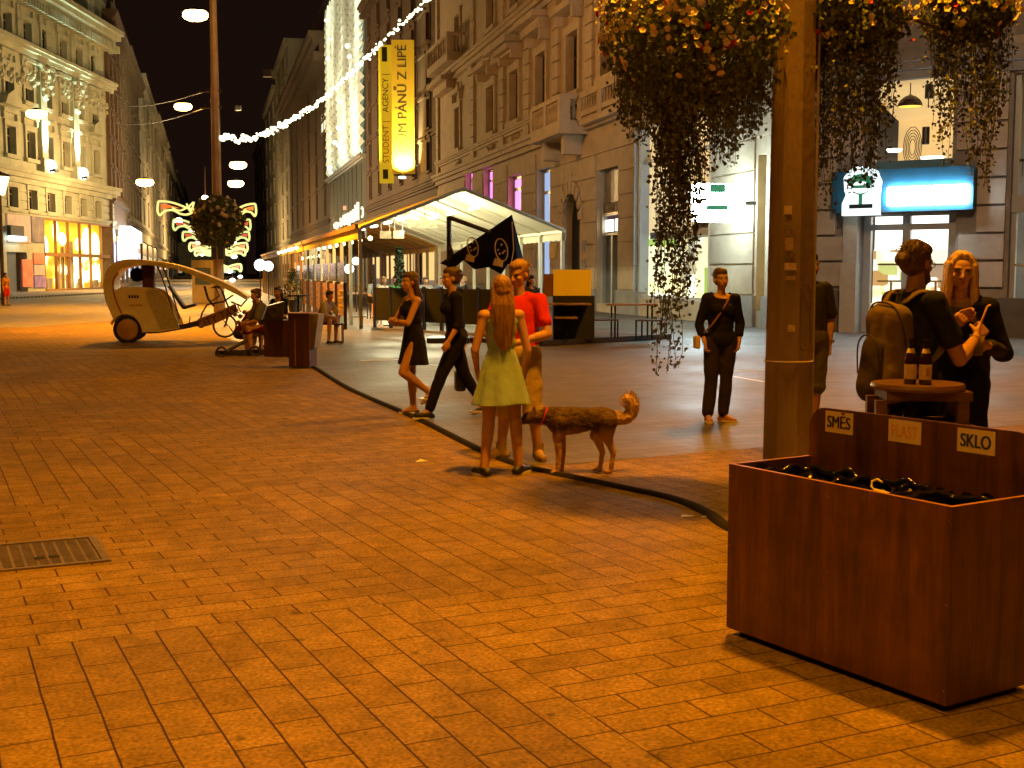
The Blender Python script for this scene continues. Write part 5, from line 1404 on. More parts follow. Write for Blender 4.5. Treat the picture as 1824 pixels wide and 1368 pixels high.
        if st in ('long', 'longfront'):
            for q in range(170):
                x = rr_.uniform(-.088, .088); 
                if st == 'long': y = .085 + .03 * math.cos(x * 12) - abs(x) * .35; ln_ = P.get('hairlen', .42)
                else: x = math.copysign(rr_.uniform(.05, .098), x); y = rr_.uniform(-.05, .11); ln_ = .31
                p0 = HV(x * .8, y * .7, .06 + rr_.uniform(-.02, .03)); p1 = hd + Vector((0, 0, -.12 * k)) + Rh @ Vector((x * 1.08, y + .028 if st == 'long' else y, 0)) * kh
                p2 = p1 + Vector((rr_.gauss(0, .012) - x * .25, .01 + rr_.gauss(0, .012), -(ln_ - .12) * k * rr_.uniform(.6, 1.05) * (1 - abs(x) * (2.2 if st == 'long' else 0))))
                pm = (p1 + p2) / 2 + Vector((rr_.gauss(0, .008), rr_.gauss(0, .006), 0))
                g.tube([p0, p1, pm, p2], [.0028, .0034, .003, .0012], 4, caps=False)
        else:
            for q in range(90):
                a_ = rr_.uniform(0, 6.28); el = rr_.uniform(.15, 1.45); n0 = Vector((math.cos(a_) * math.cos(el), abs(math.sin(a_)) * math.cos(el) * 1.0, math.sin(el)))
                c0 = HV(n0.x * .083, .03 + n0.y * .095, .043 + n0.z * .092); tt = Rh @ Vector((rr_.gauss(0, .3), .8, -.5)).normalized()
                g.tube([c0, c0 + tt * .02 * kh + (Rh @ n0) * .004, c0 + tt * .042 * kh], [.0025, .0025, .001], 4, caps=False)
        g.build('strand', hm, ho)
    if beard:
        g = MB(); ell(g, HV(0, -.045, -.085), (.052 * kh, .045 * kh, .042 * kh), Rh); ell(g, HV(0, -.06, -.118), (.03 * kh, .028 * kh, .035 * kh), Rh)
        for s_ in (1, -1): cap(g, HV(s_ * .062, -.005, -.02), HV(s_ * .045, -.045, -.085), .014 * kh, .022 * kh, 10)
        cap(g, HV(-.022, -.088, -.043), HV(.022, -.088, -.043), .007 * kh, .007 * kh, 8)
        remesh(g, 'beard', beard, t, vox=vox * .8, smooth=2, wrinkle=.003, wscale=60)
    # ---- clothes
    O = outfit or {}
    for nm, c in O.items():
        kind = c['kind']; m = c['m']; g = MB(); inf = c.get('inf', .012) * k; cut = []; hole = None
        if kind == 'top':
            torso(g, inf, lo=c.get('lo', True), bare=c.get('sleeve', .5) == 0)
            if c.get('skirt'):
                z0 = wai.z + .01 * k; z1 = c['skirt'] * k; fl_ = c.get('flare', .09) * k; rr_ = random.Random(5); ns = 40; nr = 14; prof = []
                vs = []
                for i in range(nr + 1):
                    tt = i / nr; z = z0 + (z1 - z0) * tt; hipb = math.sin(min(1, tt * 2.2) * math.pi / 2)
                    rx = ww_ + inf + (pw + inf - ww_ - inf + .012 * k) * hipb + fl_ * max(0, tt - .25) ** 1.1; ry = dep * .9 + inf + .02 * k * hipb + fl_ * .95 * max(0, tt - .25) ** 1.1
                    cc = wai + (pel - wai) * min(1.0, (wai.z - z) / max(.01, wai.z - pel.z)) if z > pel.z else pel
                    for q in range(ns):
                        an = 2 * math.pi * q / ns; f_ = 1 + c.get('pleat', .07) * tt * (math.sin(an * 9 + 1.3 * math.sin(an * 2)) + .5 * math.sin(an * 5 + 1))
                        v_ = Rt @ Vector((rx * f_ * math.cos(an), ry * f_ * math.sin(an), 0)); vs.append((cc.x + v_.x, cc.y + v_.y, z + .012 * tt * math.sin(an * 3 + 2)))
                fs = [(i * ns + q, (i + 1) * ns + q, (i + 1) * ns + (q + 1) % ns, i * ns + (q + 1) % ns) for i in range(nr) for q in range(ns)]
                fs += [tuple(range(ns)), tuple(nr * ns + q for q in range(ns))[::-1]]
                g.add(vs, fs)
            sl = c.get('sleeve', .5)
            if sl > 0: arm(g, sL, eL, wL, inf, sl); arm(g, sR, eR, wR, inf, sl)
            if not fem:   # looser, straighter shirt
                cap(g, che - up * .02 * k, pel + up * .02 * k, cw * .97 + inf, cw * .97 + inf, flat=(Rt @ Vector((0, 1, 0)), dep / cw * 1.08))
            nkr = c.get('neck', .075 if fem else .064) * k
            hole = (nk + up * .012 * k + Rt @ Vector((0, -.022, 0)), nkr)
            if c.get('hem'): cut.append((Vector((0, 0, c['hem'] * k)), Vector((0, 0, -1))))
            elif c.get('skirt'): cut.append((Vector((0, 0, c['skirt'] * k + .006)), Vector((0, 0, -1))))
            if sl == 0:   # cut the arm holes
                pass
        elif kind == 'legs':
            ell(g, pel + Vector((0, 0, .0)), (pw + inf, dep * 1.08 + inf, .115 * k + inf), Rt)
            cap(g, hL, hR, .075 * k + inf, .075 * k + inf)
            f_ = c.get('len', 1.9)
            leg(g, hL, kL, aL, inf, f_, c.get('flare', 0)); leg(g, hR, kR, aR, inf, f_, c.get('flare', 0))
            cut = [(pel + up * c.get('rise', .09) * k, up)]
        remesh(g, nm, m, t, vox=max(vox, .009), smooth=c.get('smooth', 3), cut=cut, wrinkle=c.get('wr', .008), wscale=c.get('ws', 9), hole=hole)
    # ---- shoes
    if shoes:
        for A_, T_ in ((aL, tL), (aR, tR)):
            g = MB(); f0 = Vector((A_.x, A_.y, A_.z - .05 * k)); inf = shoes.get('inf', .01)
            hz = A_.z - .085 * k
            cap(g, f0 - T_ * .035 * k, f0 + T_ * .14 * k, .038 * k + inf * .5, .030 * k + inf * .4)
            cap(g, A_ + Vector((0, 0, -.03 * k)), A_ + T_ * .09 * k + Vector((0, 0, -.045 * k)), .042 * k + inf * .5, .032 * k)
            if shoes.get('boot'): cap(g, A_ + Vector((0, 0, -.03 * k)), A_ + Vector((0, 0, .06 * k)), .048 * k, .05 * k)
            c_ = [(A_ + Vector((0, 0, shoes.get('top', .0) * k)), Vector((0, 0, 1))), (Vector((0, 0, hz + .012)), Vector((0, 0, -1)))]
            so = remesh(g, 'shoe', shoes['m'], t, vox=.009, smooth=2, cut=c_)
            g = MB(); n = 20; ring = []
            sd = Vector((-T_.y, T_.x, 0))
            for q in range(n):
                a = 2 * math.pi * q / n; L_ = (.13 if math.cos(a) > 0 else .12) * k; cx_ = math.cos(a); w_ = (.043 + .006 * cx_) * k
                p_ = f0 + T_ * (.055 * k + cx_ * L_ * abs(cx_) ** .0) + sd * math.sin(a) * w_
                ring.append((p_.x, p_.y))
            vs = [(x, y, hz + .002) for x, y in ring] + [(x, y, hz + .024) for x, y in ring]
            g.add(vs, [tuple(range(n))[::-1], tuple(range(n, 2 * n))] + [(q, (q + 1) % n, n + (q + 1) % n, n + q) for q in range(n)])
            g.build('sole', shoes.get('sole', EYEW), so)
    t['k'] = k
    return t, dict(hd=hd, che=che, nk=nk, pel=pel, wai=wai, sL=sL, sR=sR, eL=eL, eR=eR, wL=wL, wR=wR, k=k, dep=dep, cw=cw, ww=ww_, pw=pw, up=up)
SOLEW = mat('white_rubber', (.75, .7, .6), var=.05, bump=0)
BLACKC = cloth('black', (.012, .011, .012)); NAVYC = cloth('navy', (.02, .022, .045)); BLACKSH = mat('black_shoe', (.015, .014, .014), rough=.5, var=.1, bump=0)
def foot(u, v): return G(u, v)
# ---- girl in the green dress, seen from behind
GREENC = cloth('pale_green', (.33, .48, .50), bump=.3)
gl, J = human('girl with long fair hair in a pale green dress, seen from behind', foot(893, 846), R(180 + 14), 1.62, 'f',
    pose=dict(eL=(.235, .02, 1.08), wL=(.19, -.10, .90), eR=(-.225, .03, 1.07), wR=(-.20, -.02, .83), nL=(-1, .2, 0), nR=(1, .2, 0), kL=(.105, -.02, .50), kR=(-.12, .0, .50), aL=(.16, .05, .085), aR=(-.15, .02, .085), tL=(.45, -1, 0), tR=(-.75, -.7, 0), hairlen=.50, curl=.5),
    hair=('long', H_DBLOND), outfit={'dress': dict(kind='top', m=GREENC, sleeve=0, skirt=.61, flare=.105, pleat=.07, neck=.085, wr=.006)}, shoes=dict(m=BLACKSH, sole=SOLEW, top=-.005), vox=.0075, detail=False)
# ---- man in the red shirt
REDC = cloth('red', (.62, .03, .012), bump=.4); KHAKI = cloth('khaki', (.46, .35, .17), bump=.5)
rm, J = human('man in a red t-shirt and khaki shorts facing the girl in green', foot(924, 818), R(-18), 1.75, 'm', build=1.02,
    pose=dict(eL=(.275, -.06, 1.09), wL=(.05, -.24, 1.02), dL=(-1, -.45, -.1), nL=(0, .2, -1), thL=-1, eR=(-.27, -.05, 1.09), wR=(-.10, -.26, 1.03), dR=(1, -.5, 0), nR=(0, .3, -1), thR=1, tL=(.55, -.85, 0), tR=(-.9, -.5, 0), kL=(.13, -.03, .48), aL=(.17, .02, .085), kR=(-.12, -.02, .48), aR=(-.16, .0, .085), curl=.9),
    head=(R(12), 0, R(-15)), hair=('short', H_DBLOND), outfit={'t_shirt': dict(kind='top', m=REDC, sleeve=.62, inf=.016, hem=.80, wr=.014), 'shorts': dict(kind='legs', m=KHAKI, len=1.12, inf=.03, flare=.012, wr=.012)},
    shoes=dict(m=mat('tan_boot', (.34, .22, .12), rough=.7, var=.2, bump=.2), sole=mat('brown_sole', (.2, .13, .08), var=0, bump=0), boot=True, top=.055, inf=.014), vox=.0075)
# ---- standing woman, hands in pockets
PANTS = cloth('dark_brown', (.035, .026, .024))
sw_, J = human('woman in a black top and dark trousers standing with hands in her pockets', foot(1281, 752), R(6), 1.69, 'f', build=1.12,
    pose=dict(eL=(.235, .035, 1.09), wL=(.195, -.06, .90), dL=(-.15, -.1, -1), eR=(-.235, .035, 1.09), wR=(-.195, -.06, .90), dR=(.15, -.1, -1), nL=(-1, 0, 0), nR=(1, 0, 0), kL=(.07, -.01, .49), kR=(-.10, -.0, .49), aL=(.055, .03, .085), aR=(-.125, .02, .085), tL=(.75, -.8, 0), tR=(-.08, -1, 0)),
    hair=('tied', H_BROWN), head=(0, R(-3), R(4)), outfit={'black_top': dict(kind='top', m=BLACKC, sleeve=1.55, inf=.02, hem=.84, neck=.10, wr=.012), 'trousers': dict(kind='legs', m=PANTS, len=1.92, inf=.015, flare=.012, wr=.01)},
    shoes=dict(m=mat('orange_sandal', (.55, .2, .08), rough=.6, var=.1, bump=0), sole=SOLEW, top=-.045, inf=.006), vox=.0075)
k = J['k']
g = MB(); p_ = [Vector((.085, -.03, 1.42)), Vector((.03, -.128, 1.34)), Vector((-.06, -.142, 1.20)), Vector((-.145, -.12, 1.08)), Vector((-.21, -.03, .99)), Vector((-.225, .03, .98))]
pp = smooth_path([q * k for q in p_], 5)
for a, b_ in zip(pp[:-1], pp[1:]): cap(g, a, b_, .011, .011, 6, m=2)
bgl = mat('tan_leather', (.25, .12, .06), rough=.5, var=.1, bump=.1)
o = thing('shoulder_bag', 'small tan bag slung on a brown strap at the hip of the woman in black', 'bag', sw_.location, sw_.rotation_euler.z)
g.build('strap', bgl, o, smooth=True)
g = MB(); g.box(-.295, -.235, -.06, .07, .82, .965); g.build('pouch', mat('cream_leather', (.55, .42, .22), rough=.5, var=.1, bump=.1), o, bevel=.02)
# ---- bearded man with bun and backpack
TAN = mat('sun_tan_skin', (.42, .22, .135), rough=.55, var=.1, vscale=8, bump=.05)
mY = 7.55; mloc = Vector((AT(1628, 600, mY).x, mY, 0))
bm_, J = human('bearded man with a hair bun and navy t-shirt wearing the backpack', mloc, R(112), 1.83, 'm', skin=TAN, beard=H_BROWN,
    pose=dict(eL=(.24, -.14, 1.12), wL=(.08, -.36, 1.25), dL=(-.3, -.8, .5), nL=(-1, .3, -.3), thL=-1, eR=(-.225, -.13, 1.06), wR=(-.10, -.36, 1.17), dR=(.25, -.8, .6), nR=(1, 0, -.4), thR=1, curl=.9), build=.93,
    head=(R(9), 0, R(14)), hair=('bun', H_BROWN), outfit={'t_shirt': dict(kind='top', m=NAVYC, sleeve=.62, inf=.016, hem=.84, wr=.012), 'trousers': dict(kind='legs', m=BLACKC, len=1.9, inf=.02)}, shoes=dict(m=BLACKSH), vox=.0065)
k = J['k']
def hv(x, y, z): return J['hd'] + Euler((R(9), 0, R(14)), 'XYZ').to_matrix() @ Vector((x, y, z)) * k
g = MB()
for s_ in (1, -1):
    g.tube([hv(s_ * .033, -.095, .008) + (Euler((R(9), 0, R(14)), 'XYZ').to_matrix() @ Vector((.022 * math.cos(a), 0, .017 * math.sin(a)))) for a in [2 * math.pi * i / 14 for i in range(14)]], .0022, 5, close=True)
    g.tube([hv(s_ * .055, -.092, .012), hv(s_ * .076, .0, .01)], .0022, 5)
g.tube([hv(-.012, -.096, .01), hv(.012, -.096, .01)], .002, 5)
o = thing('eyeglasses', 'thin dark glasses worn by the bearded man', 'glasses', bm_.location, bm_.rotation_euler.z); g.build('frame', EYED, o)
OLIVE = cloth('olive', (.16, .115, .045), bump=.4); OLIVE2 = cloth('olive_dark', (.06, .045, .022), bump=.3)
bp2 = thing('backpack', 'bulky olive brown backpack on the bearded man', 'backpack', bm_.location, bm_.rotation_euler.z)
g = MB(); ch = J['che']; 
cap(g, ch + Vector((-.055, .185, .03)), ch + Vector((-.065, .20, -.36)), .098, .118); cap(g, ch + Vector((.055, .185, .03)), ch + Vector((.065, .20, -.36)), .098, .118); cap(g, ch + Vector((0, .20, .04)), ch + Vector((0, .215, -.37)), .10, .122)
remesh(g, 'bag', OLIVE, bp2, vox=.010, smooth=4, wrinkle=.016, wscale=7)
g = MB(); cap(g, ch + Vector((0, .30, -.15)), ch + Vector((0, .33, -.36)), .095, .105, flat=((0, 1, 0), .42)); remesh(g, 'front_pocket', OLIVE2, bp2, vox=.010, smooth=3, wrinkle=.008)
g = MB()
g.tube(smooth_path([ch + Vector(q) for q in ((-.165, .17, -.42), (-.168, .20, -.1), (-.12, .235, .09), (0, .26, .135), (.12, .235, .09), (.168, .20, -.1), (.165, .17, -.42))], 6), .006, 6)
g.tube(smooth_path([ch + Vector(q) for q in ((-.10, .335, -.3), (-.09, .345, -.12), (0, .355, -.06), (.09, .345, -.12), (.10, .335, -.3))], 6), .005, 6)
g.build('zip', OLIVE2, bp2, smooth=True)
g = MB(); g.tube(smooth_path([ch + Vector(q) for q in ((-.035, .17, .125), (-.03, .15, .18), (.03, .15, .18), (.035, .17, .125))], 5), .010, 6); g.build('handle', OLIVE2, bp2, smooth=True)
for s_ in (1, -1):
    g = MB(); pp = smooth_path([ch + Vector((s_ * .09, .15, .14)), ch + Vector((s_ * .12, .06, .20)), ch + Vector((s_ * .125, -.07, .17)), ch + Vector((s_ * .13, -.145, .02)), ch + Vector((s_ * .165, -.06, -.16)), ch + Vector((s_ * .15, .10, -.28))], 5)
    for a, b_ in zip(pp[:-1], pp[1:]): cap(g, a, b_, .028, .028, 8, flat=((s_ * .3, 0, 1), .35), m=2)
    remesh(g, 'strap', OLIVE, bp2, vox=.009, smooth=1)
# ---- fair-haired woman with the cup
wY = 7.95; wloc = Vector((AT(1708, 600, wY).x, wY, 0))
bw_, JW = human('smiling woman with long straight blond hair holding a drink', wloc, R(-20), 1.775, 'f',
    pose=dict(eL=(.25, .02, 1.10), wL=(.155, -.24, 1.16), dL=(-.35, -.8, .1), nL=(-1, -.2, 0), thL=1, eR=(-.23, -.10, 1.12), wR=(-.06, -.27, 1.27), dR=(.7, -.3, .5), nR=(0, 1, .3), thR=-1, curl=1.0),
    head=(R(4), R(4), R(8)), hair=('longfront', H_BLOND), outfit={'dark_top': dict(kind='top', m=BLACKC, sleeve=1.0, inf=.02, hem=.70, neck=.10, wr=.012), 'skirt': dict(kind='legs', m=BLACKC, len=1.5, inf=.02)}, shoes=dict(m=BLACKSH), vox=.006)
# open grey-brown cardigan over it
g = MB(); k = JW['k']
for s_, E_, W_ in ((1, JW['eL'], JW['wL']), (-1, JW['eR'], JW['wR'])):
    S_ = JW['sL'] if s_ > 0 else JW['sR']
    cap(g, S_, E_, .062, .054); cap(g, E_, E_ + (W_ - E_) * .75, .054, .045)
    cap(g, S_ + Vector((0, .03, 0)), JW['pel'] + Vector((s_ * .14, .02, -.10)), .045, .045); cap(g, S_ + Vector((-s_ * .05, .0, .03)), JW['pel'] + Vector((s_ * .10, .05, -.14)), .055, .05)
ell(g, JW['che'] + Vector((0, .045, -.1)), (.145, .09, .28)); ell(g, JW['pel'] + Vector((0, .04, 0)), (.165, .11, .22))
remesh(g, 'cardigan', cloth('charcoal_knit', (.035, .030, .027), bump=.6), bw_, vox=.009, smooth=3, wrinkle=.012)
# cup, straw
Rw = Matrix.Rotation(R(-20), 3, 'Z')
cupc = wloc + Rw @ (JW['wL'] + Vector((-.055, -.105, -.06)))
o = thing('drink_cup', 'clear plastic cup of red drink with a tall straw held by the blond woman', 'cup', cupc)
PLAS = mat('clear_plastic', (.75, .7, .6), rough=.15, var=0, bump=0, trans=.85)
g = MB(); g.lathe([(.033, 0), (.045, .125), (.0475, .127), (.0455, .122), (.031, .004)], 20, (0, 0, 0), caps=False); g.build('cup', PLAS, o, smooth=True)
g = MB(); g.lathe([(.001, .003), (.0315, .003), (.038, .07), (.001, .071)], 20, (0, 0, 0), caps=False); g.build('drink', mat('red_drink', (.55, .05, .02), rough=.15, var=0, bump=0), o, smooth=True)
g = MB(); g.tube([(.0, 0, .02), (.02, 0, .2), (.055, 0, .30), (.075, 0, .31)], .0065, 8); g.build('straw', mat('pale_straw', (.75, .45, .3), var=0, bump=0), o, smooth=True)
# ---- man half hidden behind the post
pY = 12.6; ploc = Vector((AT(1440, 600, pY).x - .0, pY, 0))
OLV = cloth('grey_olive', (.13, .12, .08), bump=.4); DGREY = cloth('dark_grey', (.045, .04, .045), bump=.4)
pm_, JP = human('man in a dark t-shirt and olive shorts, half hidden by the brown post', ploc, R(20), 1.84, 'm', build=1.08,
    pose=dict(eL=(.265, .03, 1.08), wL=(.215, -.02, .85), dL=(-.1, -.1, -1), nL=(-1, .1, 0), eR=(-.28, .04, 1.10), wR=(-.25, -.03, .86), kL=(.10, -.01, .49), aL=(.08, .02, .085), curl=1.0),
    hair=('short', H_DARK), outfit={'t_shirt': dict(kind='top', m=DGREY, sleeve=.75, inf=.022, hem=.82, wr=.012), 'shorts': dict(kind='legs', m=OLV, len=1.05, inf=.03, flare=.012, wr=.012)}, shoes=dict(m=BLACKSH, sole=SOLEW), vox=.008)
k = JP['k']; Rp = Matrix.Rotation(R(20), 3, 'Z')
o = thing('wristwatch', 'gold-coloured watch on the wrist of the man behind the post', 'watch', ploc, R(20))
wv = JP['wL'] + (JP['eL'] - JP['wL']).normalized() * .035; d_ = (JP['eL'] - JP['wL']).normalized(); a_ = d_.orthogonal().normalized(); b_ = d_.cross(a_)
g = MB(); g.tube([wv + (a_ * math.cos(t_) + b_ * math.sin(t_)) * .036 for t_ in [2 * math.pi * i / 16 for i in range(16)]], .006, 6, close=True); g.ball(tuple(wv + Vector((.02, -.034, 0))), .02, 10, 6); g.build('watch', mat('gold_metal', (.8, .6, .25), rough=.25, metal=1, var=0, bump=0), o, smooth=True)
# ---- two walkers
wk, JB = human('dark-haired woman in a sleeveless black dress walking with folded arms', foot(738, 738), R(-62), 1.66, 'f',
    pose=dict(pelvis=(0, 0, .92), chest=(0, -.02, 1.24), eL=(.20, -.16, 1.10), wL=(.0, -.27, 1.13), dL=(-1, -.1, .1), nL=(0, .6, -.4), thL=-1, eR=(-.20, -.16, 1.10), wR=(.0, -.24, 1.09), dR=(1, -.1, .1), nR=(0, .6, .4), thR=1, kL=(.085, -.18, .52), aL=(.08, .18, .26), tL=(0, -.8, -.5), kR=(-.09, .0, .48), aR=(-.09, .03, .085), tR=(-.1, -1, 0), hairlen=.30),
    hair=('long', H_BROWN), outfit={'black_dress': dict(kind='top', m=BLACKC, sleeve=0, skirt=.60, flare=.08, pleat=.02, neck=.09, wr=.006)}, shoes=dict(m=mat('brown_sandal', (.12, .04, .03), var=.1, bump=0), top=-.05, inf=.006), vox=.0085)
wk2, JB = human('person in black clothes striding past behind the girl in green', foot(832, 745) + Vector((-.12, 0, 0)), R(-70), 1.70, 'f',
    pose=dict(chest=(0, -.03, 1.25), eL=(.23, -.04, 1.09), wL=(.26, -.17, .90), eR=(-.22, .12, 1.10), wR=(-.20, .13, .86), kL=(.09, -.20, .52), aL=(.09, -.36, .10), kR=(-.09, .12, .50), aR=(-.09, .36, .13), tL=(0, -1, .1), tR=(0, -1, -.3)),
    hair=('tied', H_BROWN), outfit={'black_blouse': dict(kind='top', m=BLACKC, sleeve=1.2, inf=.02, hem=.82), 'trousers': dict(kind='legs', m=BLACKC, len=1.9, inf=.015)}, shoes=dict(m=BLACKSH), vox=.0085)
hb_ = wk2.location + Matrix.Rotation(R(-70), 3, 'Z') @ (JB['wR'] + Vector((-.01, -.02, -.09)))
o = thing('handbag', 'small black handbag hanging from the hand of the striding person in black', 'handbag', hb_ + Vector((0, 0, -.48)), R(10))
g = MB(); g.box(-.06, .06, -.09, .09, 0, .24); g.build('bag', mat('black_leather', (.012, .01, .01), rough=.4, var=.1, bump=.2), o, bevel=.03)
g = MB(); g.tube([(-.04, 0, .23), (-.02, 0, .40), (0, 0, .49), (.02, 0, .40), (.04, 0, .23)], .006, 6); g.build('strap', BLACKSH, o)
# ---- seated: man on a stool by the taxi, youth on the bench
def seated(label, loc, rz, H, sex, top, bot, hair, lean=0.0, arms=None, hd=(R(10), 0, 0), vox=.011, skin=None, seat=.48):
    z = seat / (H / 1.7) + .07
    ps = dict(pelvis=(0, .12, z), chest=(0, .10 - lean, z + .33 - lean * .2), kL=(.13, -.30, z - .0), kR=(-.13, -.30, z - .0), aL=(.14, -.26, .085), aR=(-.14, -.26, .085))
    ps.update(arms or dict(eL=(.24, -.08 - lean, z + .14), wL=(.14, -.26 - lean * .5, z + .10), eR=(-.24, -.08 - lean, z + .14), wR=(-.14, -.26 - lean * .5, z + .10)))
    return human(label, loc, rz, H, sex, pose=ps, head=hd, hair=hair, outfit={'shirt': dict(kind='top', m=top, sleeve=.8, inf=.02), 'trousers': dict(kind='legs', m=bot, len=1.15, inf=.022)}, shoes=dict(m=BLACKSH), vox=vox, detail=False, skin=skin)
GREYSH = cloth('grey_shirt', (.13, .13, .12)); REDD = cloth('dark_red', (.16, .015, .01)); BEIGE = cloth('beige', (.45, .38, .25))
sY = G(460, 632).y
seated('man in a grey t-shirt and dark red shorts seated beside the bicycle taxi', Vector((AT(466, 600, sY).x, sY, 0)), R(-62), 1.74, 'm', GREYSH, REDD, ('short', H_BROWN), lean=.1)
seated('person in dark clothes crouching low over the luggage trolley', Vector((AT(438, 600, sY + .6).x, sY + .6, 0)), R(70), 1.7, 'm', REDD, DGREY, ('short', H_DARK), lean=.22, seat=.34)
seated('person in black seated behind the low wooden cabinet', Vector((AT(497, 600, sY + 2.5).x, sY + 2.5, 0)), R(-20), 1.7, 'f', BLACKC, DGREY, ('long', H_BROWN), lean=.05, seat=.5)
stl = thing('stool', 'low dark stool under the man in the grey t-shirt', 'stool', Vector((AT(470, 600, sY).x, sY, 0)), R(-62))
g = MB(); g.box(-.2, .2, -.06, .34, .40, .45); g.build('seat', DFRAME, stl, bevel=.01)
for x in (-.17, .17):
    for y in (-.03, .3): g = MB(); g.tube([(x, y, 0), (x, y, .4)], .014, 6); g.build('leg', DFRAME, stl)
yY = G(575, 612).y
seated('youth in a beige shirt bent over on the bench, sitting with folded arms', Vector((AT(577, 600, yY).x, yY, 0)), R(60), 1.6, 'm', BEIGE, DGREY, ('short', H_DARK), lean=.16)
# ---- far people
def simple_person(label, loc, rz, H, sex, top, bot, hair, **k): 
    return human(label, loc, rz, H, sex, hair=hair, outfit={'top': dict(kind='top', m=top, sleeve=.8, inf=.02, hem=.82), 'bottom': dict(kind='legs', m=bot, len=k.pop('len', 1.9), inf=.02)}, shoes=dict(m=BLACKSH), vox=k.pop('vox', .014), detail=False, **k)
PINKC = cloth('pink', (.65, .05, .16))
pk = G(1270, 574)
simple_person('dark-haired woman in a pink top passing the lit white pillar', pk, R(-80), 1.72, 'f', PINKC, NAVYC, ('tied', H_DARK))
fl_ = G(12, 545)
simple_person('small far figure in red shorts at the left edge', fl_, R(60), 1.62, 'f', cloth('orange_top', (.5, .25, .1)), cloth('bright_red', (.6, .03, .02)), ('tied', H_DARK), len=.9)
edge = Vector((AT(1905, 600, 8.4).x, 8.4, 0))
ed, JE = simple_person('person at the right edge of whom only a hand with a cup shows', edge, R(15), 1.75, 'm', GREYSH, BLACKC, ('short', H_DARK), vox=.009,
    pose=dict(eR=(-.25, -.05, 1.08), wR=(-.20, -.27, 1.09), dR=(0.1, -1, .1), nR=(1, 0, 0), curl=1.0))
o = thing('plastic_cup', 'small clear cup in the hand at the right edge', 'cup', edge + Matrix.Rotation(R(15), 3, 'Z') @ (JE['wR'] + Vector((.035, -.09, -.03))))
g = MB(); g.lathe([(.033, 0), (.045, .12), (.043, .118), (.031, .004)], 18, (0, 0, 0), caps=False); g.build('cup', PLAS, o, smooth=True)
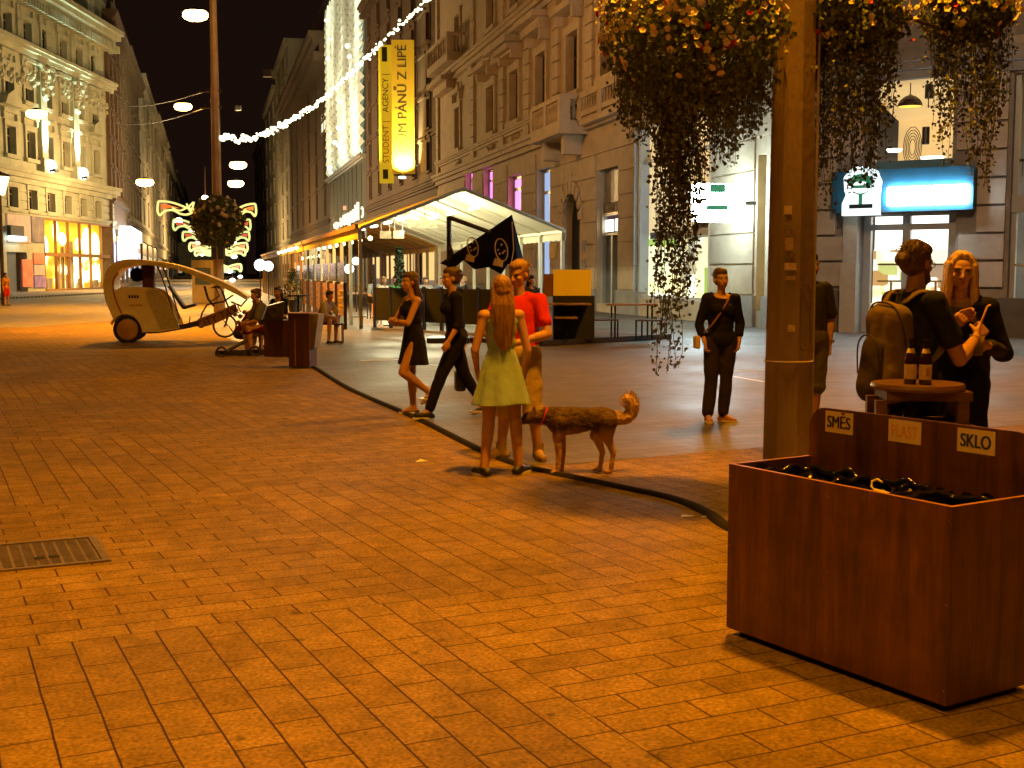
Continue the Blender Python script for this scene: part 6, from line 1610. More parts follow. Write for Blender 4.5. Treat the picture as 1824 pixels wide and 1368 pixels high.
# ================================================================ dog
def dog():
    m = bpy.data.materials.new('dog_coat'); m.use_nodes = True; nt = m.node_tree; L = nt.links; N = nt.nodes.new; b = nt.nodes['Principled BSDF']
    tc = N('ShaderNodeTexCoord'); sp = N('ShaderNodeSeparateXYZ'); L.new(tc.outputs['Object'], sp.inputs[0])
    n = N('ShaderNodeTexNoise'); n.inputs['Scale'].default_value = 7; n.inputs['Detail'].default_value = 5; L.new(tc.outputs['Object'], n.inputs['Vector'])
    a = N('ShaderNodeMath'); a.operation = 'MULTIPLY_ADD'; L.new(n.outputs['Fac'], a.inputs[0]); a.inputs[1].default_value = .14; L.new(sp.outputs['Z'], a.inputs[2])
    r = N('ShaderNodeValToRGB'); L.new(a.outputs[0], r.inputs[0]); e = r.color_ramp.elements
    e[0].position = .365; e[0].color = (.48, .27, .11, 1); e[1].position = .465; e[1].color = (.075, .035, .018, 1); q = e.new(.41); q.color = (.38, .20, .08, 1)
    L.new(r.outputs[0], b.inputs['Base Color']); b.inputs['Roughness'].default_value = .7
    n2 = N('ShaderNodeTexNoise'); n2.inputs['Scale'].default_value = 60; mp = N('ShaderNodeMapping'); mp.inputs['Scale'].default_value = (.4, 1, 1.4); L.new(tc.outputs['Object'], mp.inputs[0]); L.new(mp.outputs[0], n2.inputs['Vector'])
    bp = N('ShaderNodeBump'); bp.inputs['Strength'].default_value = .6; bp.inputs['Distance'].default_value = .01; L.new(n2.outputs['Fac'], bp.inputs['Height']); L.new(bp.outputs[0], b.inputs['Normal'])
    # local frame: nose towards -x
    t = thing('dog', 'tan and dark brown dog with a curled tail standing behind the girl', 'dog', G(1030, 843), R(4))
    g = MB(); S_ = .86
    def c(p0, p1, r0, r1, fy=None): cap(g, Vector(p0) * S_, Vector(p1) * S_, r0 * S_, r1 * S_, 14, flat=((0, 1, 0), fy) if fy else None)
    c((-.17, 0, .505), (-.02, 0, .51), .140, .128, .78); c((-.02, 0, .51), (.22, 0, .54), .125, .10, .8); c((.22, 0, .54), (.30, 0, .53), .108, .092, .8)
    c((-.20, 0, .53), (-.32, 0, .56), .10, .075, .8)                     # shoulders to neck
    c((-.30, 0, .56), (-.42, 0, .545), .080, .062, .85)                   # neck stretched forward and down
    c((-.44, 0, .55), (-.50, 0, .535), .062, .052); c((-.52, 0, .52), (-.60, 0, .485), .034, .024)
    for s_ in (1, -1):
        c((-.435, .035 * s_, .59), (-.425, .048 * s_, .655), .022, .006)    # ears
        y = .065 * s_; dx = -.02 if s_ < 0 else .035
        c((-.185, y, .50), (-.19 + dx, y, .36), .072, .048); c((-.19 + dx, y, .36), (-.175 + dx, y, .20), .042, .029); c((-.175 + dx, y, .20), (-.185 + dx, y, .045), .029, .023); c((-.185 + dx, y, .028), (-.235 + dx, y, .022), .024, .022)
        dx = .03 if s_ < 0 else -.055
        c((.27, y, .50), (.235 + dx, y, .36), .10, .062); c((.235 + dx, y, .36), (.30 + dx, y, .20), .050, .029); c((.30 + dx, y, .20), (.275 + dx, y, .045), .028, .022); c((.275 + dx, y, .028), (.225 + dx, y, .022), .024, .022)
    remesh(g, 'body', m, t, vox=.0075, smooth=3, wrinkle=.006, wscale=40)
    g = MB(); pts = smooth_path([Vector((.32, 0, .55)), Vector((.40, 0, .525)), Vector((.475, -.01, .545)), Vector((.515, -.02, .61)), Vector((.505, -.03, .68)), Vector((.46, -.03, .725))], 4); n_ = len(pts)
    for i in range(n_ - 1): cap(g, pts[i] * S_, pts[i + 1] * S_, (.042 + .022 * math.sin(math.pi * i / n_)) * S_, (.042 + .022 * math.sin(math.pi * (i + 1) / n_)) * S_, 10, m=2)
    remesh(g, 'tail', mat('tail_fur', (.68, .48, .26), col2=(.45, .26, .11), vscale=9, rough=.7, bump=.5, bscale=50), t, vox=.009, smooth=1, wrinkle=.012, wscale=42)
    g = MB(); ell(g, Vector((-.625, 0, .487)) * S_, (.012, .014, .012), n=8, m=6); g.build('nose', EYED, t, smooth=True)
    for s_ in (1, -1): g = MB(); ell(g, Vector((-.515, .036 * s_, .555)) * S_, (.007, .006, .007), n=8, m=6); g.build('eye', EYED, t, smooth=True)
    g = MB(); g.tube([Vector((-.335 + .03 * math.cos(a_), .072 * math.sin(a_), .56 + .085 * math.cos(a_))) * S_ for a_ in [2 * math.pi * i / 20 for i in range(20)]], .009, 6, close=True); g.build('collar', mat('red_collar', (.5, .03, .02), var=0, bump=0), t, smooth=True)
    rr = random.Random(4); g = MB()      # ruff, back and tail hair
    for q in range(700):
        x = rr.uniform(-.36, .32); an = rr.uniform(-2.6, 2.6); r0 = .128 if x < .1 else .115
        if x < -.2: r0 = .095
        zc_ = .515 if x > -.2 else .55
        r0 *= .93 + .06 * math.sin((x + .36) * 7); p = Vector((x, math.sin(an) * r0 * .78, zc_ + math.cos(an) * r0)); g.tube([p * S_, (p + Vector((.035, math.sin(an) * .008, math.cos(an) * .006 - .008))) * S_], [.004, .0008], 3, caps=False)
    g.build('fur', m, t); g = MB()
    for q in range(420):
        i = rr.randrange(len(pts)); a_ = rr.uniform(0, 6.28); p = pts[i] + Vector((math.cos(a_), math.sin(a_) * .8, math.sin(a_ * 1.3))) * .048; d_ = (pts[min(i + 1, n_ - 1)] - pts[max(i - 1, 0)]).normalized()
        g.tube([p * S_, (p + (p - pts[i]) * .45 + d_ * .035) * S_], [.004, .0008], 3, caps=False)
    g.build('tail_fur', MATS['tail_fur'], t)
    return t
dog()
# ================================================================ café tent and terrace
PERP = Vector((WD.y, -WD.x, 0))           # to the right, towards the houses
TZ = math.atan2(PERP.y, PERP.x)
def street_frame(p): return p, TZ
NL = AT(642, 408, 36.5); NL.z = 0
EZ, RZ, TWD = 2.95, 4.15, 6.2
def tent(name, label, s0, s1, fabric, fascia, posts_m, cloth_m, group='café canopies in a row'):
    """local x to the right across the tent, y away along the street"""
    t = thing(name, label, 'canopy', NL + WD * s0, TZ, group)
    L_ = s1 - s0
    g = MB(); m_ = TWD / 2
    # roof: two sloping sheets with thickness, and ribs below
    for a, b in (((0, EZ), (m_, RZ)), ((m_, RZ), (TWD, EZ))):
        g.add([(a[0], 0, a[1]), (b[0], 0, b[1]), (b[0], L_, b[1]), (a[0], L_, a[1]), (a[0], 0, a[1] + .05), (b[0], 0, b[1] + .05), (b[0], L_, b[1] + .05), (a[0], L_, a[1] + .05)],
              [(3, 2, 1, 0), (4, 5, 6, 7), (0, 1, 5, 4), (2, 3, 7, 6), (1, 2, 6, 5), (3, 0, 4, 7)])
    g.build('roof_sheet', fabric, t)
    g = MB(); n = max(3, int(L_ / 2.6))
    for i in range(n + 1):
        y = .05 + (L_ - .1) * i / n
        g.tube([(0, y, EZ - .03), (m_, y, RZ - .03)], .035, 6); g.tube([(m_, y, RZ - .03), (TWD, y, EZ - .03)], .035, 6)
    for x, z in ((0, EZ), (m_, RZ), (TWD, EZ)): g.box(x - .05, x + .05, 0, L_, z - .09, z - .0)
    g.build('rafter', posts_m, t)
    for i in range(n + 1):
        y = .1 + (L_ - .2) * i / n
        for x in (0, TWD):
            g = MB(); g.box(x - .05, x + .05, y - .05, y + .05, 0, EZ - .09); g.build('post', posts_m, t)
    g = MB()      # valances with a scalloped lower edge
    k = int(L_ / .3)
    for i in range(k):
        y0, y1 = L_ * i / k, L_ * (i + 1) / k
        g.box(-.075, -.055, y0, y1, EZ - .32 + .025 * (i % 2), EZ + .06)
        g.box(TWD + .055, TWD + .075, y0, y1, EZ - .32 + .025 * (i % 2), EZ + .03)
    g.build('valance', cloth_m, t)
    g = MB(); g.box(-.16, -.08, -.02, L_, EZ - .02, EZ + .12); g.build('gutter', fascia, t)
    return t
FABW = mat('white_canvas', (.72, .68, .52), rough=.9, var=.06, vscale=1, bump=.1)
FABY = mat('yellow_canvas', (.75, .48, .08), rough=.9, var=.1, vscale=1, bump=.1)
FASC = mat('brown_fascia', (.38, .22, .08), rough=.7, var=.2, bump=.1)
WPOST = mat('white_post_paint', (.6, .57, .42), rough=.5, var=.05, bump=0)
ta = tent('cafe_tent', 'white gabled café tent, the nearest one, lit from inside', 0, 21, FABW, FASC, WPOST, FABW)
tb = tent('cafe_tent', 'yellow café canopy behind the white tent', 21.6, 40, FABY, FASC, FASC, FABY)
tc_ = tent('cafe_tent', 'dim brown canopy farthest along the row of cafés', 41, 66, mat('brown_canvas', (.35, .22, .08), var=.1, bump=.1), FASC, FASC, mat('brown_canvas', (.35, .22, .08)))
TUBE = glow('tube_lamp_white', (1.0, .98, .7), 12)
g = MB()
for y in (.9, 3.4, 6.3, 10, 14, 18): g.box(TWD * .28, TWD * .28 + .12, y, y + 1.3, EZ + .42, EZ + .48)
for y in (1.8, 5.5, 9, 13): g.box(TWD * .62, TWD * .62 + .12, y, y + 1.2, EZ + .72, EZ + .78)
g.build('tube_lamp', TUBE, ta)
for y in (1.5, 6, 11, 16): lamp('tent_light', (TWD * .42, y, EZ + .25), 430, (1, .92, .55), .25, parent=ta)
for y in (3, 9, 15): lamp('tent_light', (-1.1, y, EZ + .1), 130, (1, .6, .12), .25, parent=tb)  # added outside the canopy to brighten its valance and gutter
GB = glow('warm_bulb', (1, .85, .35), 9, sample=False)
g = MB()
for y in (.5, 3, 5.5, 8, 10.5, 13, 15.5, 18): g.ball((.35, y, EZ - .28), .07, 8, 6)
g.build('bulb', GB, ta)
g = MB()
for y in (1, 4, 6.5, 9.5, 12.5, 16): g.ball((-.3, y, EZ - .15), .09, 8, 6)
for y in (2, 5, 8, 11, 14): g.ball((.9, y, EZ - .5), .09, 8, 6)
g.build('bulb', GB, tb)
GLB = glow('globe_lamp_white', (.95, 1, .85), 7, sample=False)
def globe(label, u, v, Y, r):
    p = AT(u, v, Y); t = thing('globe_lamp', label, 'lamp', (p.x, p.y, 0), 0, 'white globe lamps among the cafés')
    g = MB(); g.tube([(0, 0, 0), (0, 0, p.z - r * .8)], .03, 6); g.build('stem', DFRAME, t)
    g = MB(); g.ball((0, 0, p.z), r, 12, 8); g.build('globe', GLB, t)
globe('cluster globe glowing brightest at the far end of the café row', 463, 472, 74, .34)
globe('left globe of the pair over the planters', 478, 474, 70, .28)
globe('bluish globe seen between the white tent posts', 622, 479, 50, .19); globe('upper globe seen between the white tent posts', 634, 465, 52, .16); globe('small globe left of the tent posts', 577, 482, 56, .14)
# hanging photo panels in the tent
PHOTO = mat('photo_panel', (.30, .22, .14), col2=(.72, .62, .45), vscale=6, bump=0, rough=.6)
for n_, (u0, u1, v0, v1, dx) in enumerate(((727, 752, 391, 405, 0), (754, 779, 392, 406, 0), (665, 686, 408, 422, 0), (690, 710, 407, 422, 0))):
    a, b = AT(u0, v1, 41), AT(u1, v0, 41)
    t = thing('photo_board', ('left' if n_ % 2 == 0 else 'right') + ' photo board of the %s pair hung in the white tent' % ('upper' if n_ < 2 else 'lower'), 'photo board', (a.x, 41 + (0 if n_ < 2 else 2), a.z), 0, 'photo boards hung in the white tent')
    g = MB(); g.box(0, b.x - a.x, 0, .02, 0, b.z - a.z); g.build('print', PHOTO, t); g = MB(); g.tube([(.05, .01, b.z - a.z), (.05, .01, b.z - a.z + .5)], .008, 4); g.tube([(b.x - a.x - .05, .01, b.z - a.z), (b.x - a.x - .05, .01, b.z - a.z + .5)], .008, 4); g.build('cord', DFRAME, t)
# low wooden planters along the left side of the tents
PLK = wood_material('planter_wood', (.16, .085, .035), (.34, .2, .09), (3, 3, 9)); GREENL = mat('shrub_leaf', (.03, .07, .025), rough=.6, var=.4, vscale=12, bump=0)
OLDP = mat('glass_panel', (.16, .15, .11), rough=.12, var=.3, vscale=2, bump=0, trans=.5)
pl_specs = [(-.6, 'plank barrier with pale emblem print nearest the tent corner', 1), (1.9, 'plank barrier with a small white notice', 2), (4.4, 'third plank barrier along the terrace edge', 0), (7.2, 'fourth plank barrier along the terrace edge', 0), (10.2, 'fifth plank barrier along the terrace edge', 0), (13.4, 'plank barrier at the far end of the white tent', 0), (17, 'plank barrier in front of the yellow canopy', 0)]
for s_, lb, deco in pl_specs:
    t = thing('terrace_barrier', lb, 'barrier', NL + WD * s_ - PERP * .55, TZ + R(90), 'wooden barriers along the café terrace')
    # local x along the street away, y towards left
    g = MB()
    for i in range(5): g.box(.05, 2.1, -.03, .0, .38 + i * .19, .55 + i * .19)
    g.build('planks', PLK, t)
    g = MB(); [g.box(x, x + .07, -.06, .03, 0, 1.36) for x in (0, 2.08)]; g.build('post', mat('dark_wood_post', (.05, .025, .012), var=.2, bump=.1), t)
    g = MB(); g.box(.12, 2.03, -.02, -.01, 1.38, 1.95); g.build('screen', OLDP, t)
    if deco == 2: g = MB(); g.box(.5, .9, .001, .012, .75, 1.05); g.build('notice', mat('notice_paper', (.6, .5, .3), var=.05, bump=0), t)
    if deco == 1:
        g = MB()
        for i in range(3):
            for j in range(3): g.tube([(.75 + i * .32 + .09 * math.cos(a), .006, .62 + j * .22 + .07 * math.sin(a)) for a in [2 * math.pi * q / 12 for q in range(12)]], .012, 5, close=True)
        g.build('emblem', mat('pale_emblem', (.5, .42, .28), var=0, bump=0), t)
def shrub(label, p, h, r, seed, trough=True):
    t = thing('potted_shrub', label, 'plant', p, 0, 'potted shrubs along the terrace')
    g = MB(); g.lathe([(.18, 0), (.24, .5), (.24, .52), (.2, .52)], 12); g.build('pot', DFRAME, t)
    rr = random.Random(seed); g = MB()
    for k in range(700):
        a = rr.uniform(0, 6.28); zz = rr.random(); q = r * (1 - zz * .75) * math.sqrt(rr.random())
        leaf(g, (q * math.cos(a), q * math.sin(a), .5 + zz * h), .09 * rr.uniform(.6, 1.2), rr)
    g.build('foliage', GREENL, t)
shrub('slim cypress in a pot at the near edge of the white tent', AT(712, 560, 38.0).xy.to_3d() , 1.9, .3, 1); shrub('round potted shrub left of the white tent posts', AT(523, 560, 52).xy.to_3d(), 1.3, .5, 2); shrub('potted shrub between the tent posts', AT(602, 560, 46).xy.to_3d(), 1.3, .35, 3)
# dark barrier across the near end, its posts
DARKF = mat('black_fabric_screen', (.012, .014, .012), rough=.8, var=.2, bump=.1)
a = G(668, 583); b = G(958, 598)
fb = Facade('terrace_screen', 'low black fabric screen across the near end of the café terrace', 'barrier', a, b)
g = MB(); n = 9
for i in range(n): g.box(fb.L * i / n + .06, fb.L * (i + 1) / n - .06, -.02, 0, .22, 1.15)
g.build('screen', DARKF, fb.t)
g = MB(); 
for i in range(n + 1): g.box(fb.L * i / n - .04, fb.L * i / n + .04, -.04, .04, 0, 1.25 if i else 1.9)
g.box(.04, fb.L - .04, -.015, .015, 1.15, 1.2); g.build('post', DFRAME, fb.t)
# parasol standard, folded navy canopy printed with pale emblems
UY = 29.5
up_ = AT(800, 590, UY); 
um = thing('folded_parasol', 'half-folded navy parasol with pale printed emblems hanging from a side pole', 'parasol', (up_.x, UY, 0), 0)
def UL(u, v, dy=0): p = AT(u, v, UY + dy); return Vector((p.x - up_.x, dy, p.z))
g = MB(); g.tube([(0, 0, 0), UL(800, 386)], .06, 8); g.box(-.5, .5, -.5, .5, 0, .12); g.build('pole', DFRAME, um)
g = MB(); g.tube([UL(799, 387), UL(912, 428)], .05, 8); g.tube([UL(800, 446), UL(806, 444)], .12, 8); g.build('arm', DFRAME, um)
NAVYM = mat('navy_canvas', (.008, .008, .03), rough=.9, spec=.1, var=.2, bump=.3)
apex = UL(912, 382, .0)
rim = [(936, 478, .2), (925, 492, -.25), (905, 470, -.05), (893, 489, -.45), (870, 476, -.15), (845, 480, -.4), (824, 462, -.1), (808, 478, -.35), (783, 469, 0), (800, 458, .3), (830, 440, .35), (860, 425, .3), (900, 400, .25)]
vs = [apex]; N_ = len(rim); NR = 10
rimp = [UL(u, v, dy) for u, v, dy in rim]
for i in range(1, NR + 1):
    t_ = i / NR
    for q in range(N_):
        p = apex + (rimp[q] - apex) * t_
        p.y += -.18 * math.sin(math.pi * t_) * (1 if q < 8 else -1); p.z -= .06 * math.sin(math.pi * t_) * (q % 2)
        vs.append(p)
fs = [(0, 1 + (q + 1) % N_, 1 + q) for q in range(N_)]
for i in range(NR - 1):
    for q in range(N_): a0 = 1 + i * N_ + q; a1 = 1 + i * N_ + (q + 1) % N_; fs.append((a0, a1, a1 + N_, a0 + N_))
fs.append(tuple(1 + (NR - 1) * N_ + q for q in range(N_)))
g = MB(); g.add(vs, fs); cn = g.build('canopy', NAVYM, um)
PALE = mat('pale_print', (.5, .40, .3), var=.1, bump=0)
g = MB()
def emblem(cu, cv, s_, dy):
    # rounded drop with three fingers below, and stars
    pts = [UL(cu + s_ * (9 * math.cos(a) - 4 * math.sin(a)), cv - s_ * (17 * math.sin(a) + 3 * math.cos(a)), dy) for a in [2 * math.pi * q / 22 for q in range(23)]]
    g.tube(pts, .014, 5)
    for k_ in range(4): g.tube([UL(cu - s_ * 8 + k_ * 3 * s_, cv + s_ * 13 + k_ * s_, dy), UL(cu - s_ * 12 + k_ * 4 * s_, cv + s_ * 24 + k_, dy)], .03, 5)
    for k_ in range(5): g.ball(tuple(UL(cu + s_ * (k_ - 2) * 2.5, cv + s_ * math.sin(k_ * 2.3) * 8, dy)), .025, 6, 4)
emblem(893, 445, 1.15, -.72); emblem(842, 440, 1.0, -.55)
g.tube([UL(912, 395, -.35), UL(915, 445, -.42), UL(908, 482, -.5)], .012, 5)
g.build('print', PALE, cn)
# terrace of metal furniture on the right
IRON = mat('black_iron', (.02, .022, .02), rough=.5, metal=.5, var=.1, bump=0)
deckA, deckB = G(962, 617), G(1192, 604)
dk = Facade('terrace_deck', 'low dark timber deck edge under the iron tables', 'deck', deckA, deckB)
dk.part('deck', mat('deck_wood', (.12, .05, .03), var=.3, bump=.2), lambda g: g.box(0, dk.L, 0, 3.2, .0, .10)); dk.part('edge_beam', DFRAME, lambda g: [g.box(0, dk.L, -.06, -.003, .02, .13)] + [g.box(dk.L * q, dk.L * q + .08, -.05, .0, 0, .02) for q in (.1, .35, .6, .85)])
def on(u, v=600, Y=29.2): return AT(u, v, Y)
def scroll(g, x0, x1, z0, z1, y=0):
    cx_, cz_ = (x0 + x1) / 2, (z0 + z1) / 2; w, h = (x1 - x0) / 2, (z1 - z0) / 2
    for sx in (-1, 1):
        for sz in (-1, 1):
            g.tube([(cx_ + sx * w * (.5 + .45 * (1 - i / 14) * math.cos(i * .55)), y, cz_ + sz * h * (.5 + .42 * (1 - i / 14) * math.sin(i * .55))) for i in range(14)], .01, 4)
    g.tube([(cx_, y, z0), (cx_, y, z1)], .012, 4)
def iron_chair(label, p, rz, w=.5, bh=.95):
    t = thing('iron_chair', label, 'chair', p, rz, 'wrought iron seats of the terrace')
    g = MB(); g.box(0, .62, 0, .9, .43, .46); g.build('seat', mat('seat_slats', (.07, .04, .025), var=.2, bump=.1), t, bevel=.005)
    for x, y in ((.02, .02), (.6, .02), (.02, .88), (.6, .88)): g = MB(); g.box(x - .018, x + .018, y - .018, y + .018, 0, .43); g.build('leg', IRON, t)
    g = MB(); 
    for y in (0, .88): g.tube([(0, y, .43), (-.04, y, bh + .05)], .018, 6)
    g.tube([(-.04, 0, bh), (-.04, .88, bh)], .018, 6)
    M_ = Matrix.Rotation(R(90), 4, 'Z'); g2 = MB(M_); scroll(g2, .04, .84, .5, bh - .04, y=.025); scroll(g2, .04, .84, .06, .40, y=-.0); g.add(g2.v, g2.f); g.build('scroll_back', IRON, t)
    return t
DZ = .10
p = on(1072); iron_chair('iron bench with scrolled back left of the long table', (p.x - .25, 28.9, DZ), R(0)); p = on(1190); iron_chair('iron bench with scrolled back right of the long table', (p.x, 29.4, DZ), R(165), bh=1.0)
p0, p1 = on(1078), on(1168)
t = thing('iron_table', 'narrow wooden-topped iron table between the two scrolled benches', 'table', (p0.x, 29.0, DZ), R(3))
Lt = p1.x - p0.x
g = MB(); g.box(0, Lt, 0, .75, .78, .82); g.build('tabletop', PLK, t, bevel=.005)
for x in (.22, Lt - .1):
    for y in (.06, .7): g = MB(); g.box(x - .02, x + .02, y - .02, y + .02, 0, .78); g.build('leg', IRON, t)
p = on(958); 
t = thing('dark_counter', 'black stand with a plain yellow board on top beside the man in red', 'stand', (on(962).x, 28.6, .1), R(1))
w_ = on(1056).x - on(962).x
g = MB(); g.box(.3, w_, 0, .5, 0, 1.02); g.build('cabinet', DARKF, t, bevel=.01); g = MB(); g.box(.3, .8, -.9, -.05, .52, .56); g.box(.15, 1.1, -.9, -.06, .83, .86); g.build('shelf', PLK, t)
x0_, x1_ = on(984).x - on(962).x, on(1050).x - on(962).x
g = MB(); g.box(x0_, x1_, .05, .09, 1.02, 1.62); g.build('board', mat('plain_yellow_board', (.95, .80, .03), rough=.6, var=.06, vscale=1.5, bump=0), t); g = MB(); g.box(x0_ - .22, x0_, .09, .5, 1.0, 1.52); g.build('end_board', mat('brown_board', (.2, .09, .03), var=.1, bump=0), t)
# guests in the tent, seen above the barrier
rr = random.Random(12)
cols_ = [cloth('guest_white', (.6, .58, .5)), cloth('guest_blue', (.08, .12, .2)), cloth('guest_green', (.05, .3, .08)), cloth('guest_grey', (.2, .2, .19)), BLACKC, PINKC]
desc = ['white', 'blue', 'green', 'grey', 'black', 'pink']
CH = mat('dark_chair', (.03, .022, .018), rough=.6, var=.1, bump=0)
guests = [(688, 39.5, 0, 'behind the first tent post'), (705, 41.5, 2, 'beside the slim cypress'), (728, 39.3, 0, 'left of the walking woman'), (760, 40.2, 3, 'under the photo boards'), (785, 41, 1, 'behind the walkers'), (803, 39.5, 0, 'at the pole of the parasol'), (822, 41.4, 4, 'under the folded parasol'), (668, 44, 3, 'at the left row of posts')]
proto_g = None
for (u, Y, c, where) in guests:
    p = AT(u, 560, Y); 
    seated('guest in %s sitting %s' % (desc[c], where), Vector((p.x, Y, .02)), R(rr.choice((-70, -30, 20, 60, 110))), 1.72, 'm' if c % 2 else 'f', cols_[c], BLACKC, (('short', H_DARK) if c % 2 else ('tied', H_DBLOND)), vox=.016, seat=.62)[0]['group'] = 'guests seated in the café tent'
    t = thing('cafe_chair', 'dark café chair of the guest ' + where, 'chair', Vector((p.x, Y, 0)), R(20), 'café chairs in the tent')
    g = MB(); g.box(-.22, .22, -.1, .34, .54, .58); g.build('seat', CH, t); g = MB(); g.box(-.22, .22, .34, .38, .58, 1.1); g.build('backrest', CH, t)
    for x in (-.19, .19):
        for y in (-.08, .34): g = MB(); g.tube([(x, y, 0), (x, y, .54)], .018, 5); g.build('leg', CH, t)
p = AT(950, 560, 29.6)
seated('person with dark curly hair sitting behind the man in red', Vector((p.x, 29.8, .1)), R(40), 1.7, 'f', DGREY, BLACKC, ('long', H_DARK), vox=.013, seat=.62)
t = thing('cafe_chair', 'dark chair of the curly-haired person', 'chair', Vector((p.x, 29.9, .1)), R(40), 'café chairs in the tent')
g = MB(); g.box(-.22, .22, -.1, .3, .54, .58); g.build('seat', CH, t)
for x in (-.19, .19):
    for y in (-.08, .28): g = MB(); g.tube([(x, y, 0), (x, y, .54)], .018, 5); g.build('leg', CH, t)
for k_, (u, Y) in enumerate(((697, 38.6), (744, 38.4), (795, 38.8), (640, 46), (600, 50))):
    p = AT(u, 560, Y); t = thing('cafe_table', ['square café table at the slim cypress', 'square café table behind the walking woman', 'square café table near the parasol pole', 'square café table behind the first barrier', 'square café table farther back under the tent'][k_], 'table', (p.x, Y, 0), R(10), 'café tables in the tent')
    g = MB(); g.box(-.4, .4, -.4, .4, .86, .9); g.build('tabletop', PLK, t); g = MB(); g.tube([(0, 0, .03), (0, 0, .86)], .03, 6); g.box(-.25, .25, -.25, .25, 0, .03); g.build('leg', DFRAME, t)
# roof sign made of white glowing strokes
SGW = glow('roof_sign_white', (1, .97, .7), 1.3)
sg_ = Facade('roof_sign', 'white glowing letters standing on the roof of the café tents', 'sign', wall_at(100) * 0 + AT(596, 400, 56).xy.to_3d(), AT(655, 400, 50).xy.to_3d())
g = MB(); zb0 = sg_.px(600, 402)[1]; zb1 = sg_.px(640, 391)[1]
for u, vt, vb in ((607, 388, 404), (612, 383, 401), (616, 381, 400), (620, 379, 398), (625, 376, 397), (629, 373, 396), (633, 365, 393), (637, 360, 392)):
    x, z1 = sg_.px(u, vt); z0 = sg_.px(u, vb)[1]; g.box(x, x + .075, -.05, .05, z0, z1)
x, z1 = sg_.px(644, 371); z0 = sg_.px(644, 385)[1]; g.tube([(x + .1 + .14 * math.cos(a), 0, (z0 + z1) / 2 + .2 * math.sin(a)) for a in [2.4 - q * .35 for q in range(14)]], .04, 6)
x, z = sg_.px(600, 404); g.ball((x + .05, 0, z + .05), .17, 10, 8); x, z = sg_.px(622, 397); g.ball((x, 0, z), .12, 10, 8)
g.build('letter_stroke', SGW, sg_.t)
g = MB(); x, z1 = sg_.px(613, 367); z0 = sg_.px(613, 374)[1]; g.box(x, x + .22, -.05, .05, z0, z1); g.build('red_mark', glow('sign_salmon', (1, .4, .2), 1.0), sg_.t)
g = MB(); g.tube([(0, .08, sg_.px(596, 405)[1] - .3), (sg_.L, .08, sg_.px(655, 385)[1] - .3)], .03, 6); 
for q in (.1, .5, .9): g.box(sg_.L * q - .03, sg_.L * q + .03, .03, .09, EZ + .1, sg_.px(596, 405)[1] + .1)
g.build('sign_frame', DFRAME, sg_.t)
# ================================================================ yellow banners on the brown house
pB = wall_at(742); YB = pB.y - 2
def banner(label, u0, u1, v0, v1, Y, col, e, texts, extra=None):
    a, b = AT(u0, v1, Y), AT(u1, v0, Y); w, h = b.x - a.x, b.z - a.z
    t = thing('vertical_banner', label, 'banner', (a.x, Y, a.z), 0, 'tall yellow banners on the brown house')
    g = MB(); g.box(0, w, 0, .35, 0, h); bo = g.build('panel', mat('banner_' + col[0], col[1], var=.06, vscale=.3, bump=0, emit=col[1], es=e), t)
    for (s_, fx, fz, sz, m_) in texts:
        text(s_, sz * w, m_, bo, Matrix.Translation((w * fx, -.01, h * fz)) @ STAND @ Matrix.Rotation(R(90), 4, 'Z'), extrude=.004)
    g = MB()
    for q in (.06, .5, .94): g.box(w, w + 1.1 + (0 if u1 > 720 else 1.6), .1, .2, h * q - .06, h * q + .06)
    g.build('bracket', DFRAME, t)
    return t, w, h, bo
INK = mat('dark_banner_ink', (.06, .055, .01), var=0, bump=0)
REDI = mat('red_banner_ink', (.5, .12, .01), var=0, bump=0)
tB, w, h, bo = banner('bright yellow banner reading STUDENT AGENCY, the left one of the two', 676, 699, 80, 326, YB + 1.2, ('yellow', (.85, .60, .02)), .42, [('AGENCY |', .5, .655, .60, INK), ('STUDENT |', .5, .30, .60, REDI)])
g = MB(); g.box(w * .25, w * .62, -.02, -.003, h * .88, h * .985); g.box(w * .25, w * .62, -.02, -.003, h * .03, h * .1); g.build('dark_logo', INK, bo)
tB2, w, h, bo = banner('orange yellow banner with a floodlit white bottom, right of the two', 699, 737, 71, 309, YB, ('orange', (.80, .42, .015)), .30, [('DŮM PÁNŮ Z LIPÉ', .48, .56, .58, INK)])
t = thing('floodlight', 'lamp washing out the bottom of the orange yellow banner', 'floodlight', tB2.location + Vector((w / 2, -1.0, -.3)), 0)
g = MB(); g.box(-.3, .3, -.15, .15, -.1, .1); g.tube([(0, .15, 0), (0, .9, .35)], .05, 6); g.build('housing', DFRAME, t)
g = MB(); g.box(-.26, .26, -.1, .14, .1, .13); g.build('lens', glow('flood_lens', (1, .95, .6), 10, sample=False), t)
lamp('flood_beam', (0, 0, .3), 9000, (1, .9, .45), .1, spot=110, target=(0, .75, 1.7), blend=.9, parent=t)
t.children[-1].rotation_euler = Vector((0, .75, 1.2)).to_track_quat('-Z', 'Y').to_euler()
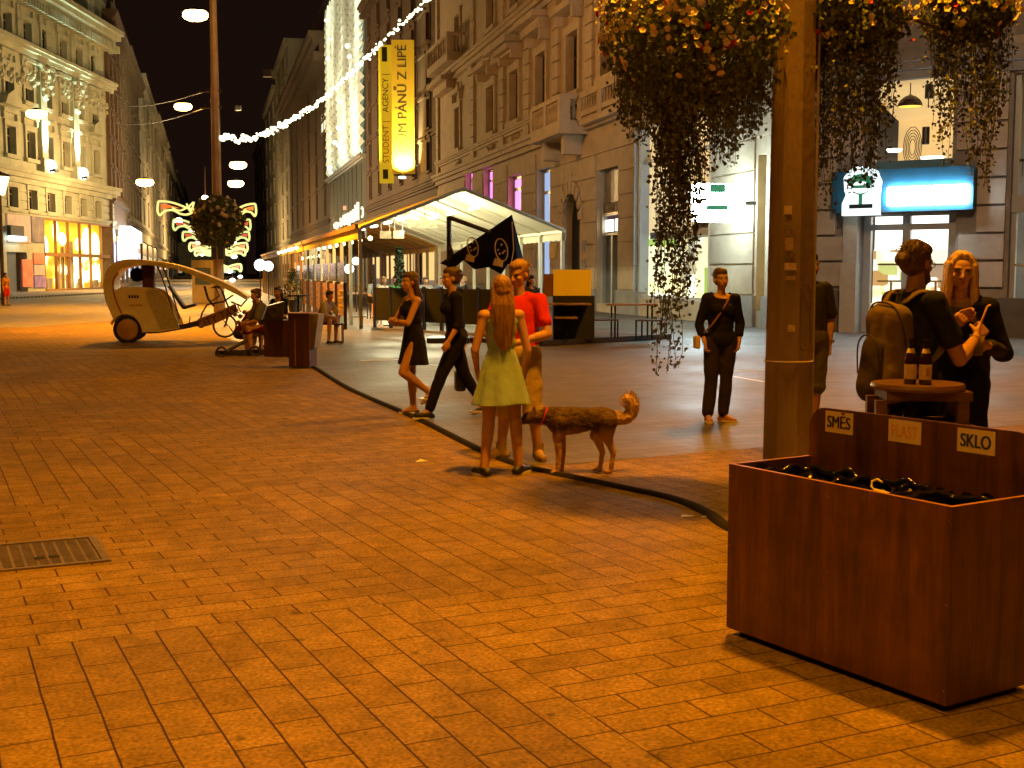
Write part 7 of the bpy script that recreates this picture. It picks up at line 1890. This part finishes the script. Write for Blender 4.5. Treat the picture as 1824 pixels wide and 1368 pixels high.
# ================================================================ garland of lights
gpt = [(391, 243), (400, 246), (430, 249), (470, 240), (520, 214), (560, 188), (590, 164), (620, 135), (650, 104), (680, 76), (710, 47), (740, 20), (765, -4), (800, -45)]
gw = [AT(u, v, FPos.y - .0 + (u - 391) * .012) for u, v in gpt]
gl_ = thing('light_garland', 'garland of white bulbs slung from the tall post up to the houses', 'garland', gw[0])
gp = smooth_path([p - gw[0] for p in gw], 8)
g = MB(); g.tube(gp, .02, 4); g.build('cable', WIREM if 'WIREM' in globals() else DFRAME, gl_)
LEDB = glow('led_bulb', (1.0, .97, .60), 3.2, sample=False)
g = MB(); g.ball((0, 0, 0), .075, 8, 6); bm0 = g.mesh('bulb'); bm0.materials.append(LEDB)
L2 = [0]
for a, b in zip(gp[:-1], gp[1:]): L2.append(L2[-1] + (b - a).length)
rr = random.Random(6)
def along(s):
    for i in range(len(gp) - 1):
        if L2[i + 1] >= s: return gp[i] + (gp[i + 1] - gp[i]) * ((s - L2[i]) / (L2[i + 1] - L2[i]))
    return gp[-1]
for k_ in range(100):
    s = L2[-1] * (k_ / 99) ** 1.12
    o = link('bulb', bm0, gl_); c_ = rr.uniform(.7, 1.15) * (1.15 if k_ < 45 else .95); o.scale = (c_ * 1.1, c_, c_); o.location = along(s) + Vector((rr.gauss(0, .03), 0, rr.gauss(0, .07)))
g = MB()
for k_ in range(190): s = L2[-1] * rr.random() ** 1.15; p = along(s); g.ball((p.x + rr.gauss(0, .03), p.y, p.z + rr.gauss(0, .07)), .05 * rr.uniform(.6, 1.3), 6, 4)
tag(g.build('small_bulb', LEDB, gl_), kind='stuff')
# ================================================================ winged light decorations over the street
NEON = glow('neon_yellow', (.80, .86, .28), 1.05, sample=False); NRED = glow('neon_red', (.8, .06, .02), 1.0, sample=False)
decos = [(280, 346, 357, 385, 62, 1), (456, 412, 362, 386, 62, -1), (308, 356, 390, 411, 78, 1), (446, 408, 390, 411, 78, -1), (325, 368, 412, 430, 94, 1), (444, 408, 412, 430, 94, -1), (337, 383, 432, 448, 112, 1), (441, 398, 432, 449, 112, -1), (347, 383, 446, 456, 130, 1), (437, 400, 443, 456, 130, -1), (430, 398, 470, 484, 150, -1)]
words = ['nearest', 'nearest', 'second', 'second', 'third', 'third', 'fourth', 'fourth', 'fifth', 'fifth', 'lowest']
for k_, (u0, u1, v0, v1, Y, sd) in enumerate(decos):
    a = AT(u0, v0, Y); b = AT(u1, v1, Y); w = b.x - a.x; h = a.z - b.z
    t = thing('light_decoration', '%s neon scarf-shaped decoration on the %s side of the far street' % (words[k_], 'left' if sd > 0 else 'right'), 'decoration', (a.x, Y, b.z), 0, 'neon scarf decorations over the street')
    f_ = lambda x, z: (w * x, 0, h * z)
    P = smooth_path([Vector(f_(*q)) for q in ((.03, .95), (.25, .93), (.5, .80), (.78, .55), (.98, .42), (.95, .25), (.8, .1), (.62, .15), (.42, .38), (.2, .32), (.06, .05), (.0, .4), (.03, .95))], 5)
    g = MB(); r_ = .058 * Y / 62
    g.tube(P, r_, 6)
    g.tube(smooth_path([Vector(f_(*q)) for q in ((.4, .55), (.6, .35), (.85, .6), (1.0, .9), (.9, .3), (.8, .8))], 4), r_ * .8, 6)
    g.build('neon_tube', NEON, t)
    g = MB(); g.add([f_(.1, .78), f_(.3, .72), f_(.62, .5), f_(.35, .55), f_(.12, .45)] + [(x, .05, z) for x, _, z in (f_(.1, .78), f_(.3, .72), f_(.62, .5), f_(.35, .55), f_(.12, .45))], [(0, 1, 2, 3, 4), (9, 8, 7, 6, 5)] + [(i, (i + 1) % 5, 5 + (i + 1) % 5, 5 + i) for i in range(5)]); g.build('red_core', NRED, t)
SPOTW = glow('far_white_spot', (1, 1, .8), 8, sample=False)
for n_, (u, v, Y, r) in enumerate(((318, 393, 79, .28), (342, 412, 95, .25), (352, 433, 113, .24), (360, 453, 131, .28), (417, 433, 113, .25), (417, 457, 131, .33), (409, 483, 152, .38), (428, 493, 152, .3), (414, 499, 152, .36), (365, 352, 60, .17))):
    p = AT(u, v, Y); t = thing('spot_lamp', 'far white spot lamp number-like speck at the %s' % ['second left scarf', 'third left scarf', 'fourth left scarf', 'fifth left scarf', 'fourth right scarf', 'fifth right scarf', 'lowest scarf', 'right end of the lowest scarf', 'foot of the lowest scarf', 'flower ball, upper left'][n_], 'lamp', p, 0, 'white spot lamps on the decorations')
    t['label'] = t['label'].replace('number-like speck ', '')
    g = MB(); g.ball((0, 0, 0), r, 10, 6, rz=r * .65); g.build('lens', SPOTW, t); g = MB(); g.tube([(0, .1, 0), (0, .1, 1.5)], .03, 4); g.build('hanger', DFRAME, t)
# ================================================================ bicycle taxi
TX = G(235, 608); K_ = TX.y / F_PX      # metres per picture pixel at the rear wheel
tax = thing('bicycle_taxi', 'yellow bicycle taxi with curved roof band parked side-on in the street', 'bicycle taxi', TX, R(8))
def tl(u, v): return ((u - 235) * K_ / math.cos(R(8)), (610 - v) * K_)
YSH = mat('yellow_shell', (.85, .76, .50), rough=.4, var=.08, bump=.05); RSTR = mat('red_stripe', (.45, .06, .02), rough=.4, var=.1, bump=0); TDARK = mat('taxi_frame_dark', (.03, .02, .03), rough=.5, var=.2, bump=0); TORG = mat('taxi_orange_panel', (.40, .20, .07), rough=.5, var=.1, bump=0)
HW = .48
def band(pts, wid, y0, y1, name, m, parent, th=None):
    """a band following (u,v) points with half thickness in pixels, extruded across the vehicle"""
    P = [Vector((*tl(u, v), 0)) for u, v in pts]; P = smooth_path(P, 5); n = len(P); o1 = []; o2 = []
    ws = wid if isinstance(wid, list) else [wid] * len(pts)
    for i, p in enumerate(P):
        t_ = (P[min(i + 1, n - 1)] - P[max(i - 1, 0)]).normalized(); nn = Vector((-t_.y, t_.x, 0)); f = i / (n - 1) * (len(ws) - 1); j = min(int(f), len(ws) - 2); w_ = (ws[j] + (ws[j + 1] - ws[j]) * (f - j)) * K_
        o1.append(p + nn * w_); o2.append(p - nn * w_)
    vs = []
    for a, b in zip(o1, o2): vs += [(a.x, y0, a.y), (b.x, y0, b.y), (b.x, y1, b.y), (a.x, y1, a.y)]
    fs = []
    for i in range(n - 1):
        for q in range(4): fs.append((i * 4 + q, i * 4 + (q + 1) % 4, (i + 1) * 4 + (q + 1) % 4, (i + 1) * 4 + q))
    fs += [(3, 2, 1, 0), tuple((n - 1) * 4 + q for q in range(4))]
    g = MB(); g.add(vs, fs); return g.build(name, m, parent, smooth='auto')
roof_p = [(226, 588), (216, 560), (206, 530), (204, 502), (214, 481), (236, 471), (275, 471), (320, 479), (370, 498), (410, 516), (438, 533)]
rb_ = band(roof_p, [8, 9, 9, 8.5, 8, 6.5, 4, 4, 5, 4.5, 3], -HW, HW, 'roof_band', YSH, tax)
band([(233, 585), (224, 558), (214, 530), (212, 503), (221, 488)], 1.3, -HW - .012, -HW - .002, 'stripe', RSTR, rb_)
side = [(225, 588), (217, 560), (211, 532), (213, 520), (226, 513), (250, 513), (272, 514), (288, 519), (299, 531), (309, 552), (318, 572), (322, 586), (290, 592), (262, 592), (257, 576), (246, 566), (232, 566)]
for y in (-HW + .005, HW - .03):
    g = MB(); g.prism([tl(*q) for q in side], y, y + .025); sp_ = g.build('side_panel', YSH, tax)
    if y < 0:
        g = MB(); g.prism([tl(*q) for q in ((272, 515), (288, 520), (299, 532), (310, 554), (318, 573), (321, 584), (290, 588), (282, 570), (270, 540), (266, 522))], y - .012, y - .002); g.build('windshield', mat('scratched_plastic', (.55, .5, .36), rough=.25, var=.25, vscale=12, bump=0), sp_)
        g = MB()
        for i in range(4): x, z = tl(237 + i * 4.6, 530); g.box(x, x + .045, y - .01, y - .002, z - .035, z + .035)
        g.build('dark_print', TDARK, sp_)
        g = MB()
        for i in range(5): x, z = tl(240 + i * 4.3, 545); g.box(x, x + .035, y - .01, y - .002, z - .02, z + .015)
        g.build('red_print', RSTR, sp_)
g = MB(); g.prism([tl(*q) for q in ((222, 540), (262, 545), (300, 560), (296, 572), (225, 570))], -HW + .04, HW - .04); g.build('bench', mat('taxi_seat', (.08, .04, .03), var=.1, bump=.1), tax)
def wheel(u, v, rp, y, spokes=True, par=tax, disc=None, w=.022):
    x, z = tl(u, v); r_ = rp * K_
    g = MB(); g.tube([(x + r_ * math.cos(a), y, z + r_ * math.sin(a)) for a in [2 * math.pi * i / 32 for i in range(32)]], w, 8, close=True); wh_ = g.build('wheel', mat('tyre', (.02, .015, .015), rough=.8, var=.1, bump=0), par, smooth=True)
    g = MB(); g.tube([(x + (r_ - w * 1.4) * math.cos(a), y, z + (r_ - w * 1.4) * math.sin(a)) for a in [2 * math.pi * i / 32 for i in range(32)]], w * .55, 6, close=True)
    g.tube([(x, y - .05, z), (x, y + .05, z)], .03, 10)
    if spokes:
        for i in range(18): a = math.pi * 2 * i / 18; g.tube([(x, y, z), (x + (r_ - w) * math.cos(a), y, z + (r_ - w) * math.sin(a))], .003, 3)
    g.build('rim', mat('rim_metal', (.35, .3, .22), rough=.4, metal=.6, var=.1, bump=0), wh_, smooth='auto')
    if disc:
        M_ = Matrix.Translation((x, y - .02, z)) @ Matrix.Rotation(R(90), 4, 'X'); g = MB(M_); g.lathe([(r_ - w * 1.5, 0), (r_ * .3, .03), (.03, .035)], 28, caps=False); g.build('wheel_cover', disc, wh_, smooth=True)
COVER = mat('wheel_cover_print', (.50, .28, .12), rough=.5, var=.15, vscale=3, bump=0)
wheel(235, 587, 21.5, -HW - .10, disc=COVER, w=.04); wheel(233, 586, 21.5, HW + .10, disc=COVER, w=.04)
band([(208, 578), (215, 566), (229, 559), (245, 562), (257, 575), (262, 592)], 1.5, -HW - .16, -HW + .02, 'mudguard', YSH, tax)
wheel(396, 583, 20.5, 0, w=.018)
band([(262, 592), (290, 590), (330, 583), (362, 575)], [4.5, 4.5, 4.5, 6], -.1, .1, 'frame', TDARK, tax)
bn = band([(352, 578), (372, 572), (395, 562), (418, 550)], [8, 9, 9, 7], -.13, .13, 'nose_panel', TORG, tax)
xa, za = tl(378, 570); text('CITY TAXI', .30, mat('brown_lettering', (.07, .03, .01), var=0, bump=0), bn, Matrix.Translation((xa + .12, -.139, za + .03)) @ STAND @ Matrix.Rotation(R(22), 4, 'Z') @ Matrix.Diagonal((.8, .9, 1, 1)))
g = MB()
def tb_(pts, r, y=0, ys=None): g.tube([(tl(u, v)[0], (ys[i] if ys else y), tl(u, v)[1]) for i, (u, v) in enumerate(pts)], r, 6)
for y in (-HW + .04, HW - .04): tb_([(286, 474), (300, 515), (314, 572)], .018, y)
tb_([(392, 520), (405, 555), (397, 583)], .02, -.05); tb_([(392, 520), (405, 555), (397, 583)], .02, .05)
tb_([(350, 585), (357, 560), (366, 545), (394, 540), (412, 528)], .022)
tb_([(380, 512), (388, 530), (372, 540)], .018); tb_([(362, 512), (368, 535), (378, 548)], .03)
tb_([(376, 515), (384, 512), (392, 518)], .018, ys=(-.3, -.28, -.02)); tb_([(376, 515), (384, 512), (392, 518)], .018, ys=(.3, .28, .02))
tb_([(408, 540), (425, 548), (436, 535)], .025); tb_([(336, 566), (334, 583)], .016)
tb_([(402, 583), (410, 596)], .015, .1); tb_([(402, 583), (394, 572)], .015, -.1)
g.build('tube_frame', TDARK, tax, smooth=True)
g = MB(); g.prism([tl(*q) for q in ((300, 512), (304, 512), (328, 547), (347, 543), (348, 547), (328, 553), (324, 552))], -.2, .2); g.build('rider_seat', mat('seat_black', (.03, .022, .02), var=.1, bump=.1), tax)
g = MB(); x, z = tl(424, 566); 
for dx, dz in ((-.12, .05), (.0, .0), (.1, .1), (.15, -.12), (-.05, -.15)): g.ball((x + dx, -.14, z + dz), .06, 10, 6)
g.build('headlight', mat('chrome_light', (.7, .65, .55), rough=.15, metal=.7, var=0, bump=0), tax)
o = thing('bag', 'dark maroon bag standing on the seat of the bicycle taxi', 'bag', TX + Matrix.Rotation(R(8), 3, 'Z') @ Vector((tl(258, 500)[0], 0, tl(258, 545)[1])), R(8))
g = MB(); g.box(-.02, .26, -.15, .15, 0, .98); M_ = Matrix.Rotation(R(20), 4, 'Y'); g.build('body', mat('maroon_cloth', (.08, .015, .015), var=.2, bump=.3), o, bevel=.06); g = MB(); ell(g, Vector((-.15, 0, .72)), (.17, .16, .17)); g.build('flap', BLACKC, o)
# heap of gear in front: trolley and cases
gy = G(425, 634)
o = thing('folded_trolley', 'dark folded luggage trolley and straps lying in front of the taxi', 'trolley', gy, R(20))
g = MB(); g.box(-.45, .5, -.1, .1, .02, .12); g.tube([(-.3, 0, .06), (.65, .0, .55)], .03, 6); g.tube([(-.3, .15, .06), (.65, .15, .55)], .03, 6); g.build('frame', TDARK, o)
for x in (-.35, .3): g = MB(); g.tube([(x + .09 * math.cos(a), -.14, .1 + .09 * math.sin(a)) for a in [2 * math.pi * i / 16 for i in range(16)]], .025, 6, close=True); g.build('wheel', TDARK, o)
# second wooden bin, seen end-on, and the pot beside it
w2 = G(533, 657)
o = thing('wooden_bin', 'tall reddish wooden bin with a grey cloth on its right side, far from the camera', 'waste bin', w2, R(-6))
kk = w2.y / F_PX; wW = 38 * kk
g = MB(); g.box(-wW / 2, wW / 2, 0, .5, .03, 98 * kk); g.build('cabinet', WOOD, o, bevel=.006)
g = MB(); g.box(-wW / 2 - 50 * kk, -wW / 2, .15, .6, 20 * kk, 86 * kk); g.build('low_cabinet', WOOD, o, bevel=.006)
g = MB(); g.prism([(wW / 2 + .002, 98 * kk), (wW / 2 + 15 * kk, 97 * kk), (wW / 2 + 11 * kk, 70 * kk), (wW / 2 + 6 * kk, 36 * kk), (wW / 2 + .002, 34 * kk)], .1, .5); g.build('grey_cloth', mat('grey_cloth', (.28, .27, .25), var=.15, bump=.3), o)
g = MB(); g.box(-wW * .15 - .02, -wW * .15, -.006, -.001, .05, .9 * 98 * kk); g.box(-wW / 2 - .02, wW / 2 + .02, -.02, .52, 98 * kk, 98 * kk + .015); g.build('edge_trim', WEDGE, o)
o = thing('loudspeaker', 'tilted black loudspeaker on the low wooden cabinet', 'loudspeaker', w2 + Vector((-wW / 2 - 32 * kk, .3, 86 * kk)), R(15))
g = MB(); g.prism([(-.2, 0), (.16, .0), (.19, .33), (-.10, .25)], -.17, .17); g.build('cabinet', DFRAME, o, bevel=.02); g = MB(Matrix.Translation((0, -.172, .14)) @ Matrix.Rotation(R(90), 4, 'X')); g.lathe([(.10, 0), (.09, .02), (.02, .01)], 16, caps=False); g.build('cone', TDARK, o)
pt = G(497, 636)
o = thing('steel_pot', 'shiny steel milk can on the ground beside the wooden cabinet', 'pot', pt)
g = MB(); g.lathe([(.12, 0), (.13, .02), (.13, .26), (.09, .33), (.1, .36)], 16); g.build('body', mat('shiny_steel', (.6, .58, .5), rough=.25, metal=.9, var=.05, bump=0), o, smooth='auto'); g = MB(); g.tube([(-.12, 0, .27), (-.1, 0, .42), (.1, 0, .42), (.12, 0, .27)], .008, 5); g.build('handle', TDARK, o)
# bench with the youth
bY = yY
o = thing('bench', 'thin dark metal bench under the youth in beige', 'bench', (AT(563, 600, bY).x, bY - .15, 0), R(4))
Lb = AT(613, 600, bY).x - AT(563, 600, bY).x
g = MB(); g.box(-.35, Lb, -.05, .42, .44, .475); g.build('seat', TDARK, o, bevel=.005)
for x in (-.3, Lb - .03):
    for y in (-.03, .4): g = MB(); g.tube([(x, y, 0), (x, y, .44)], .014, 6); g.build('leg', TDARK, o)
o = thing('bar_table', 'small round high table left of the youth on the bench', 'table', (AT(532, 560, 30).x, 30, 0)); g = MB(); g.lathe([(.28, 1.08), (.28, 1.12)], 20); g.build('tabletop', TDARK, o); g = MB(); g.tube([(0, 0, .02), (0, 0, 1.08)], .03, 6); g.lathe([(.2, 0), (.2, .02)], 16); g.build('leg', TDARK, o)
# kiosk box behind the flower post
kq = AT(362, 520, 66); o = thing('kiosk', 'grey advertising box standing left of the flower post', 'kiosk', (kq.x, 66, 0)); g = MB(); g.box(-.6, .6, 0, .7, .02, 2.3); g.build('cabinet', mat('kiosk_grey', (.3, .26, .18), var=.1, bump=0), o, bevel=.04); g = MB(); g.box(-.42, .42, -.012, -.002, 1.0, 1.9); g.build('blue_poster', mat('blue_poster', (.04, .07, .16), var=.2, bump=0), o)
# ================================================================ high table with bottles, foreground right
tY = 7.05; tp = AT(1634, 690, tY); TPZ = AT(1634, 689, tY - .25).z
tt_ = thing('high_table', 'dark wooden high table with an open shelf behind the sorting bin', 'table', (tp.x, tY, 0), R(-6))
DW = wood_material('dark_table_wood', (.07, .03, .012), (.17, .085, .035), (2, 2, 12)); DW2 = wood_material('cardboard_brown', (.12, .065, .03), (.2, .11, .05), (3, 3, 3))
g = MB(); g.lathe([(.255, TPZ - .035), (.262, TPZ - .02), (.255, TPZ)], 32); g.build('tabletop', DW, tt_, smooth='auto')
g = MB(); g.box(-.20, .27, -.16, .22, TPZ - .09, TPZ - .037); g.build('upper_rail', DW, tt_)
for x in (-.225, .225):
    for y in (-.12, .16): g = MB(); g.box(x - .03, x + .03, y - .03, y + .03, .0, TPZ - .09 - .0005); g.build('leg', DW, tt_)
g = MB(); g.box(-.28, .28, -.2, .24, .45, TPZ - .22); g.build('lower_box', DW2, tt_, bevel=.004)
GLB1 = mat('brown_bottle_glass', (.03, .012, .005), rough=.08, var=0, bump=0, spec=.9); LBL = mat('bottle_label', (.62, .48, .32), var=.12, vscale=30, bump=0); 
def bottle(label, u, dy, sc=1.0, rz=0):
    x = AT(u, 680, tY + dy).x; t = thing('beer_bottle', label, 'bottle', (x, tY + dy, TPZ), rz, 'beer bottles on the high table')
    g = MB(); g.lathe([(.031 * sc, 0), (.0335 * sc, .006), (.0335 * sc, .135), (.030 * sc, .16), (.018 * sc, .195), (.014 * sc, .215), (.0135 * sc, .25), (.0155 * sc, .252), (.0155 * sc, .262), (.011 * sc, .262)], 22); g.build('glass', GLB1, t, smooth='auto')
    g = MB(); g.lathe([(.0345 * sc, .03), (.0345 * sc, .115)], 22, caps=False); lb_ = g.build('label', LBL, t, smooth=True)
    g = MB(); M_ = Matrix.Translation((0, 0, .073)); 
    for a_ in (-8, 0, 8):
        q_ = R(-90 + a_); g.box(.035 * sc * math.cos(q_) - .003, .035 * sc * math.cos(q_) + .003, .0352 * sc * math.sin(q_) - .0006, .0352 * sc * math.sin(q_) + .0004, .05, .098 - abs(a_) * .0015)
    g.build('label_print', mat('orange_label_ink', (.45, .16, .05), var=0, bump=0), lb_)
    g = MB(); g.lathe([(.0245 * sc, .178), (.0165 * sc, .203)], 22, caps=False); g.build('neck_label', LBL, t, smooth=True)
bottle('left beer bottle on the high table, its label turned away', 1621, -.08, 1.0, R(75)); bottle('right beer bottle with the wide pale label on the high table', 1648, -.12, 1.02, 0)
for u, v_ in ((1598, 738), (1626, 740)):
    p = AT(u, v_, tY - .05); t = thing('empty_cup', 'used plastic cup on the shelf of the high table, %s one' % ('left' if u < 1610 else 'right'), 'cup', (p.x, tY + .02, TPZ - .22), 0, 'used cups in the high table')
    g = MB(); g.lathe([(.03, 0), (.042, .075), (.04, .073), (.028, .004)], 16, caps=False); g.build('cup', PLAS, t, smooth=True)
# white tape marks on the ground of the square
TAPE = mat('white_tape', (.55, .56, .54), rough=.6, var=.2, vscale=14, bump=0)
def tape(label, a, b, w=.05):
    a = G(*a); b = G(*b); d = (b - a).normalized(); n_ = Vector((-d.y, d.x, 0)) * w
    g = MB(); g.add([(*(a - n_).xy, .0075), (*(b - n_).xy, .0075), (*(b + n_).xy, .0075), (*(a + n_).xy, .0075)], [(0, 1, 2, 3)]); tag(g.build('tape_mark', TAPE), label, 'tape mark', 'white tape marks on the square')
tape('white tape strip behind the legs of the woman in the black dress', (642, 643), (712, 641), .12); tape('short white tape strip between the walkers', (752, 650), (812, 652), .05)
tape('far white tape line behind the woman in black trousers', (1250, 664), (1362, 659), .035); tape('near white tape line running to the brown post', (1306, 671), (1362, 681), .05)
gm = G(1800, 628); g = MB(); g.lathe([(.001, .005), (1.25, .005), (1.3, .0045)], 40, (gm.x, gm.y, 0), caps=False); tag(g.build('round_inlay', mat('dark_inlay', (.04, .05, .06), rough=.5, var=.2, bump=0)), 'dark round patch in the paving by the right edge', 'paving inlay')
# ================================================================ street lamps
LAMPG = glow('sodium_lamp', (1.0, .55, .12), 30, sample=False)
def street_lamp(label, p, power, size=1.0, rad=.25, cone=138, side=0):
    t = thing('street_lamp', label, 'street lamp', p, 0, 'lamps hung on wires over the street')
    g = MB(); g.lathe([(.05, .30 * size), (.12 * size, .26 * size), (.26 * size, .17 * size), (.32 * size, .1 * size)], 16, (0, 0, 0), sx=1.3); g.build('housing', DFRAME, t)
    g = MB(); g.lathe([(.30 * size, .16 * size), (.36 * size, .08 * size), (.37 * size, -.02 * size), (.33 * size, -.12 * size), (.2 * size, -.2 * size), (.01, -.23 * size)], 16, (0, 0, -.005), sx=1.35); g.build('lens', LAMPG, t)
    if power:
        o = lamp('lamp_light', (0, 0, -.45 * size), power, SODIUM, rad, spot=cone, target=(0, 0, -5), blend=1.0, parent=t); o.rotation_euler = (0, 0, 0)
    if side: lamp('lamp_fill_light', (0, 0, -.5 * size), side, (1, .62, .24), rad, parent=t)  # fill added at the lamp to brighten nearby house fronts
    return t
def hang_lamp(label, u, v, Y, power, size=1.0, side=0, cone=138):
    return street_lamp(label, AT(u, v, Y), power, size, side=side, cone=cone)
hang_lamp('brightest orange lamp, hung highest beside the tall post', 348, 27, 39, 24000, .8, cone=128)
hang_lamp('orange lamp on the lower wire beside the tall post', 326, 190, 56, 19000, .8, cone=138)
hang_lamp('orange lamp in front of the floodlit pilaster', 65, 203, 60, 3500, 1.0)
hang_lamp('orange lamp before the brown houses', 258, 325, 104, 9000, 1.5, side=5000)
hang_lamp('upper of the two far lamps over the street', 424, 294, 100, 9000, 1.4, side=7000)
hang_lamp('lower of the two far lamps over the street', 420, 327, 130, 9000, 1.7, side=8000)
street_lamp('orange lamp hung above the thick brown post', (1.7, 8.1, 10.2), 5900, 1.0, rad=.3, cone=124)
street_lamp('unseen orange lamp added as fill over the open paving', (-3.8, -0.4, 9.5), 4300, 1.0, rad=.3, cone=118)  # added fill for the near paving, out of view
street_lamp('unseen orange lamp added to lift the middle of the street', (-8.5, 19, 11.5), 2300, 1.0, rad=.3, cone=135)  # added out of view to lift the dim middle ground
street_lamp('unseen orange lamp added in front to brighten faces and the sorting bin', (1.0, -3.4, 8.6), 1900, 1.0, rad=.3, cone=140)  # front fill added for faces and bin, out of view
street_lamp('unseen orange lamp added to brighten the square by the bistro', (5.5, 20.0, 10.5), 8500, 1.0, rad=.3)  # added out of view to brighten the yellow board and square
def added_flood(label, p, tgt, power, col, cone=110):  # lights added only to brighten the house fronts
    t = thing('floodlight', label, 'floodlight', p, 0)
    g = MB(); g.box(-.25, .25, -.12, .12, -.2, .2); g.build('housing', DFRAME, t)
    o = lamp('flood_beam', (0, 0, 0), power, col, .4, spot=cone, target=(0, 1, 0), blend=.9, parent=t)
    d = Vector(tgt) - Vector(p); o.rotation_euler = d.to_track_quat('-Z', 'Y').to_euler(); o.location = d.normalized() * .3
added_flood('added floodlight to brighten the pale green corner house', (-14, 72, 13), (-38, 100, 14), 2300, (.72, .90, .50), 120)
added_flood('added floodlight to brighten the cream corner house', (-10, 44, 12), (2, 60, 12), 4300, (1.0, .48, .14), 130)
street_lamp('far lamp added behind the flower ball to brighten the houses', (-47, 195, 9), 6000, 1.2, side=12000)  # fill added for the far rows, hidden by the flower ball
street_lamp('farthest lamp added behind the flower ball to brighten the houses', (-63, 265, 9), 6000, 1.2, side=16000)  # second hidden fill added for the far rows
added_flood('added floodlight to brighten the stone front of the bistro', (7.5, 21, 8.5), (11, 31.5, 3.5), 1500, (1.0, .62, .34), 120)
added_flood('added floodlight brightening the far houses of the left row', (-24, 128, 16), (-60, 190, 14), 16000, (.9, .9, .42), 130)
added_flood('added floodlight brightening the far houses of the right row', (-24, 110, 16), (-30, 220, 20), 8000, (1.0, .66, .3), 130)
WIREM = mat('span_wire', (.10, .05, .03), rough=.5, var=0, bump=0)
o = thing('span_wire', 'two thin wires from the tall post towards the left houses', 'wire')
g = MB()
for v0, v1 in ((160, 182), (190, 216)):
    a = AT(372, v0, FPos.y); b = AT(195, v1, LX.y - 4)
    g.tube([a + (b - a) * t + Vector((0, 0, -1.0 * 4 * t * (1 - t) * .5)) for t in [i / 16 for i in range(17)]], .028, 5)
g.build('wire', WIREM, o)
o = thing('wall_lamp', 'glowing yellowish lantern cut by the edge of the scene beside the green house', 'lamp', AT(-2, 322, 63), 0)
g = MB(); g.lathe([(.25, -.7), (.5, .2), (.1, .35)], 12); g.build('lantern', glow('lantern_glow', (1, .9, .45), 5, sample=False), o, smooth=True)
g = MB(); g.lathe([(.5, .2), (.55, .28), (.05, .5)], 12); g.tube([(0, 0, -9.5 + .2), (0, 0, -.7)], .1, 8); g.build('lantern_post', DFRAME, o)
# facade floodlights
def flood(label, u, v, fac, power, zoff=.5, out=.9, col=WHITE):
    pass
for i, u in enumerate((81, 138)):
    c = pil[i]; z = zl(200, 336) + .15
    p = FL.M @ Vector((c, -1.0, z))
    t = thing('floodlight', 'white uplight at the foot of the %s pilaster on the pale green house' % ('left' if i == 0 else 'right'), 'floodlight', p, FL.rz, 'uplights on the pale green house')
    g = MB(); g.box(-.4, .4, -.25, .25, 0, .25); g.build('housing', DFRAME, t)
    g = MB(); g.ball((0, .1, .45), .5, 12, 8, sy=.5); g.build('lens', glow('uplight_white', (.8, 1, .9), 14, sample=False), t)
    lamp('uplight', (0, .2, 1.1), 7500, (.62, 1.0, .78), .15, spot=60, target=(0, .75, 12), blend=.8, parent=t)
    t.children[-1].rotation_euler = (R(180 - 9), 0, 0)
# soft light on the corner building from the square's lamps
